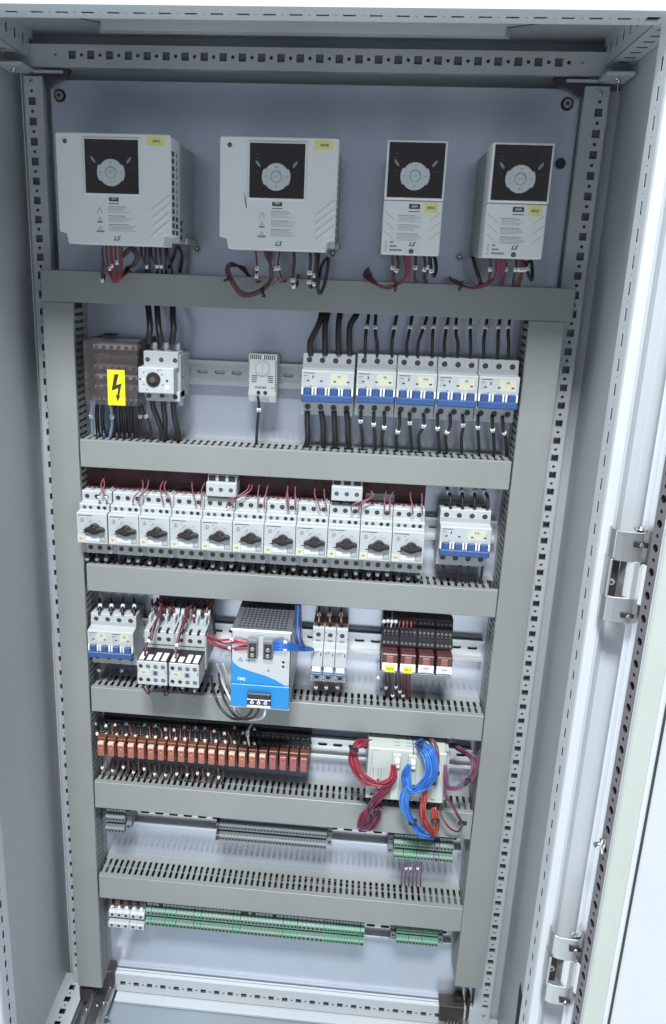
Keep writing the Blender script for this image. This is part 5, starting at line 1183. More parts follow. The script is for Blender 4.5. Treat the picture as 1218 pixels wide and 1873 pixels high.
 ["wire",1.0,"pink_wire","tenth thin reddish wire from the left dropping into the motor protection switches","thin wires dropping into the motor protection switches",[297,-15,-493,298,-25,-501,297,-42,-512,276,-52,-525,274,-52,-536],[]],
 ["wire",1.0,"pink_wire","eleventh thin reddish wire from the left dropping into the motor protection switches","thin wires dropping into the motor protection switches",[308,-15,-493,309,-25,-501,309,-42,-511,310,-52,-523,310,-52,-534],[]],
 ["wire",1.0,"pink_wire","twelfth thin reddish wire from the left dropping into the motor protection switches","thin wires dropping into the motor protection switches",[321,-15,-493,322,-25,-501,321,-42,-511,319,-52,-523,320,-52,-534],[]],
 ["wire",1.0,"pink_wire","thirteenth thin reddish wire from the left dropping into the motor protection switches","thin wires dropping into the motor protection switches",[349,-15,-492,350,-25,-500,351,-42,-510,354,-52,-522,355,-52,-533],[]],
 ["wire",1.0,"pink_wire","fourteenth thin reddish wire from the left dropping into the motor protection switches","thin wires dropping into the motor protection switches",[360,-15,-492,361,-25,-500,362,-42,-510,364,-52,-521,364,-52,-533],[]],
 ["wire",1.0,"pink_wire","fifteenth thin reddish wire from the left dropping into the motor protection switches","thin wires dropping into the motor protection switches",[349,-15,-494,351,-25,-503,350,-42,-513,351,-52,-522,354,-52,-535],[]],
 ["wire",1.0,"pink_wire","sixteenth thin reddish wire from the left dropping into the motor protection switches","thin wires dropping into the motor protection switches",[360,-15,-494,361,-25,-503,362,-42,-513,363,-52,-522,365,-52,-534],[]],
 ["wire",1.0,"pink_wire","seventeenth thin reddish wire from the left dropping into the motor protection switches","thin wires dropping into the motor protection switches",[389,-15,-493,390,-25,-502,390,-42,-512,396,-52,-521,400,-52,-533],[]],
 ["wire",1.0,"pink_wire","eighteenth thin reddish wire from the left dropping into the motor protection switches","thin wires dropping into the motor protection switches",[401,-15,-493,402,-25,-502,404,-42,-512,407,-52,-521,409,-52,-533],[]],
 ["wire",1.0,"pink_wire","nineteenth thin reddish wire from the left dropping into the motor protection switches","thin wires dropping into the motor protection switches",[465,-15,-492,465,-25,-500,473,-42,-510,445,-52,-521,445,-52,-533],[]],
 ["wire",1.0,"pink_wire","twentieth thin reddish wire from the left dropping into the motor protection switches","thin wires dropping into the motor protection switches",[467,-15,-492,467,-25,-500,472,-42,-510,456,-52,-520,454,-52,-533],[]],
 ["wire",1.0,"pink_wire","twenty-first thin reddish wire from the left dropping into the motor protection switches","thin wires dropping into the motor protection switches",[493,-15,-491,493,-25,-500,490,-42,-510,490,-52,-519,490,-52,-532],[]],
 ["wire",1.0,"pink_wire","twenty-second thin reddish wire from the left dropping into the motor protection switches","thin wires dropping into the motor protection switches",[503,-15,-491,504,-25,-500,498,-42,-510,497,-52,-519,498,-52,-531],[]],
 ["wire",1.0,"pink_wire","twenty-third thin reddish wire from the left dropping into the motor protection switches","thin wires dropping into the motor protection switches",[526,-15,-491,526,-25,-499,526,-42,-509,529,-52,-518,530,-52,-530],[]],
 ["wire",1.0,"pink_wire","twenty-fourth thin reddish wire from the left dropping into the motor protection switches","thin wires dropping into the motor protection switches",[542,-15,-490,542,-25,-499,542,-42,-509,542,-52,-518,544,-52,-530],[]],
 ["wire",2.3,"black_wire","first black lead from the left above the right breaker of the second row","leads above the right breaker of the second row",[580,-5,-491,579,-18,-499,583,-28,-508,584,-34,-524],[0.5]],
 ["wire",2.3,"black_wire","second black lead from the left above the right breaker of the second row","leads above the right breaker of the second row",[600,-5,-490,599,-18,-497,600,-28,-507,601,-34,-523],[0.5]],
 ["wire",2.3,"black_wire","third black lead from the left above the right breaker of the second row","leads above the right breaker of the second row",[619,-5,-489,618,-18,-496,617,-28,-506,618,-34,-522],[0.5]],
 ["wire",2.3,"black_wire","fourth black lead from the left above the right breaker of the second row","leads above the right breaker of the second row",[630,-5,-488,629,-18,-496,635,-28,-505,636,-34,-521],[0.5]],
 ["wire",2.0,"dark_wire","first dark lead from the left below the right breaker of the second row","leads below the right breaker of the second row",[581,-34,-611,582,-28,-628,581,-22,-643,584,-5,-660],[]],
 ["wire",2.0,"dark_wire","second dark lead from the left below the right breaker of the second row","leads below the right breaker of the second row",[605,-34,-609,605,-28,-626,605,-22,-642,609,-5,-658],[]],
 ["wire",2.0,"dark_wire","third dark lead from the left below the right breaker of the second row","leads below the right breaker of the second row",[617,-34,-609,617,-28,-625,617,-22,-641,621,-5,-657],[]],
 ["wire",2.0,"dark_wire","fourth dark lead from the left below the right breaker of the second row","leads below the right breaker of the second row",[637,-34,-607,638,-28,-624,638,-22,-639,642,-5,-656],[]],
 ["wire",2.0,"dark_wire","short dark lead at the left bottom terminal of motor switch Q11","short leads below the motor protection switches",[52,-36,-620,50,-34,-635,44,-24,-651,36,-8,-667],[0.34]],
 ["wire",2.0,"dark_wire","short dark lead at the middle bottom terminal of motor switch Q11","short leads below the motor protection switches",[66,-36,-619,65,-34,-634,59,-24,-650,51,-8,-666],[0.35]],
 ["wire",2.0,"dark_wire","short dark lead at the right bottom terminal of motor switch Q11","short leads below the motor protection switches",[81,-36,-618,79,-34,-633,74,-24,-649,66,-8,-665],[0.41]],
 ["wire",2.0,"dark_wire","short dark lead at the left bottom terminal of motor switch Q1","short leads below the motor protection switches",[100,-36,-620,99,-34,-634,92,-24,-651,85,-8,-667],[0.5]],
 ["wire",2.0,"dark_wire","short dark lead at the middle bottom terminal of motor switch Q1","short leads below the motor protection switches",[114,-36,-619,114,-34,-633,107,-24,-650,100,-8,-666],[0.37]],
 ["wire",2.0,"dark_wire","short dark lead at the right bottom terminal of motor switch Q1","short leads below the motor protection switches",[129,-36,-618,128,-34,-632,122,-24,-649,116,-8,-665],[0.38]],
 ["wire",2.0,"dark_wire","short dark lead at the left bottom terminal of motor switch Q2","short leads below the motor protection switches",[147,-36,-619,146,-34,-634,141,-24,-650,134,-8,-666],[0.34]],
 ["wire",2.0,"dark_wire","short dark lead at the middle bottom terminal of motor switch Q2","short leads below the motor protection switches",[162,-36,-618,160,-34,-633,156,-24,-649,150,-8,-665],[0.52]],
 ["wire",2.0,"dark_wire","short dark lead at the right bottom terminal of motor switch Q2","short leads below the motor protection switches",[176,-36,-617,176,-34,-632,170,-24,-649,165,-8,-664],[0.5]],
 ["wire",2.0,"dark_wire","short dark lead at the left bottom terminal of motor switch Q3","short leads below the motor protection switches",[194,-36,-619,194,-34,-634,189,-24,-650,183,-8,-666],[0.36]],
 ["wire",2.0,"dark_wire","short dark lead at the middle bottom terminal of motor switch Q3","short leads below the motor protection switches",[209,-36,-618,208,-34,-633,204,-24,-649,198,-8,-665],[0.46]],
 ["wire",2.0,"dark_wire","short dark lead at the right bottom terminal of motor switch Q3","short leads below the motor protection switches",[223,-36,-617,223,-34,-632,218,-24,-648,213,-8,-664],[0.51]],
 ["wire",2.0,"dark_wire","short dark lead at the left bottom terminal of motor switch Q4","short leads below the motor protection switches",[241,-36,-618,242,-34,-633,237,-24,-650,232,-8,-665],[0.34]],
 ["wire",2.0,"dark_wire","short dark lead at the middle bottom terminal of motor switch Q4","short leads below the motor protection switches",[256,-36,-618,256,-34,-632,251,-24,-649,247,-8,-664],[0.47]],
 ["wire",2.0,"dark_wire","short dark lead at the right bottom terminal of motor switch Q4","short leads below the motor protection switches",[270,-36,-617,270,-34,-631,266,-24,-648,262,-8,-663],[0.36]],
 ["wire",2.0,"dark_wire","short dark lead at the left bottom terminal of motor switch Q5","short leads below the motor protection switches",[288,-36,-618,288,-34,-633,284,-24,-649,280,-8,-665],[0.34]],
 ["wire",2.0,"dark_wire","short dark lead at the middle bottom terminal of motor switch Q5","short leads below the motor protection switches",[302,-36,-617,303,-34,-632,299,-24,-648,295,-8,-664],[0.51]],
 ["wire",2.0,"dark_wire","short dark lead at the right bottom terminal of motor switch Q5","short leads below the motor protection switches",[317,-36,-616,317,-34,-631,313,-24,-647,310,-8,-663],[0.39]],
 ["wire",2.0,"dark_wire","short dark lead at the left bottom terminal of motor switch Q6","short leads below the motor protection switches",[335,-36,-618,335,-34,-632,332,-24,-649,328,-8,-664],[0.45]],
 ["wire",2.0,"dark_wire","short dark lead at the middle bottom terminal of motor switch Q6","short leads below the motor protection switches",[349,-36,-617,350,-34,-631,346,-24,-648,343,-8,-663],[0.51]],
 ["wire",2.0,"dark_wire","short dark lead at the right bottom terminal of motor switch Q6","short leads below the motor protection switches",[363,-36,-616,363,-34,-630,360,-24,-647,358,-8,-662],[0.41]],
 ["wire",2.0,"dark_wire","short dark lead at the left bottom terminal of motor switch Q7","short leads below the motor protection switches",[381,-36,-617,381,-34,-632,378,-24,-648,376,-8,-664],[0.41]],
 ["wire",2.0,"dark_wire","short dark lead at the middle bottom terminal of motor switch Q7","short leads below the motor protection switches",[395,-36,-616,395,-34,-631,393,-24,-647,391,-8,-663],[0.39]],
 ["wire",2.0,"dark_wire","short dark lead at the right bottom terminal of motor switch Q7","short leads below the motor protection switches",[409,-36,-615,410,-34,-630,407,-24,-646,405,-8,-662],[0.33]],
 ["wire",2.0,"dark_wire","short dark lead at the left bottom terminal of motor switch Q8","short leads below the motor protection switches",[427,-36,-617,426,-34,-631,425,-24,-648,424,-8,-663],[0.46]],
 ["wire",2.0,"dark_wire","short dark lead at the middle bottom terminal of motor switch Q8","short leads below the motor protection switches",[441,-36,-616,441,-34,-630,439,-24,-647,438,-8,-662],[0.44]],
 ["wire",2.0,"dark_wire","short dark lead at the right bottom terminal of motor switch Q8","short leads below the motor protection switches",[455,-36,-615,455,-34,-630,454,-24,-646,453,-8,-661],[0.4]],
 ["wire",2.0,"dark_wire","short dark lead at the left bottom terminal of motor switch Q9","short leads below the motor protection switches",[472,-36,-617,474,-34,-631,472,-24,-647,471,-8,-663],[0.36]],
 ["wire",2.0,"dark_wire","short dark lead at the middle bottom terminal of motor switch Q9","short leads below the motor protection switches",[486,-36,-616,487,-34,-630,486,-24,-646,485,-8,-662],[0.36]],
 ["wire",2.0,"dark_wire","short dark lead at the right bottom terminal of motor switch Q9","short leads below the motor protection switches",[500,-36,-615,501,-34,-629,500,-24,-645,500,-8,-661],[0.38]],
 ["wire",2.0,"dark_wire","short dark lead at the left bottom terminal of motor switch Q10","short leads below the motor protection switches",[518,-36,-616,518,-34,-631,518,-24,-647,518,-8,-662],[0.48]],
 ["wire",2.0,"dark_wire","short dark lead at the middle bottom terminal of motor switch Q10","short leads below the motor protection switches",[531,-36,-615,532,-34,-630,532,-24,-646,532,-8,-661],[0.44]],
 ["wire",2.0,"dark_wire","short dark lead at the right bottom terminal of motor switch Q10","short leads below the motor protection switches",[545,-36,-614,547,-34,-629,546,-24,-645,546,-8,-660],[0.34]],
 ["wire",2.2,"black_wire","first dark lead from the left above the twin breakers of the third row","leads above the left breakers of the third row",[57,-5,-712,64,-24,-713,66,-34,-720,66,-36,-724],[0.4]],
 ["wire",1.7,"dark_wire","first dark lead from the left below the twin breakers of the third row","leads below the left breakers of the third row",[61,-34,-808,59,-28,-828,50,-18,-859,45,-5,-878],[0.3]],
 ["wire",2.2,"black_wire","second dark lead from the left above the twin breakers of the third row","leads above the left breakers of the third row",[75,-5,-711,82,-24,-712,84,-34,-719,85,-36,-723],[0.4]],
 ["wire",1.7,"dark_wire","second dark lead from the left below the twin breakers of the third row","leads below the left breakers of the third row",[80,-34,-806,78,-28,-827,69,-18,-857,64,-5,-876],[]],
 ["wire",2.2,"black_wire","third dark lead from the left above the twin breakers of the third row","leads above the left breakers of the third row",[94,-5,-709,100,-24,-711,102,-34,-717,103,-36,-722],[0.4]],
 ["wire",1.7,"dark_wire","third dark lead from the left below the twin breakers of the third row","leads below the left breakers of the third row",[98,-34,-805,96,-28,-825,88,-18,-856,84,-5,-874],[0.3]],
 ["wire",2.2,"black_wire","fourth dark lead from the left above the twin breakers of the third row","leads above the left breakers of the third row",[112,-5,-708,118,-24,-710,120,-34,-716,121,-36,-720],[0.4]],
 ["wire",1.7,"dark_wire","fourth dark lead from the left below the twin breakers of the third row","leads below the left breakers of the third row",[116,-34,-803,115,-28,-824,107,-18,-854,103,-5,-873],[]],
 ["wire",1.9,"dark_wire","first dark lead from the left entering a contactor from above","leads above the contactors",[141,-5,-708,145,-20,-707,147,-30,-715,149,-36,-729,149,-40,-738],[]],
 ["wire",1.9,"maroon_wire","second dark lead from the left entering a contactor from above","leads above the contactors",[161,-5,-706,164,-20,-706,166,-30,-714,167,-36,-728,168,-40,-737],[0.62]],
 ["wire",1.9,"brown_wire","third dark lead from the left entering a contactor from above","leads above the contactors",[175,-5,-705,178,-20,-705,182,-30,-713,184,-36,-727,185,-40,-735],[0.62]],
 ["wire",1.9,"dark_wire","fourth dark lead from the left entering a contactor from above","leads above the contactors",[197,-5,-704,200,-20,-703,201,-30,-712,202,-36,-725,203,-40,-734],[0.62]],
 ["wire",1.9,"maroon_wire","fifth dark lead from the left entering a contactor from above","leads above the contactors",[210,-5,-703,214,-20,-702,213,-30,-711,214,-36,-725,215,-40,-733],[0.62]],
 ["wire",1.9,"brown_wire","sixth dark lead from the left entering a contactor from above","leads above the contactors",[231,-5,-701,234,-20,-701,232,-30,-709,233,-36,-723,234,-40,-732],[0.62]],
 ["wire",1.9,"dark_wire","seventh dark lead from the left entering a contactor from above","leads above the contactors",[149,-5,-707,153,-20,-707,147,-30,-715,149,-36,-729,149,-40,-738],[]],
 ["wire",1.9,"maroon_wire","eighth dark lead from the left entering a contactor from above","leads above the contactors",[165,-5,-706,168,-20,-706,174,-30,-713,175,-36,-727,176,-40,-736],[]],
 ["wire",1.7,"maroon_wire","first maroon control wire crossing in front of the contactors","maroon control wires in front of the contactors",[153,-20,-698,167,-50,-703,163,-75,-714,160,-90,-730,158,-105,-737,158,-112,-749],[0.68]],
 ["wire",1.7,"maroon_wire","second maroon control wire crossing in front of the contactors","maroon control wires in front of the contactors",[204,-20,-703,205,-50,-709,204,-80,-717,202,-95,-730,202,-105,-741,203,-112,-749],[0.7]],
 ["wire",1.7,"maroon_wire","third maroon control wire crossing in front of the contactors","maroon control wires in front of the contactors",[210,-20,-699,208,-50,-704,207,-75,-713,203,-90,-727,203,-100,-736],[]],
 ["wire",1.7,"maroon_wire","fourth maroon control wire crossing in front of the contactors","maroon control wires in front of the contactors",[163,-20,-698,164,-55,-709,163,-80,-722,162,-92,-733],[]],
 ["wire",1.2,"brown_wire","first thin brown wire from the left hanging under the contactor front blocks","thin wires below the contactor front blocks",[148,-95,-804,148,-80,-823,151,-70,-835,145,-50,-838,137,-30,-843],[]],
 ["wire",1.2,"brown_wire","second thin brown wire from the left hanging under the contactor front blocks","thin wires below the contactor front blocks",[155,-95,-803,154,-85,-818,149,-60,-836,145,-30,-854],[]],
 ["wire",1.2,"brown_wire","third thin brown wire from the left hanging under the contactor front blocks","thin wires below the contactor front blocks",[194,-95,-803,186,-80,-824,176,-70,-836,170,-48,-844,167,-20,-855],[]],
 ["wire",1.2,"brown_wire","fourth thin brown wire from the left hanging under the contactor front blocks","thin wires below the contactor front blocks",[208,-95,-803,207,-80,-818,197,-40,-844],[0.1]],
 ["wire",1.2,"brown_wire","fifth thin brown wire from the left hanging under the contactor front blocks","thin wires below the contactor front blocks",[227,-95,-806,225,-85,-822,219,-60,-839],[0.1]],
 ["wire",1.2,"brown_wire","sixth thin brown wire from the left hanging under the contactor front blocks","thin wires below the contactor front blocks",[175,-95,-802,173,-80,-818,164,-50,-838],[0.1]],
 ["wire",2.0,"black_wire","first dark wire from the left in the tangle between contactors and trunking","tangle of wires behind the contactors",[182,-10,-701,182,-18,-716,185,-22,-737,186,-20,-755],[]],
 ["wire",2.0,"dark_wire","second dark wire from the left in the tangle between contactors and trunking","tangle of wires behind the contactors",[192,-13,-699,195,-18,-715,195,-22,-737,196,-20,-755],[]],
 ["wire",2.0,"maroon_wire","third dark wire from the left in the tangle between contactors and trunking","tangle of wires behind the contactors",[202,-16,-697,201,-18,-715,204,-22,-736,205,-20,-754],[]],
 ["wire",2.0,"black_wire","fourth dark wire from the left in the tangle between contactors and trunking","tangle of wires behind the contactors",[212,-19,-695,214,-18,-714,214,-22,-735,215,-20,-753],[]],
 ["wire",2.0,"dark_wire","fifth dark wire from the left in the tangle between contactors and trunking","tangle of wires behind the contactors",[222,-22,-693,219,-18,-713,223,-22,-735,224,-20,-752],[]],
 ["wire",2.0,"maroon_wire","sixth dark wire from the left in the tangle between contactors and trunking","tangle of wires behind the contactors",[232,-25,-691,233,-18,-712,233,-22,-734,234,-20,-752],[]],
 ["wire",2.0,"black_wire","seventh dark wire from the left in the tangle between contactors and trunking","tangle of wires behind the contactors",[242,-28,-689,238,-18,-712,242,-22,-733,243,-20,-751],[]],
 ["wire",1.6,"bright_red_wire","first red wire from the top running from the contactor to the power supply output","red output wires of the power supply",[238,-60,-734,252,-80,-728,264,-95,-724,285,-112,-713,302,-114,-714,311,-113,-715],[0.62]],
 ["wire",1.6,"bright_red_wire","second red wire from the top running from the contactor to the power supply output","red output wires of the power supply",[238,-60,-735,254,-80,-731,271,-100,-726,289,-112,-718,311,-113,-718],[]],
 ["wire",1.6,"pink_wire","third red wire from the top running from the contactor to the power supply output","red output wires of the power supply",[239,-60,-738,254,-80,-737,273,-100,-732,293,-112,-726,311,-113,-723],[0.62]],
 ["wire",1.6,"bright_red_wire","fourth red wire from the top running from the contactor to the power supply output","red output wires of the power supply",[240,-60,-739,252,-80,-739,275,-100,-735,295,-112,-728,312,-113,-725],[]],
 ["wire",1.5,"blue_wire","first blue wire from the top running from the power supply output to the right","blue output wires of the power supply",[343,-113,-711,356,-116,-709,368,-110,-714,379,-92,-725,393,-72,-737,399,-60,-745],[0.28]],
 ["wire",1.5,"blue_wire","second blue wire from the top running from the power supply output to the right","blue output wires of the power supply",[343,-113,-714,356,-116,-711,368,-110,-716,379,-92,-726,393,-72,-738,399,-60,-745],[]],
 ["wire",1.5,"blue_wire","third blue wire from the top running from the power supply output to the right","blue output wires of the power supply",[343,-113,-717,356,-116,-714,368,-110,-718,380,-92,-728,393,-72,-739,399,-60,-746],[]],
 ["wire",1.5,"blue_wire","fourth blue wire from the top running from the power supply output to the right","blue output wires of the power supply",[343,-113,-719,356,-116,-717,368,-110,-720,380,-92,-730,393,-72,-740,399,-60,-746],[]],
 ["wire",1.5,"blue_wire","fifth blue wire from the top running from the power supply output to the right","blue output wires of the power supply",[343,-113,-722,356,-116,-720,368,-110,-722,380,-92,-731,393,-72,-741,399,-60,-746],[]],
 ["wire",1.5,"blue_wire","sixth blue wire from the top running from the power supply output to the right","blue output wires of the power supply",[344,-113,-725,356,-116,-722,368,-110,-724,380,-92,-733,393,-72,-742,399,-60,-747],[0.28]],
 ["wire",1.5,"navy_wire","first blue wire of the bunch rising beside the power supply","blue bunch rising beside the power supply",[366,-30,-682,370,-50,-688,371,-75,-701,374,-90,-717,380,-92,-728],[]],  # blue bunch in shadow: most strands coloured navy to show it
 ["wire",1.5,"navy_wire","second blue wire of the bunch rising beside the power supply","blue bunch rising beside the power supply",[368,-30,-682,372,-50,-688,373,-75,-701,377,-90,-717,382,-92,-728],[]],
 ["wire",1.5,"blue_wire","third blue wire of the bunch rising beside the power supply","blue bunch rising beside the power supply",[371,-30,-681,373,-50,-688,375,-75,-700,379,-90,-717,384,-92,-727],[]],
 ["wire",1.5,"navy_wire","fourth blue wire of the bunch rising beside the power supply","blue bunch rising beside the power supply",[373,-30,-681,375,-50,-688,377,-75,-700,381,-90,-717,386,-92,-727],[]],
 ["wire",1.5,"navy_wire","fifth blue wire of the bunch rising beside the power supply","blue bunch rising beside the power supply",[375,-30,-681,377,-50,-688,380,-75,-700,383,-90,-717,388,-92,-727],[]],
 ["wire",1.9,"black_wire","black mains lead looping left under the power supply","",[315,-112,-812,315,-112,-824,312,-112,-830,303,-108,-841,285,-100,-847,266,-90,-838,255,-80,-822,247,-60,-817,239,-20,-825],[0.07]],
 ["wire",1.9,"dark_wire","dark grey mains lead looping left under the power supply","",[325,-112,-811,325,-112,-822,323,-112,-828,316,-106,-840,302,-98,-848,285,-88,-848,268,-70,-835,257,-40,-830,249,-15,-822],[0.07]],
 ["wire",1.9,"white_wire","white mains lead looping left under the power supply","",[335,-112,-810,335,-112,-822,333,-110,-833,326,-100,-844,306,-90,-853,290,-80,-851,274,-60,-837,257,-30,-827,249,-10,-821],[]],
 ["wire",1.5,"white_wire","first pale wire from the left slanting behind the lower left of the power supply","pale wires left of the power supply",[248,-30,-797,255,-28,-817,263,-26,-842,269,-22,-859],[]],
 ["wire",1.5,"bluegrey_wire","second pale wire from the left slanting behind the lower left of the power supply","pale wires left of the power supply",[253,-30,-796,259,-28,-817,267,-26,-841,271,-22,-859],[]],
 ["wire",1.5,"white_wire","third pale wire from the left slanting behind the lower left of the power supply","pale wires left of the power supply",[258,-30,-796,264,-28,-816,271,-26,-841,273,-22,-859],[]],
 ["wire",1.8,"brown_wire","first brown lead from the left above the three single pole breakers","leads above the single pole breakers",[403,-5,-701,403,-20,-703,404,-34,-705,404,-40,-711],[0.5]],
 ["wire",1.8,"brown_wire","first brown lead from the left below the three single pole breakers","leads below the single pole breakers",[403,-40,-801,404,-34,-820,404,-24,-838,404,-5,-857],[0.42]],
 ["wire",1.8,"brown_wire","second brown lead from the left above the three single pole breakers","leads above the single pole breakers",[419,-5,-700,419,-20,-702,420,-34,-704,421,-40,-710],[0.5]],
 ["wire",1.8,"brown_wire","second brown lead from the left below the three single pole breakers","leads below the single pole breakers",[419,-40,-799,420,-34,-819,420,-24,-836,420,-5,-856],[0.42]],
 ["wire",1.8,"brown_wire","third brown lead from the left above the three single pole breakers","leads above the single pole breakers",[437,-5,-699,437,-20,-701,437,-34,-703,438,-40,-709],[0.5]],
 ["wire",1.8,"brown_wire","third brown lead from the left below the three single pole breakers","leads below the single pole breakers",[436,-40,-798,437,-34,-817,439,-24,-835,439,-5,-855],[0.42]],
 ["wire",1.5,"black_wire","first lead from the left entering the four plug-in relays from above","leads above the plug-in relays",[502,-5,-699,503,-20,-702,501,-30,-709,501,-34,-715],[0.6]],
 ["wire",1.5,"dark_wire","second lead from the left entering the four plug-in relays from above","leads above the plug-in relays",[508,-5,-698,509,-20,-701,507,-30,-708,507,-34,-715],[0.6]],
 ["wire",1.5,"bluegrey_wire","third lead from the left entering the four plug-in relays from above","leads above the plug-in relays",[514,-5,-698,514,-20,-701,513,-30,-708,512,-34,-714],[0.6]],
 ["wire",1.5,"dark_wire","fourth lead from the left entering the four plug-in relays from above","leads above the plug-in relays",[520,-5,-697,520,-20,-700,519,-30,-708,518,-34,-714],[0.6]],
 ["wire",1.5,"maroon_wire","fifth lead from the left entering the four plug-in relays from above","leads above the plug-in relays",[526,-5,-697,526,-20,-700,525,-30,-707,524,-34,-713],[]],
 ["wire",1.5,"red_wire","sixth lead from the left entering the four plug-in relays from above","leads above the plug-in relays",[532,-5,-697,532,-20,-699,531,-30,-707,530,-34,-713],[]],
 ["wire",1.5,"maroon_wire","seventh lead from the left entering the four plug-in relays from above","leads above the plug-in relays",[538,-5,-696,538,-20,-699,536,-30,-706,536,-34,-713],[]],
 ["wire",1.5,"red_wire","eighth lead from the left entering the four plug-in relays from above","leads above the plug-in relays",[544,-5,-696,544,-20,-699,542,-30,-706,542,-34,-712],[]],
 ["wire",1.5,"black_wire","first lead from the left leaving the four plug-in relays below","leads below the plug-in relays",[508,-38,-783,510,-36,-796,512,-26,-819,514,-14,-843,515,-4,-857],[0.5]],
 ["wire",1.5,"dark_wire","second lead from the left leaving the four plug-in relays below","leads below the plug-in relays",[513,-38,-783,515,-36,-796,517,-26,-818,519,-14,-842,520,-4,-857],[]],
 ["wire",1.5,"purple_wire","third lead from the left leaving the four plug-in relays below","leads below the plug-in relays",[518,-38,-782,520,-36,-795,522,-26,-818,524,-14,-842,526,-4,-857],[0.7]],
 ["wire",1.5,"dark_wire","fourth lead from the left leaving the four plug-in relays below","leads below the plug-in relays",[524,-38,-782,525,-36,-795,527,-26,-817,530,-14,-842,531,-4,-856],[0.5]],
 ["wire",1.5,"maroon_wire","fifth lead from the left leaving the four plug-in relays below","leads below the plug-in relays",[529,-38,-781,531,-36,-794,533,-26,-817,535,-14,-841,536,-4,-856],[0.6]],
 ["wire",1.5,"red_wire","sixth lead from the left leaving the four plug-in relays below","leads below the plug-in relays",[534,-38,-781,536,-36,-794,538,-26,-816,540,-14,-841,542,-4,-855],[0.7]],
 ["wire",1.5,"maroon_wire","seventh lead from the left leaving the four plug-in relays below","leads below the plug-in relays",[539,-38,-781,541,-36,-794,543,-26,-816,546,-14,-840,547,-4,-855],[]],
 ["wire",1.5,"red_wire","eighth lead from the left leaving the four plug-in relays below","leads below the plug-in relays",[544,-38,-780,546,-36,-793,548,-26,-816,551,-14,-840,552,-4,-854],[]],
 ["wire",2,"bluegrey_wire","grey blue lead with a white sleeve left of the plug-in relays","",[502,-10,-808,499,-14,-814,501,-14,-826,504,-8,-852],[0.25]],
 ["wire",1.3,"black_wire","first thin lead from the left above the slim relays","leads above the slim relays",[44,-5,-922,47,-20,-927,52,-30,-932,56,-36,-940],[0.35,0.9]],
 ["wire",1.3,"dark_wire","second thin lead from the left above the slim relays","leads above the slim relays",[52,-5,-922,56,-20,-927,60,-30,-932,62,-36,-940],[]],
 ["wire",1.3,"black_wire","third thin lead from the left above the slim relays","leads above the slim relays",[60,-5,-922,65,-20,-926,67,-30,-932,72,-36,-940],[0.42,0.9]],
 ["wire",1.3,"brown_wire","fourth thin lead from the left above the slim relays","leads above the slim relays",[69,-5,-922,75,-20,-926,78,-30,-932,81,-36,-940],[]],
 ["wire",1.3,"black_wire","fifth thin lead from the left above the slim relays","leads above the slim relays",[77,-5,-921,80,-20,-926,84,-30,-932,89,-36,-939],[0.39,0.9]],
 ["wire",1.3,"dark_wire","sixth thin lead from the left above the slim relays","leads above the slim relays",[85,-5,-921,89,-20,-926,95,-30,-931,96,-36,-939],[]],
 ["wire",1.3,"black_wire","seventh thin lead from the left above the slim relays","leads above the slim relays",[93,-5,-921,99,-20,-926,101,-30,-931,103,-36,-939],[0.31,0.9]],
 ["wire",1.3,"brown_wire","eighth thin lead from the left above the slim relays","leads above the slim relays",[102,-5,-921,105,-20,-926,109,-30,-931,114,-36,-939],[]],
 ["wire",1.3,"black_wire","ninth thin lead from the left above the slim relays","leads above the slim relays",[110,-5,-921,113,-20,-925,116,-30,-931,118,-36,-939],[0.24,0.9]],
 ["wire",1.3,"dark_wire","tenth thin lead from the left above the slim relays","leads above the slim relays",[118,-5,-921,123,-20,-925,125,-30,-931,127,-36,-939],[]],
 ["wire",1.3,"black_wire","eleventh thin lead from the left above the slim relays","leads above the slim relays",[126,-5,-921,129,-20,-925,136,-30,-930,136,-36,-939],[0.25,0.9]],
 ["wire",1.3,"brown_wire","twelfth thin lead from the left above the slim relays","leads above the slim relays",[134,-5,-920,137,-20,-925,140,-30,-931,143,-36,-938],[]],
 ["wire",1.3,"black_wire","thirteenth thin lead from the left above the slim relays","leads above the slim relays",[143,-5,-920,147,-20,-925,149,-30,-930,151,-36,-938],[0.32,0.9]],
 ["wire",1.3,"pink_wire","fourteenth thin lead from the left above the slim relays","leads above the slim relays",[151,-5,-920,154,-20,-925,160,-30,-930,159,-36,-938],[]],
 ["wire",1.3,"maroon_wire","fifteenth thin lead from the left above the slim relays","leads above the slim relays",[159,-5,-920,163,-20,-924,167,-30,-930,168,-36,-938],[0.45,0.9]],
 ["wire",1.3,"pink_wire","sixteenth thin lead from the left above the slim relays","leads above the slim relays",[167,-5,-920,171,-20,-924,173,-30,-930,176,-36,-938],[]],
 ["wire",1.3,"maroon_wire","seventeenth thin lead from the left above the slim relays","leads above the slim relays",[175,-5,-920,177,-20,-924,182,-30,-930,183,-36,-938],[0.42,0.9]],
 ["wire",1.3,"pink_wire","eighteenth thin lead from the left above the slim relays","leads above the slim relays",[184,-5,-920,188,-20,-924,190,-30,-929,191,-36,-937],[]],
 ["wire",1.3,"maroon_wire","nineteenth thin lead from the left above the slim relays","leads above the slim relays",[192,-5,-919,194,-20,-924,197,-30,-929,199,-36,-937],[0.26,0.9]],
 ["wire",1.3,"pink_wire","twentieth thin lead from the left above the slim relays","leads above the slim relays",[200,-5,-919,204,-20,-924,205,-30,-929,207,-36,-937],[]],
 ["wire",1.3,"maroon_wire","twenty-first thin lead from the left above the slim relays","leads above the slim relays",[208,-5,-919,213,-20,-923,214,-30,-929,218,-36,-937],[0.3,0.9]],
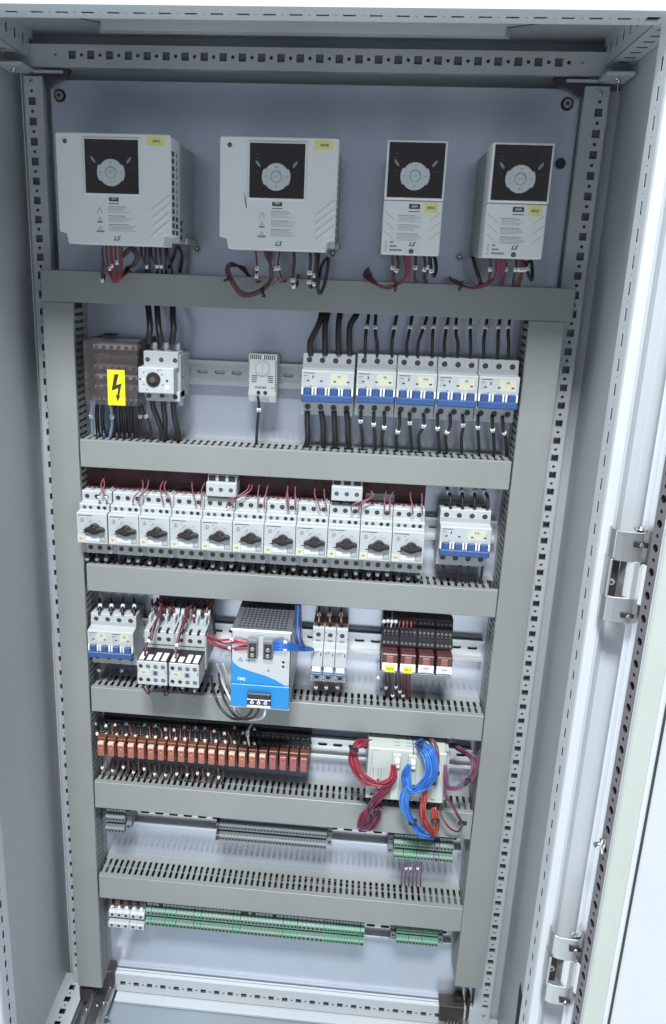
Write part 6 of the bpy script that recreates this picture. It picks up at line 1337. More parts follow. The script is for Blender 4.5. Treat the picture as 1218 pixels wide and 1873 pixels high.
 ["wire",1.3,"dark_wire","twenty-second thin lead from the left above the slim relays","leads above the slim relays",[216,-5,-919,221,-20,-923,223,-30,-929,225,-36,-937],[]],
 ["wire",1.3,"black_wire","twenty-third thin lead from the left above the slim relays","leads above the slim relays",[224,-5,-919,228,-20,-923,230,-30,-929,231,-36,-937],[0.25,0.9]],
 ["wire",1.3,"brown_wire","twenty-fourth thin lead from the left above the slim relays","leads above the slim relays",[232,-5,-919,237,-20,-923,240,-30,-928,242,-36,-936],[]],
 ["wire",1.3,"black_wire","twenty-fifth thin lead from the left above the slim relays","leads above the slim relays",[240,-5,-918,243,-20,-923,247,-30,-928,249,-36,-936],[0.36,0.9]],
 ["wire",1.3,"dark_wire","twenty-sixth thin lead from the left above the slim relays","leads above the slim relays",[249,-5,-918,252,-20,-923,254,-30,-928,257,-36,-936],[]],
 ["wire",1.3,"black_wire","twenty-seventh thin lead from the left above the slim relays","leads above the slim relays",[257,-5,-918,260,-20,-923,261,-30,-928,266,-36,-936],[0.44,0.9]],
 ["wire",1.3,"brown_wire","twenty-eighth thin lead from the left above the slim relays","leads above the slim relays",[265,-5,-918,266,-20,-923,272,-30,-928,274,-36,-936],[]],
 ["wire",1.3,"black_wire","twenty-ninth thin lead from the left above the slim relays","leads above the slim relays",[273,-5,-918,276,-20,-922,276,-30,-928,281,-36,-935],[0.23,0.9]],
 ["wire",1.3,"dark_wire","thirtieth thin lead from the left above the slim relays","leads above the slim relays",[281,-5,-918,285,-20,-922,286,-30,-927,286,-36,-935],[]],
 ["wire",1.3,"black_wire","thirty-first thin lead from the left above the slim relays","leads above the slim relays",[289,-5,-918,290,-20,-922,294,-30,-927,296,-36,-935],[0.39,0.9]],
 ["wire",1.3,"brown_wire","thirty-second thin lead from the left above the slim relays","leads above the slim relays",[297,-5,-917,301,-20,-922,301,-30,-927,302,-36,-935],[]],
 ["wire",1.3,"black_wire","thirty-third thin lead from the left above the slim relays","leads above the slim relays",[305,-5,-917,309,-20,-922,308,-30,-927,313,-36,-935],[0.23,0.9]],
 ["wire",1.3,"dark_wire","thirty-fourth thin lead from the left above the slim relays","leads above the slim relays",[313,-5,-917,316,-20,-921,318,-30,-927,321,-36,-935],[]],
 ["wire",1.2,"dark_wire","first thin lead from the left below the slim relays","leads below the slim relays",[60,-34,-982,60,-32,-1000,52,-24,-1020,45,-10,-1046],[0.39]],
 ["wire",1.2,"brown_wire","second thin lead from the left below the slim relays","leads below the slim relays",[69,-34,-982,69,-32,-1000,61,-24,-1020,54,-10,-1046],[]],
 ["wire",1.2,"maroon_wire","third thin lead from the left below the slim relays","leads below the slim relays",[78,-34,-982,78,-32,-1000,70,-24,-1020,63,-10,-1046],[0.47]],
 ["wire",1.2,"dark_wire","fourth thin lead from the left below the slim relays","leads below the slim relays",[87,-34,-982,86,-32,-1000,79,-24,-1020,72,-10,-1046],[]],
 ["wire",1.2,"brown_wire","fifth thin lead from the left below the slim relays","leads below the slim relays",[95,-34,-982,95,-32,-1000,88,-24,-1020,81,-10,-1046],[0.3]],
 ["wire",1.2,"maroon_wire","sixth thin lead from the left below the slim relays","leads below the slim relays",[104,-34,-982,104,-32,-1000,96,-24,-1020,90,-10,-1046],[]],
 ["wire",1.2,"dark_wire","seventh thin lead from the left below the slim relays","leads below the slim relays",[113,-34,-982,113,-32,-1000,105,-24,-1020,99,-10,-1046],[0.42]],
 ["wire",1.2,"brown_wire","eighth thin lead from the left below the slim relays","leads below the slim relays",[121,-34,-982,121,-32,-1000,114,-24,-1020,108,-10,-1046],[]],
 ["wire",1.2,"maroon_wire","ninth thin lead from the left below the slim relays","leads below the slim relays",[130,-34,-982,130,-32,-1000,123,-24,-1020,117,-10,-1046],[0.33]],
 ["wire",1.2,"dark_wire","tenth thin lead from the left below the slim relays","leads below the slim relays",[139,-34,-982,139,-32,-1000,132,-24,-1020,126,-10,-1046],[]],
 ["wire",1.2,"brown_wire","eleventh thin lead from the left below the slim relays","leads below the slim relays",[147,-34,-982,148,-32,-1000,141,-24,-1020,135,-10,-1046],[0.47]],
 ["wire",1.2,"maroon_wire","twelfth thin lead from the left below the slim relays","leads below the slim relays",[156,-34,-982,156,-32,-1000,149,-24,-1020,143,-10,-1046],[]],
 ["wire",1.2,"dark_wire","thirteenth thin lead from the left below the slim relays","leads below the slim relays",[166,-34,-982,166,-32,-1000,160,-24,-1020,154,-10,-1046],[0.44]],
 ["wire",1.2,"brown_wire","fourteenth thin lead from the left below the slim relays","leads below the slim relays",[175,-34,-982,175,-32,-1000,168,-24,-1020,163,-10,-1046],[]],
 ["wire",1.2,"maroon_wire","fifteenth thin lead from the left below the slim relays","leads below the slim relays",[183,-34,-982,184,-32,-1000,177,-24,-1020,172,-10,-1046],[0.37]],
 ["wire",1.2,"dark_wire","sixteenth thin lead from the left below the slim relays","leads below the slim relays",[192,-34,-982,192,-32,-1000,186,-24,-1020,181,-10,-1046],[]],
 ["wire",1.2,"brown_wire","seventeenth thin lead from the left below the slim relays","leads below the slim relays",[201,-34,-982,201,-32,-1000,195,-24,-1020,190,-10,-1046],[0.38]],
 ["wire",1.2,"maroon_wire","eighteenth thin lead from the left below the slim relays","leads below the slim relays",[209,-34,-982,210,-32,-1000,203,-24,-1020,198,-10,-1046],[]],
 ["wire",1.2,"dark_wire","nineteenth thin lead from the left below the slim relays","leads below the slim relays",[218,-34,-982,218,-32,-1000,212,-24,-1020,207,-10,-1046],[0.26]],
 ["wire",1.2,"brown_wire","twentieth thin lead from the left below the slim relays","leads below the slim relays",[227,-34,-982,227,-32,-1000,221,-24,-1020,216,-10,-1046],[]],
 ["wire",1.2,"maroon_wire","twenty-first thin lead from the left below the slim relays","leads below the slim relays",[235,-34,-982,236,-32,-1000,230,-24,-1020,225,-10,-1046],[0.26]],
 ["wire",1.2,"dark_wire","twenty-second thin lead from the left below the slim relays","leads below the slim relays",[244,-34,-982,244,-32,-1000,238,-24,-1020,234,-10,-1046],[]],
 ["wire",1.2,"brown_wire","twenty-third thin lead from the left below the slim relays","leads below the slim relays",[252,-34,-982,253,-32,-1000,247,-24,-1020,243,-10,-1046],[0.4]],
 ["wire",1.2,"maroon_wire","twenty-fourth thin lead from the left below the slim relays","leads below the slim relays",[261,-34,-982,261,-32,-1000,256,-24,-1020,252,-10,-1046],[]],
 ["wire",1.7,"white_wire","pale lead with two bright sleeves above the middle of the slim relays","",[304,-20,-904,300,-34,-908,300,-38,-915,303,-38,-933],[0.4,0.62]],
 ["wire",1.08,"bright_red_wire","first strand of the red bundle arching left of the control unit","red bundle left of the control unit",[514,-19,-917,499,-38,-916,480,-60,-905,472,-70,-905,475,-75,-916,481,-75,-932,491,-81,-940,506,-84,-946,518,-87,-940,524,-85,-934,525,-82,-916],[]],
 ["wire",1.08,"red_wire","second strand of the red bundle arching left of the control unit","red bundle left of the control unit",[513,-22,-915,498,-41,-913,479,-61,-904,471,-70,-905,473,-74,-917,480,-76,-932,491,-79,-943,505,-83,-947,518,-84,-943,525,-82,-937,526,-84,-915],[]],
 ["wire",1.08,"pink_wire","third strand of the red bundle arching left of the control unit","red bundle left of the control unit",[512,-21,-915,498,-43,-911,478,-64,-901,470,-70,-905,472,-76,-916,479,-80,-931,491,-83,-941,505,-81,-949,519,-82,-946,526,-83,-936,526,-81,-917],[]],
 ["wire",1.08,"red_wire","fourth strand of the red bundle arching left of the control unit","red bundle left of the control unit",[512,-22,-913,498,-39,-913,478,-63,-900,470,-69,-905,471,-75,-917,478,-77,-933,490,-83,-943,505,-85,-948,519,-86,-943,527,-83,-937,526,-83,-916],[]],
 ["wire",1.08,"bright_red_wire","fifth strand of the red bundle arching left of the control unit","red bundle left of the control unit",[511,-17,-914,498,-39,-911,478,-63,-898,469,-68,-906,470,-76,-917,477,-80,-933,490,-82,-945,505,-84,-949,519,-87,-944,527,-87,-934,528,-82,-917],[]],
 ["wire",1.08,"red_wire","sixth strand of the red bundle arching left of the control unit","red bundle left of the control unit",[511,-19,-913,498,-39,-910,477,-61,-899,468,-72,-903,469,-77,-917,476,-79,-934,489,-80,-948,505,-84,-949,519,-87,-945,528,-86,-935,528,-86,-914],[]],
 ["wire",1.08,"pink_wire","seventh strand of the red bundle arching left of the control unit","red bundle left of the control unit",[510,-19,-912,497,-37,-910,477,-59,-899,467,-68,-905,467,-73,-919,475,-77,-936,488,-85,-945,505,-82,-952,521,-82,-950,529,-82,-938,528,-82,-917],[]],
 ["wire",1.08,"red_wire","eighth strand of the red bundle arching left of the control unit","red bundle left of the control unit",[510,-19,-911,497,-41,-907,476,-62,-896,466,-72,-903,466,-72,-920,474,-80,-935,488,-82,-949,505,-83,-952,521,-83,-950,530,-86,-936,528,-83,-916],[]],
 ["wire",1.08,"bright_red_wire","ninth strand of the red bundle arching left of the control unit","red bundle left of the control unit",[509,-21,-908,496,-41,-905,476,-60,-896,466,-68,-904,465,-76,-918,473,-75,-940,487,-83,-949,505,-85,-952,521,-84,-950,531,-85,-937,529,-82,-916],[]],
 ["wire",1.08,"red_wire","tenth strand of the red bundle arching left of the control unit","red bundle left of the control unit",[508,-22,-907,496,-37,-906,476,-62,-893,465,-70,-903,464,-76,-919,472,-75,-940,486,-81,-952,505,-82,-954,521,-87,-949,532,-86,-936,529,-85,-914],[]],
 ["wire",1.08,"pink_wire","eleventh strand of the red bundle arching left of the control unit","red bundle left of the control unit",[508,-21,-907,496,-42,-902,475,-61,-893,465,-68,-904,462,-72,-922,470,-80,-937,486,-82,-952,505,-82,-955,522,-86,-950,533,-84,-938,530,-85,-914],[]],
 ["wire",1.08,"red_wire","twelfth strand of the red bundle arching left of the control unit","red bundle left of the control unit",[507,-17,-908,495,-37,-905,474,-64,-889,464,-67,-904,461,-75,-920,470,-80,-938,485,-83,-953,504,-87,-952,523,-84,-953,534,-84,-939,531,-81,-917],[]],
 ["wire",1.08,"maroon_wire","first strand of the dark red bundle hanging in a teardrop below the control unit","dark red teardrop bundle below the control unit",[530,-81,-947,524,-79,-968,512,-76,-987,501,-78,-1000,499,-71,-1025,497,-63,-1039,494,-57,-1042,502,-63,-1023,506,-67,-1009,508,-60,-1004],[]],
 ["wire",1.08,"red_wire","second strand of the dark red bundle hanging in a teardrop below the control unit","dark red teardrop bundle below the control unit",[529,-81,-947,524,-79,-967,511,-76,-986,501,-73,-1003,498,-70,-1026,495,-62,-1040,495,-60,-1041,503,-59,-1027,507,-66,-1009,508,-58,-1006],[]],
 ["wire",1.08,"purple_wire","third strand of the dark red bundle hanging in a teardrop below the control unit","dark red teardrop bundle below the control unit",[529,-82,-945,522,-78,-967,510,-75,-986,500,-73,-1003,496,-73,-1023,493,-62,-1042,496,-59,-1043,504,-62,-1026,508,-69,-1008,509,-62,-1003],[]],
 ["wire",1.08,"red_wire","fourth strand of the dark red bundle hanging in a teardrop below the control unit","dark red teardrop bundle below the control unit",[529,-83,-945,521,-82,-963,509,-75,-985,499,-76,-1001,494,-71,-1023,493,-62,-1043,496,-62,-1042,505,-62,-1027,509,-68,-1009,511,-59,-1006],[]],
 ["wire",1.08,"maroon_wire","fifth strand of the dark red bundle hanging in a teardrop below the control unit","dark red teardrop bundle below the control unit",[528,-83,-945,520,-81,-963,508,-78,-982,498,-75,-1001,493,-68,-1025,491,-64,-1043,497,-63,-1044,506,-65,-1025,510,-68,-1009,511,-61,-1005],[]],
 ["wire",1.08,"red_wire","sixth strand of the dark red bundle hanging in a teardrop below the control unit","dark red teardrop bundle below the control unit",[527,-81,-946,519,-78,-964,506,-81,-979,498,-75,-1001,491,-71,-1023,489,-65,-1043,498,-60,-1047,508,-62,-1028,511,-68,-1008,512,-63,-1003],[]],
 ["wire",1.08,"purple_wire","seventh strand of the dark red bundle hanging in a teardrop below the control unit","dark red teardrop bundle below the control unit",[527,-82,-944,519,-78,-964,506,-76,-982,497,-78,-998,490,-67,-1025,488,-62,-1046,499,-60,-1049,509,-63,-1028,512,-64,-1012,514,-62,-1005],[]],
 ["wire",1.08,"red_wire","eighth strand of the dark red bundle hanging in a teardrop below the control unit","dark red teardrop bundle below the control unit",[526,-80,-946,517,-80,-961,505,-76,-981,496,-74,-1000,488,-71,-1021,486,-63,-1046,500,-59,-1050,511,-60,-1031,513,-65,-1012,515,-58,-1007],[]],
 ["wire",1.08,"maroon_wire","ninth strand of the dark red bundle hanging in a teardrop below the control unit","dark red teardrop bundle below the control unit",[526,-81,-945,516,-79,-961,504,-80,-977,495,-74,-1000,486,-68,-1023,485,-60,-1049,501,-61,-1050,512,-62,-1029,514,-68,-1010,516,-59,-1006],[]],
 ["wire",1.08,"red_wire","tenth strand of the dark red bundle hanging in a teardrop below the control unit","dark red teardrop bundle below the control unit",[525,-84,-942,515,-83,-957,503,-78,-978,495,-74,-1000,484,-72,-1019,483,-60,-1050,502,-58,-1054,513,-64,-1029,514,-69,-1009,517,-58,-1008],[]],
 ["wire",1.08,"purple_wire","eleventh strand of the dark red bundle hanging in a teardrop below the control unit","dark red teardrop bundle below the control unit",[525,-80,-945,514,-78,-960,502,-80,-975,494,-74,-999,483,-71,-1020,482,-61,-1050,503,-61,-1053,515,-63,-1031,516,-68,-1010,518,-57,-1009],[]],
 ["wire",1.08,"blue_wire","first blue strand curling over the control unit","blue bundle over the control unit",[571,-20,-903,572,-57,-887,582,-87,-879,591,-92,-895,592,-95,-919,583,-94,-941,568,-91,-955,554,-89,-956,543,-84,-944,542,-83,-928,549,-81,-914],[]],
 ["wire",1.08,"blue_wire","second blue strand curling over the control unit","blue bundle over the control unit",[570,-21,-903,571,-54,-890,581,-86,-880,590,-92,-896,592,-95,-919,583,-90,-943,567,-91,-954,554,-87,-958,544,-84,-944,542,-86,-926,549,-83,-913],[]],
 ["wire",1.08,"bright_blue_wire","third blue strand curling over the control unit","blue bundle over the control unit",[569,-20,-904,570,-57,-889,580,-85,-882,589,-91,-897,590,-94,-919,582,-91,-941,566,-92,-953,555,-88,-955,545,-82,-945,543,-83,-929,550,-85,-912],[]],
 ["wire",1.08,"blue_wire","fourth blue strand curling over the control unit","blue bundle over the control unit",[568,-21,-905,570,-52,-893,580,-81,-885,588,-90,-898,589,-96,-918,581,-90,-941,567,-88,-955,554,-89,-954,545,-87,-941,544,-81,-930,550,-86,-911],[]],
 ["wire",1.08,"blue_wire","fifth blue strand curling over the control unit","blue bundle over the control unit",[568,-18,-907,569,-53,-893,579,-85,-883,587,-89,-899,587,-95,-918,579,-95,-937,566,-91,-951,555,-90,-953,547,-82,-944,545,-82,-929,551,-82,-914],[]],
 ["wire",1.08,"bright_blue_wire","sixth blue strand curling over the control unit","blue bundle over the control unit",[567,-20,-907,568,-56,-891,578,-84,-885,585,-91,-898,587,-93,-920,579,-92,-938,566,-91,-951,556,-86,-955,547,-83,-943,547,-81,-931,551,-83,-913],[]],
 ["wire",1.08,"blue_wire","seventh blue strand curling over the control unit","blue bundle over the control unit",[566,-21,-907,568,-53,-894,577,-85,-885,584,-94,-896,585,-95,-917,578,-93,-937,565,-93,-949,556,-90,-952,548,-85,-941,547,-84,-928,551,-84,-913],[]],
 ["wire",1.08,"blue_wire","eighth blue strand curling over the control unit","blue bundle over the control unit",[565,-21,-908,567,-55,-894,576,-82,-888,583,-89,-900,584,-94,-918,577,-95,-934,565,-92,-949,556,-87,-953,550,-81,-944,548,-87,-927,552,-84,-912],[]],
 ["wire",1.08,"bright_blue_wire","ninth blue strand curling over the control unit","blue bundle over the control unit",[565,-22,-907,566,-54,-895,575,-86,-886,581,-95,-897,583,-96,-917,577,-91,-936,565,-88,-951,557,-87,-953,550,-87,-939,549,-83,-930,552,-85,-913],[]],
 ["wire",1.08,"blue_wire","tenth blue strand curling over the control unit","blue bundle over the control unit",[564,-23,-907,566,-55,-896,574,-85,-888,580,-90,-900,581,-94,-918,575,-93,-934,564,-91,-948,557,-85,-953,550,-85,-940,550,-85,-928,552,-84,-913],[]],
 ["wire",1.08,"blue_wire","eleventh blue strand curling over the control unit","blue bundle over the control unit",[563,-19,-910,565,-58,-895,573,-84,-889,579,-92,-899,580,-96,-916,574,-93,-933,564,-90,-948,558,-85,-953,551,-84,-940,551,-85,-929,553,-84,-913],[]],
 ["wire",1.08,"bright_blue_wire","twelfth blue strand curling over the control unit","blue bundle over the control unit",[562,-20,-911,564,-56,-896,572,-84,-890,578,-92,-899,579,-94,-917,574,-90,-935,564,-89,-947,558,-87,-950,552,-85,-940,552,-85,-928,554,-81,-916],[]],
 ["wire",1.08,"blue_wire","thirteenth blue strand curling over the control unit","blue bundle over the control unit",[561,-22,-910,564,-53,-899,571,-82,-893,576,-94,-899,578,-95,-916,573,-90,-934,564,-92,-944,558,-90,-947,553,-85,-938,552,-86,-928,553,-85,-912],[]],
 ["wire",1.08,"blue_wire","fourteenth blue strand curling over the control unit","blue bundle over the control unit",[561,-19,-912,563,-56,-897,571,-81,-894,575,-91,-902,576,-94,-917,572,-91,-933,564,-88,-947,558,-90,-947,554,-85,-939,553,-86,-928,553,-86,-912],[]],
 ["wire",1.08,"bright_blue_wire","fifteenth blue strand curling over the control unit","blue bundle over the control unit",[559,-21,-911,562,-56,-898,569,-83,-894,573,-95,-899,575,-92,-917,570,-94,-930,563,-88,-946,559,-87,-949,555,-84,-939,554,-86,-929,554,-83,-915],[]],
 ["wire",1.08,"blue_wire","first strand of the blue bundle falling below the control unit","blue bundle below the control unit",[558,-91,-949,555,-87,-965,555,-86,-981,561,-79,-1002,569,-76,-1017,583,-70,-1032,595,-60,-1047,604,-38,-1062],[]],
 ["wire",1.08,"bright_blue_wire","second strand of the blue bundle falling below the control unit","blue bundle below the control unit",[557,-90,-949,554,-86,-966,554,-85,-982,561,-77,-1004,568,-77,-1016,582,-73,-1033,595,-58,-1050,604,-37,-1063],[]],
 ["wire",1.08,"blue_wire","third strand of the blue bundle falling below the control unit","blue bundle below the control unit",[557,-86,-952,553,-84,-967,553,-81,-985,560,-79,-1003,568,-77,-1017,582,-68,-1037,595,-60,-1048,604,-39,-1063],[]],
 ["wire",1.08,"bright_blue_wire","fourth strand of the blue bundle falling below the control unit","blue bundle below the control unit",[556,-86,-952,551,-87,-965,552,-86,-982,559,-77,-1005,567,-73,-1021,581,-70,-1037,594,-62,-1049,605,-38,-1064],[]],
 ["wire",1.08,"blue_wire","fifth strand of the blue bundle falling below the control unit","blue bundle below the control unit",[555,-88,-950,550,-86,-966,551,-87,-981,558,-77,-1005,566,-74,-1021,580,-72,-1036,594,-60,-1052,604,-40,-1064],[]],
 ["wire",1.08,"bright_blue_wire","sixth strand of the blue bundle falling below the control unit","blue bundle below the control unit",[554,-90,-948,550,-84,-966,550,-85,-983,557,-80,-1004,566,-76,-1020,579,-68,-1040,594,-61,-1052,605,-42,-1064],[]],
 ["wire",1.08,"blue_wire","seventh strand of the blue bundle falling below the control unit","blue bundle below the control unit",[554,-87,-949,548,-87,-964,549,-82,-986,556,-80,-1005,566,-73,-1023,579,-68,-1042,595,-58,-1055,606,-39,-1068],[]],
 ["wire",1.08,"bright_blue_wire","eighth strand of the blue bundle falling below the control unit","blue bundle below the control unit",[553,-86,-950,547,-87,-963,547,-86,-983,555,-78,-1006,564,-77,-1021,578,-71,-1041,594,-62,-1054,606,-37,-1070],[]],
 ["wire",1.08,"blue_wire","ninth strand of the blue bundle falling below the control unit","blue bundle below the control unit",[553,-86,-950,546,-86,-964,546,-85,-984,554,-78,-1007,564,-77,-1021,578,-71,-1042,594,-61,-1056,606,-41,-1068],[]],
 ["wire",1.08,"bright_blue_wire","tenth strand of the blue bundle falling below the control unit","blue bundle below the control unit",[551,-90,-946,545,-86,-963,545,-84,-986,554,-82,-1005,564,-74,-1024,577,-71,-1044,595,-58,-1059,606,-43,-1068],[]],
 ["wire",1.08,"blue_wire","eleventh strand of the blue bundle falling below the control unit","blue bundle below the control unit",[551,-88,-947,543,-87,-963,544,-82,-986,553,-79,-1008,563,-75,-1024,576,-69,-1045,594,-62,-1057,607,-41,-1071],[]],
 ["wire",1.08,"bright_blue_wire","twelfth strand of the blue bundle falling below the control unit","blue bundle below the control unit",[550,-87,-947,542,-84,-964,543,-81,-988,552,-80,-1007,562,-74,-1025,575,-69,-1047,594,-60,-1060,607,-40,-1073],[]],
 ["wire",1.08,"purple_wire","first pinkish strand outside the blue curl over the control unit","pink strands beside the blue bundle",[581,-20,-903,588,-55,-886,593,-77,-887,595,-81,-907,592,-86,-919,584,-91,-934],[]],
 ["wire",1.08,"pink_wire","second pinkish strand outside the blue curl over the control unit","pink strands beside the blue bundle",[580,-21,-903,588,-55,-886,592,-80,-886,594,-85,-904,590,-91,-916,584,-87,-937],[]],
 ["wire",1.08,"purple_wire","third pinkish strand outside the blue curl over the control unit","pink strands beside the blue bundle",[580,-17,-906,587,-56,-886,590,-82,-884,593,-83,-906,589,-91,-915,583,-91,-933],[]],
 ["wire",1.08,"pink_wire","fourth pinkish strand outside the blue curl over the control unit","pink strands beside the blue bundle",[579,-22,-904,586,-58,-886,591,-78,-887,592,-86,-903,590,-88,-917,582,-89,-934],[]],
 ["wire",1.08,"purple_wire","fifth pinkish strand outside the blue curl over the control unit","pink strands beside the blue bundle",[579,-18,-907,586,-56,-887,590,-80,-887,591,-84,-905,588,-90,-916,582,-88,-934],[]],
 ["wire",1.08,"orange_wire","first orange or red strand of the loop hanging below the right of the control unit","orange and red loop below the control unit",[581,-82,-949,582,-83,-968,581,-81,-988,585,-76,-1008,592,-68,-1028,600,-61,-1045,600,-65,-1034,596,-64,-1018,594,-59,-1004],[]],
 ["wire",1.08,"bright_red_wire","second orange or red strand of the loop hanging below the right of the control unit","orange and red loop below the control unit",[580,-82,-949,581,-85,-967,581,-78,-990,583,-76,-1009,590,-71,-1026,601,-58,-1049,601,-60,-1038,597,-66,-1017,594,-60,-1003],[]],
 ["wire",1.08,"red_wire","third orange or red strand of the loop hanging below the right of the control unit","orange and red loop below the control unit",[579,-85,-946,581,-82,-969,579,-80,-989,582,-79,-1007,590,-68,-1030,600,-58,-1050,602,-64,-1035,598,-64,-1017,596,-58,-1003],[]],
 ["wire",1.08,"orange_wire","fourth orange or red strand of the loop hanging below the right of the control unit","orange and red loop below the control unit",[578,-83,-948,579,-84,-968,578,-80,-989,581,-76,-1010,588,-73,-1027,600,-59,-1050,603,-64,-1035,599,-63,-1018,596,-63,-1000],[]],
 ["wire",1.08,"bright_red_wire","fifth orange or red strand of the loop hanging below the right of the control unit","orange and red loop below the control unit",[577,-87,-946,579,-83,-969,578,-79,-989,581,-74,-1011,588,-69,-1030,601,-59,-1051,604,-59,-1039,600,-61,-1019,597,-59,-1003],[]],
 ["wire",1.08,"red_wire","sixth orange or red strand of the loop hanging below the right of the control unit","orange and red loop below the control unit",[577,-87,-946,577,-84,-968,576,-81,-988,579,-79,-1008,587,-70,-1030,600,-61,-1051,605,-61,-1037,601,-65,-1015,598,-62,-1001],[]],
 ["wire",1.08,"orange_wire","seventh orange or red strand of the loop hanging below the right of the control unit","orange and red loop below the control unit",[576,-86,-947,577,-82,-969,575,-82,-987,578,-78,-1009,586,-68,-1032,601,-58,-1054,605,-65,-1035,602,-65,-1016,599,-62,-1000],[]],
 ["wire",1.08,"bright_red_wire","eighth orange or red strand of the loop hanging below the right of the control unit","orange and red loop below the control unit",[576,-85,-947,575,-84,-967,575,-81,-988,577,-78,-1010,585,-70,-1033,600,-59,-1055,606,-64,-1034,603,-64,-1016,600,-59,-1001],[]],
 ["wire",1.08,"red_wire","ninth orange or red strand of the loop hanging below the right of the control unit","orange and red loop below the control unit",[575,-84,-947,575,-82,-968,573,-80,-989,576,-75,-1011,585,-68,-1035,600,-58,-1057,607,-65,-1034,604,-67,-1014,601,-59,-1002],[]],
 ["wire",1.08,"pink_wire","first pink strand of the loop at the right of the control unit","pink loop right of the control unit",[621,-17,-906,630,-31,-908,643,-49,-906,655,-56,-911,656,-61,-929,647,-66,-946,631,-72,-957,615,-76,-956,606,-81,-944,604,-78,-913],[]],
 ["wire",1.08,"purple_wire","second pink strand of the loop at the right of the control unit","pink loop right of the control unit",[622,-12,-910,629,-30,-909,641,-52,-904,653,-57,-912,656,-60,-930,646,-65,-946,630,-73,-956,616,-72,-958,608,-77,-946,604,-81,-910],[]],
 ["wire",1.08,"maroon_wire","third pink strand of the loop at the right of the control unit","pink loop right of the control unit",[621,-15,-909,629,-31,-910,641,-53,-905,652,-61,-909,655,-61,-928,646,-63,-946,631,-68,-958,616,-74,-956,608,-78,-945,604,-79,-912],[]],
 ["wire",1.08,"pink_wire","fourth pink strand of the loop at the right of the control unit","pink loop right of the control unit",[621,-12,-911,628,-31,-910,641,-51,-907,651,-58,-912,653,-63,-926,645,-63,-946,630,-70,-956,615,-76,-954,609,-78,-945,605,-79,-911],[]],
 ["wire",1.08,"purple_wire","fifth pink strand of the loop at the right of the control unit","pink loop right of the control unit",[620,-15,-910,628,-32,-910,641,-51,-908,650,-59,-912,652,-63,-926,644,-66,-943,629,-72,-953,616,-76,-952,609,-81,-942,605,-81,-910],[]],
 ["wire",1.08,"maroon_wire","sixth pink strand of the loop at the right of the control unit","pink loop right of the control unit",[619,-18,-909,627,-31,-912,640,-52,-908,650,-56,-916,651,-64,-926,643,-66,-942,630,-67,-956,616,-76,-951,610,-79,-943,606,-77,-913],[]],
 ["wire",1.08,"pink_wire","seventh pink strand of the loop at the right of the control unit","pink loop right of the control unit",[618,-17,-910,627,-29,-914,640,-50,-910,649,-57,-915,650,-61,-927,643,-65,-942,629,-67,-955,617,-75,-951,611,-80,-943,606,-81,-910],[]],
 ["wire",1.08,"purple_wire","eighth pink strand of the loop at the right of the control unit","pink loop right of the control unit",[617,-16,-912,627,-28,-916,640,-47,-913,648,-56,-916,649,-63,-925,641,-69,-939,628,-70,-952,616,-76,-950,612,-79,-943,607,-81,-910],[]],
 ["wire",1.08,"purple_wire","first purple strand slanting down right of the control unit","purple strands lower right of the control unit",[610,-79,-949,612,-76,-965,624,-67,-988,635,-64,-1008,645,-58,-1028],[]],
 ["wire",1.08,"maroon_wire","second purple strand slanting down right of the control unit","purple strands lower right of the control unit",[609,-79,-949,612,-75,-966,624,-68,-988,634,-68,-1006,645,-58,-1028],[]],
 ["wire",1.08,"pink_wire","third purple strand slanting down right of the control unit","purple strands lower right of the control unit",[609,-77,-950,611,-76,-966,622,-72,-986,634,-68,-1006,644,-58,-1029],[]],
 ["wire",1.08,"purple_wire","fourth purple strand slanting down right of the control unit","purple strands lower right of the control unit",[609,-74,-952,611,-71,-970,622,-73,-986,633,-64,-1009,644,-58,-1030],[]],
 ["wire",1.08,"maroon_wire","fifth purple strand slanting down right of the control unit","purple strands lower right of the control unit",[608,-75,-952,610,-76,-967,622,-70,-988,633,-65,-1009,643,-60,-1028],[]],
 ["wire",1.08,"maroon_wire","first thin strand drooping in a curve at the lower right of the control unit","drooping strands lower right of the control unit",[606,-61,-1000,611,-63,-1016,624,-64,-1033,636,-61,-1041,643,-57,-1036,645,-53,-1032],[]],
 ["wire",1.08,"pink_wire","second thin strand drooping in a curve at the lower right of the control unit","drooping strands lower right of the control unit",[606,-59,-1002,610,-65,-1015,624,-61,-1035,637,-57,-1044,642,-61,-1033,644,-57,-1029],[]],
 ["wire",1.08,"maroon_wire","third thin strand drooping in a curve at the lower right of the control unit","drooping strands lower right of the control unit",[606,-62,-1000,611,-61,-1018,623,-65,-1033,637,-59,-1043,643,-58,-1036,644,-59,-1028],[]],
 ["cable_tie",4.6,"black_wire","black cable tie on the left bend of the red bundle","",[461,-80,-896,473,-80,-897],[]],
 ["cable_tie",4.6,"black_wire","black cable tie at the foot of the red arch","",[502,-80,-957,507,-80,-948],[]],
 ["cable_tie",4.6,"black_wire","black cable tie round the dark red teardrop bundle","",[494,-80,-1000,514,-80,-1006],[]],
 ["cable_tie",4.6,"black_wire","black cable tie round the foot of the blue curl","",[555,-80,-959,561,-80,-953],[]],
 ["cable_tie",4.6,"black_wire","black cable tie on the falling blue bundle","",[559,-80,-1020,569,-80,-1013],[]],
 ["cable_tie",4.6,"black_wire","black cable tie round the orange and red loop","",[593,-80,-1011,603,-80,-1010],[]],
 ["cable_tie",3.4,"black_wire","black cable tie on the pink loop at the right","",[638,-80,-933,643,-80,-934],[]],
 ["cable_tie",4.6,"black_wire","black cable tie at the top of the pink loop","",[606,-80,-870,614,-80,-868],[]],
 ["cable_tie",3.4,"black_wire","black cable tie at the end of the drooping purple strands","",[634,-80,-1011,644,-80,-1010],[]],
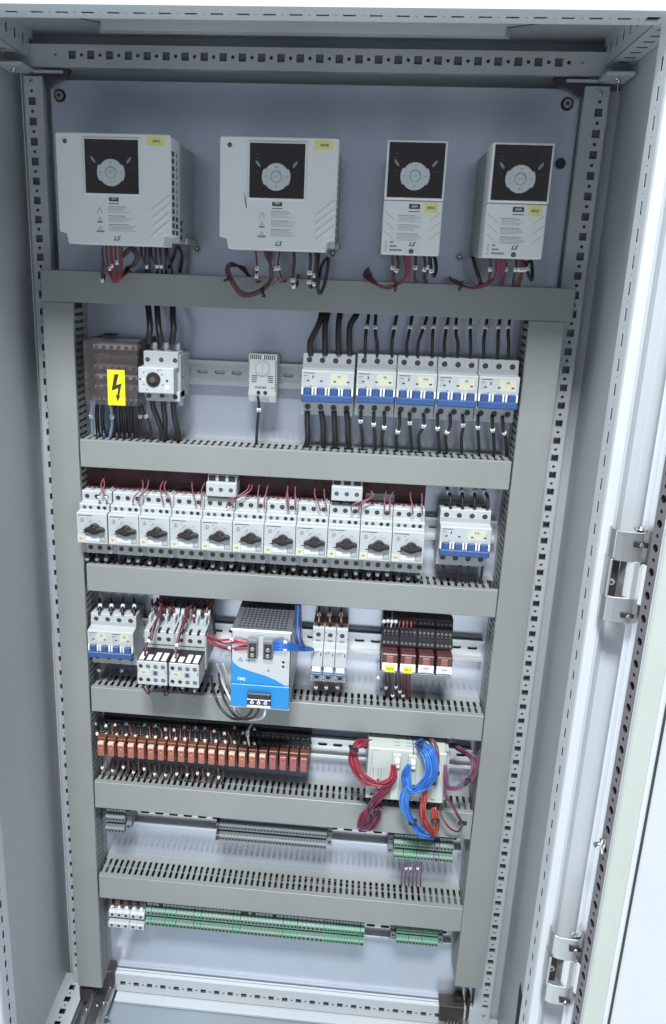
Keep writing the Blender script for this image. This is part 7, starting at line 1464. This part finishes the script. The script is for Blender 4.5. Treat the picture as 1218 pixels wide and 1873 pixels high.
 ["cable_tie",4.6,"black_wire","black cable tie at the top of the blue bundle","",[561,-80,-882,568,-80,-875],[]],
 ["cable_tie",4.6,"black_wire","black cable tie at the right of the blue curl","",[587,-80,-936,596,-80,-925],[]],
 ["wire",1.1,"purple_wire","first purple wire from the left under the green terminals of the fifth row","purple wires below the green terminals",[559,-26,-1138,561,-22,-1157,561,-14,-1179,564,-4,-1208],[]],
 ["wire",1.1,"purple_wire","second purple wire from the left under the green terminals of the fifth row","purple wires below the green terminals",[565,-26,-1138,567,-22,-1156,567,-14,-1178,570,-4,-1207],[0.3]],
 ["wire",1.1,"purple_wire","third purple wire from the left under the green terminals of the fifth row","purple wires below the green terminals",[571,-26,-1137,574,-22,-1155,574,-14,-1178,576,-4,-1207],[0.3]],
 ["wire",1.1,"purple_wire","fourth purple wire from the left under the green terminals of the fifth row","purple wires below the green terminals",[577,-26,-1136,580,-22,-1155,580,-14,-1177,583,-4,-1206],[]],
 ["wire",1.1,"purple_wire","fifth purple wire from the left under the green terminals of the fifth row","purple wires below the green terminals",[584,-26,-1136,586,-22,-1154,586,-14,-1176,589,-4,-1205],[0.3]],
 ["wire",1.1,"purple_wire","sixth purple wire from the left under the green terminals of the fifth row","purple wires below the green terminals",[590,-26,-1135,592,-22,-1153,593,-14,-1176,596,-4,-1204],[]],
 ["wire",3.0,"brown_wire","first thick yellowish lead from the left entering the white terminals of the bottom row","leads above the white terminals",[61,-5,-1282,66,-18,-1279,69,-26,-1285],[]],
 ["wire",3.0,"brown_wire","second thick yellowish lead from the left entering the white terminals of the bottom row","leads above the white terminals",[76,-5,-1280,81,-18,-1277,83,-26,-1283],[]],
 ["wire",3.0,"brown_wire","third thick yellowish lead from the left entering the white terminals of the bottom row","leads above the white terminals",[91,-5,-1278,96,-18,-1275,98,-26,-1282],[]],
 ["wire",3.0,"brown_wire","fourth thick yellowish lead from the left entering the white terminals of the bottom row","leads above the white terminals",[106,-5,-1277,110,-18,-1274,113,-26,-1280],[]],
]
# ================================================================ WIRES (millimetres: x, y, z triples along each lead)
JOIN = {'short leads below the motor protection switches': 'short dark leads with white sleeves under the whole row of motor switches',
 'leads above the slim relays': 'many thin dark and reddish leads with white sleeves entering the slim relays from above',
 'leads below the slim relays': 'many thin dark leads with pale sleeves hanging below the slim relays',
 'tangle of wires behind the contactors': 'dark tangle of wires behind and right of the two contactors',
 'thin wires below the contactor front blocks': 'thin brown wires curling below the contactor front blocks'}
JB = {k: MB() for k in JOIN}
for nm, r, col, lab, grp, fl, mk in WIRES:
    if grp in JOIN:
        P = [Vector(fl[i:i+3]) for i in range(0, len(fl), 3)]; S = smooth_path(P, 4); J = JB[grp]; J.tube(S, r, col, n=6)
        for f in mk:
            k = min(len(S)-2, max(1, int(f*(len(S)-1)))); t = (S[k+1]-S[k-1]).normalized()*2.6; J.tube([S[k]-t, S[k]+t], r+1.1, 'sleeve_white', n=8)
        continue
    P = [Vector(fl[i:i+3]) for i in range(0, len(fl), 3)]
    o0 = P[0].copy(); S = smooth_path([p-o0 for p in P], 5)
    b = MB(col)
    if nm == 'cable_tie':
        c = (P[0]+P[-1])/2-o0; d = (P[-1]-P[0]); L = d.length/2*0.82+0.6; d.normalize(); e = Vector((0,1,0)); ring = []
        for k in range(13):
            a = 6.28319*k/12; ring.append(c+d*(L*math.cos(a))+e*(L*0.8*math.sin(a)))
        b.tube(ring, 1.7, 'wire_tie', n=5); h = c+d*L; b.box(h.x-2.2, h.x+2.2, h.y-3, h.y+2, h.z-2.2, h.z+2.2, 'wire_tie')
    else: b.tube(S, r, col, n=8 if r > 1.7 else 6)
    o = obj(nm, b, None, tuple(o0)); tag(o, lab, 'cable tie' if nm == 'cable_tie' else 'wire', grp or None)
    for f in mk:
        k = min(len(S)-2, max(1, int(f*(len(S)-1)))); t = (S[k+1]-S[k-1]).normalized(); mb = MB('sleeve_white', 'ink')
        mb.tube([-t*2.6, t*2.6], r+1.1, 'sleeve_white', n=10)
        q = Vector((0,-(r+1.2),0)); mb.box(q.x-0.9, q.x+0.9, q.y-0.1, q.y, -0.9, 0.9, 'ink')
        obj('number_sleeve', mb, o, tuple(S[k]))
for k, J in JB.items(): tag(obj('wires', J, None, kind='stuff'), JOIN[k], 'wires')
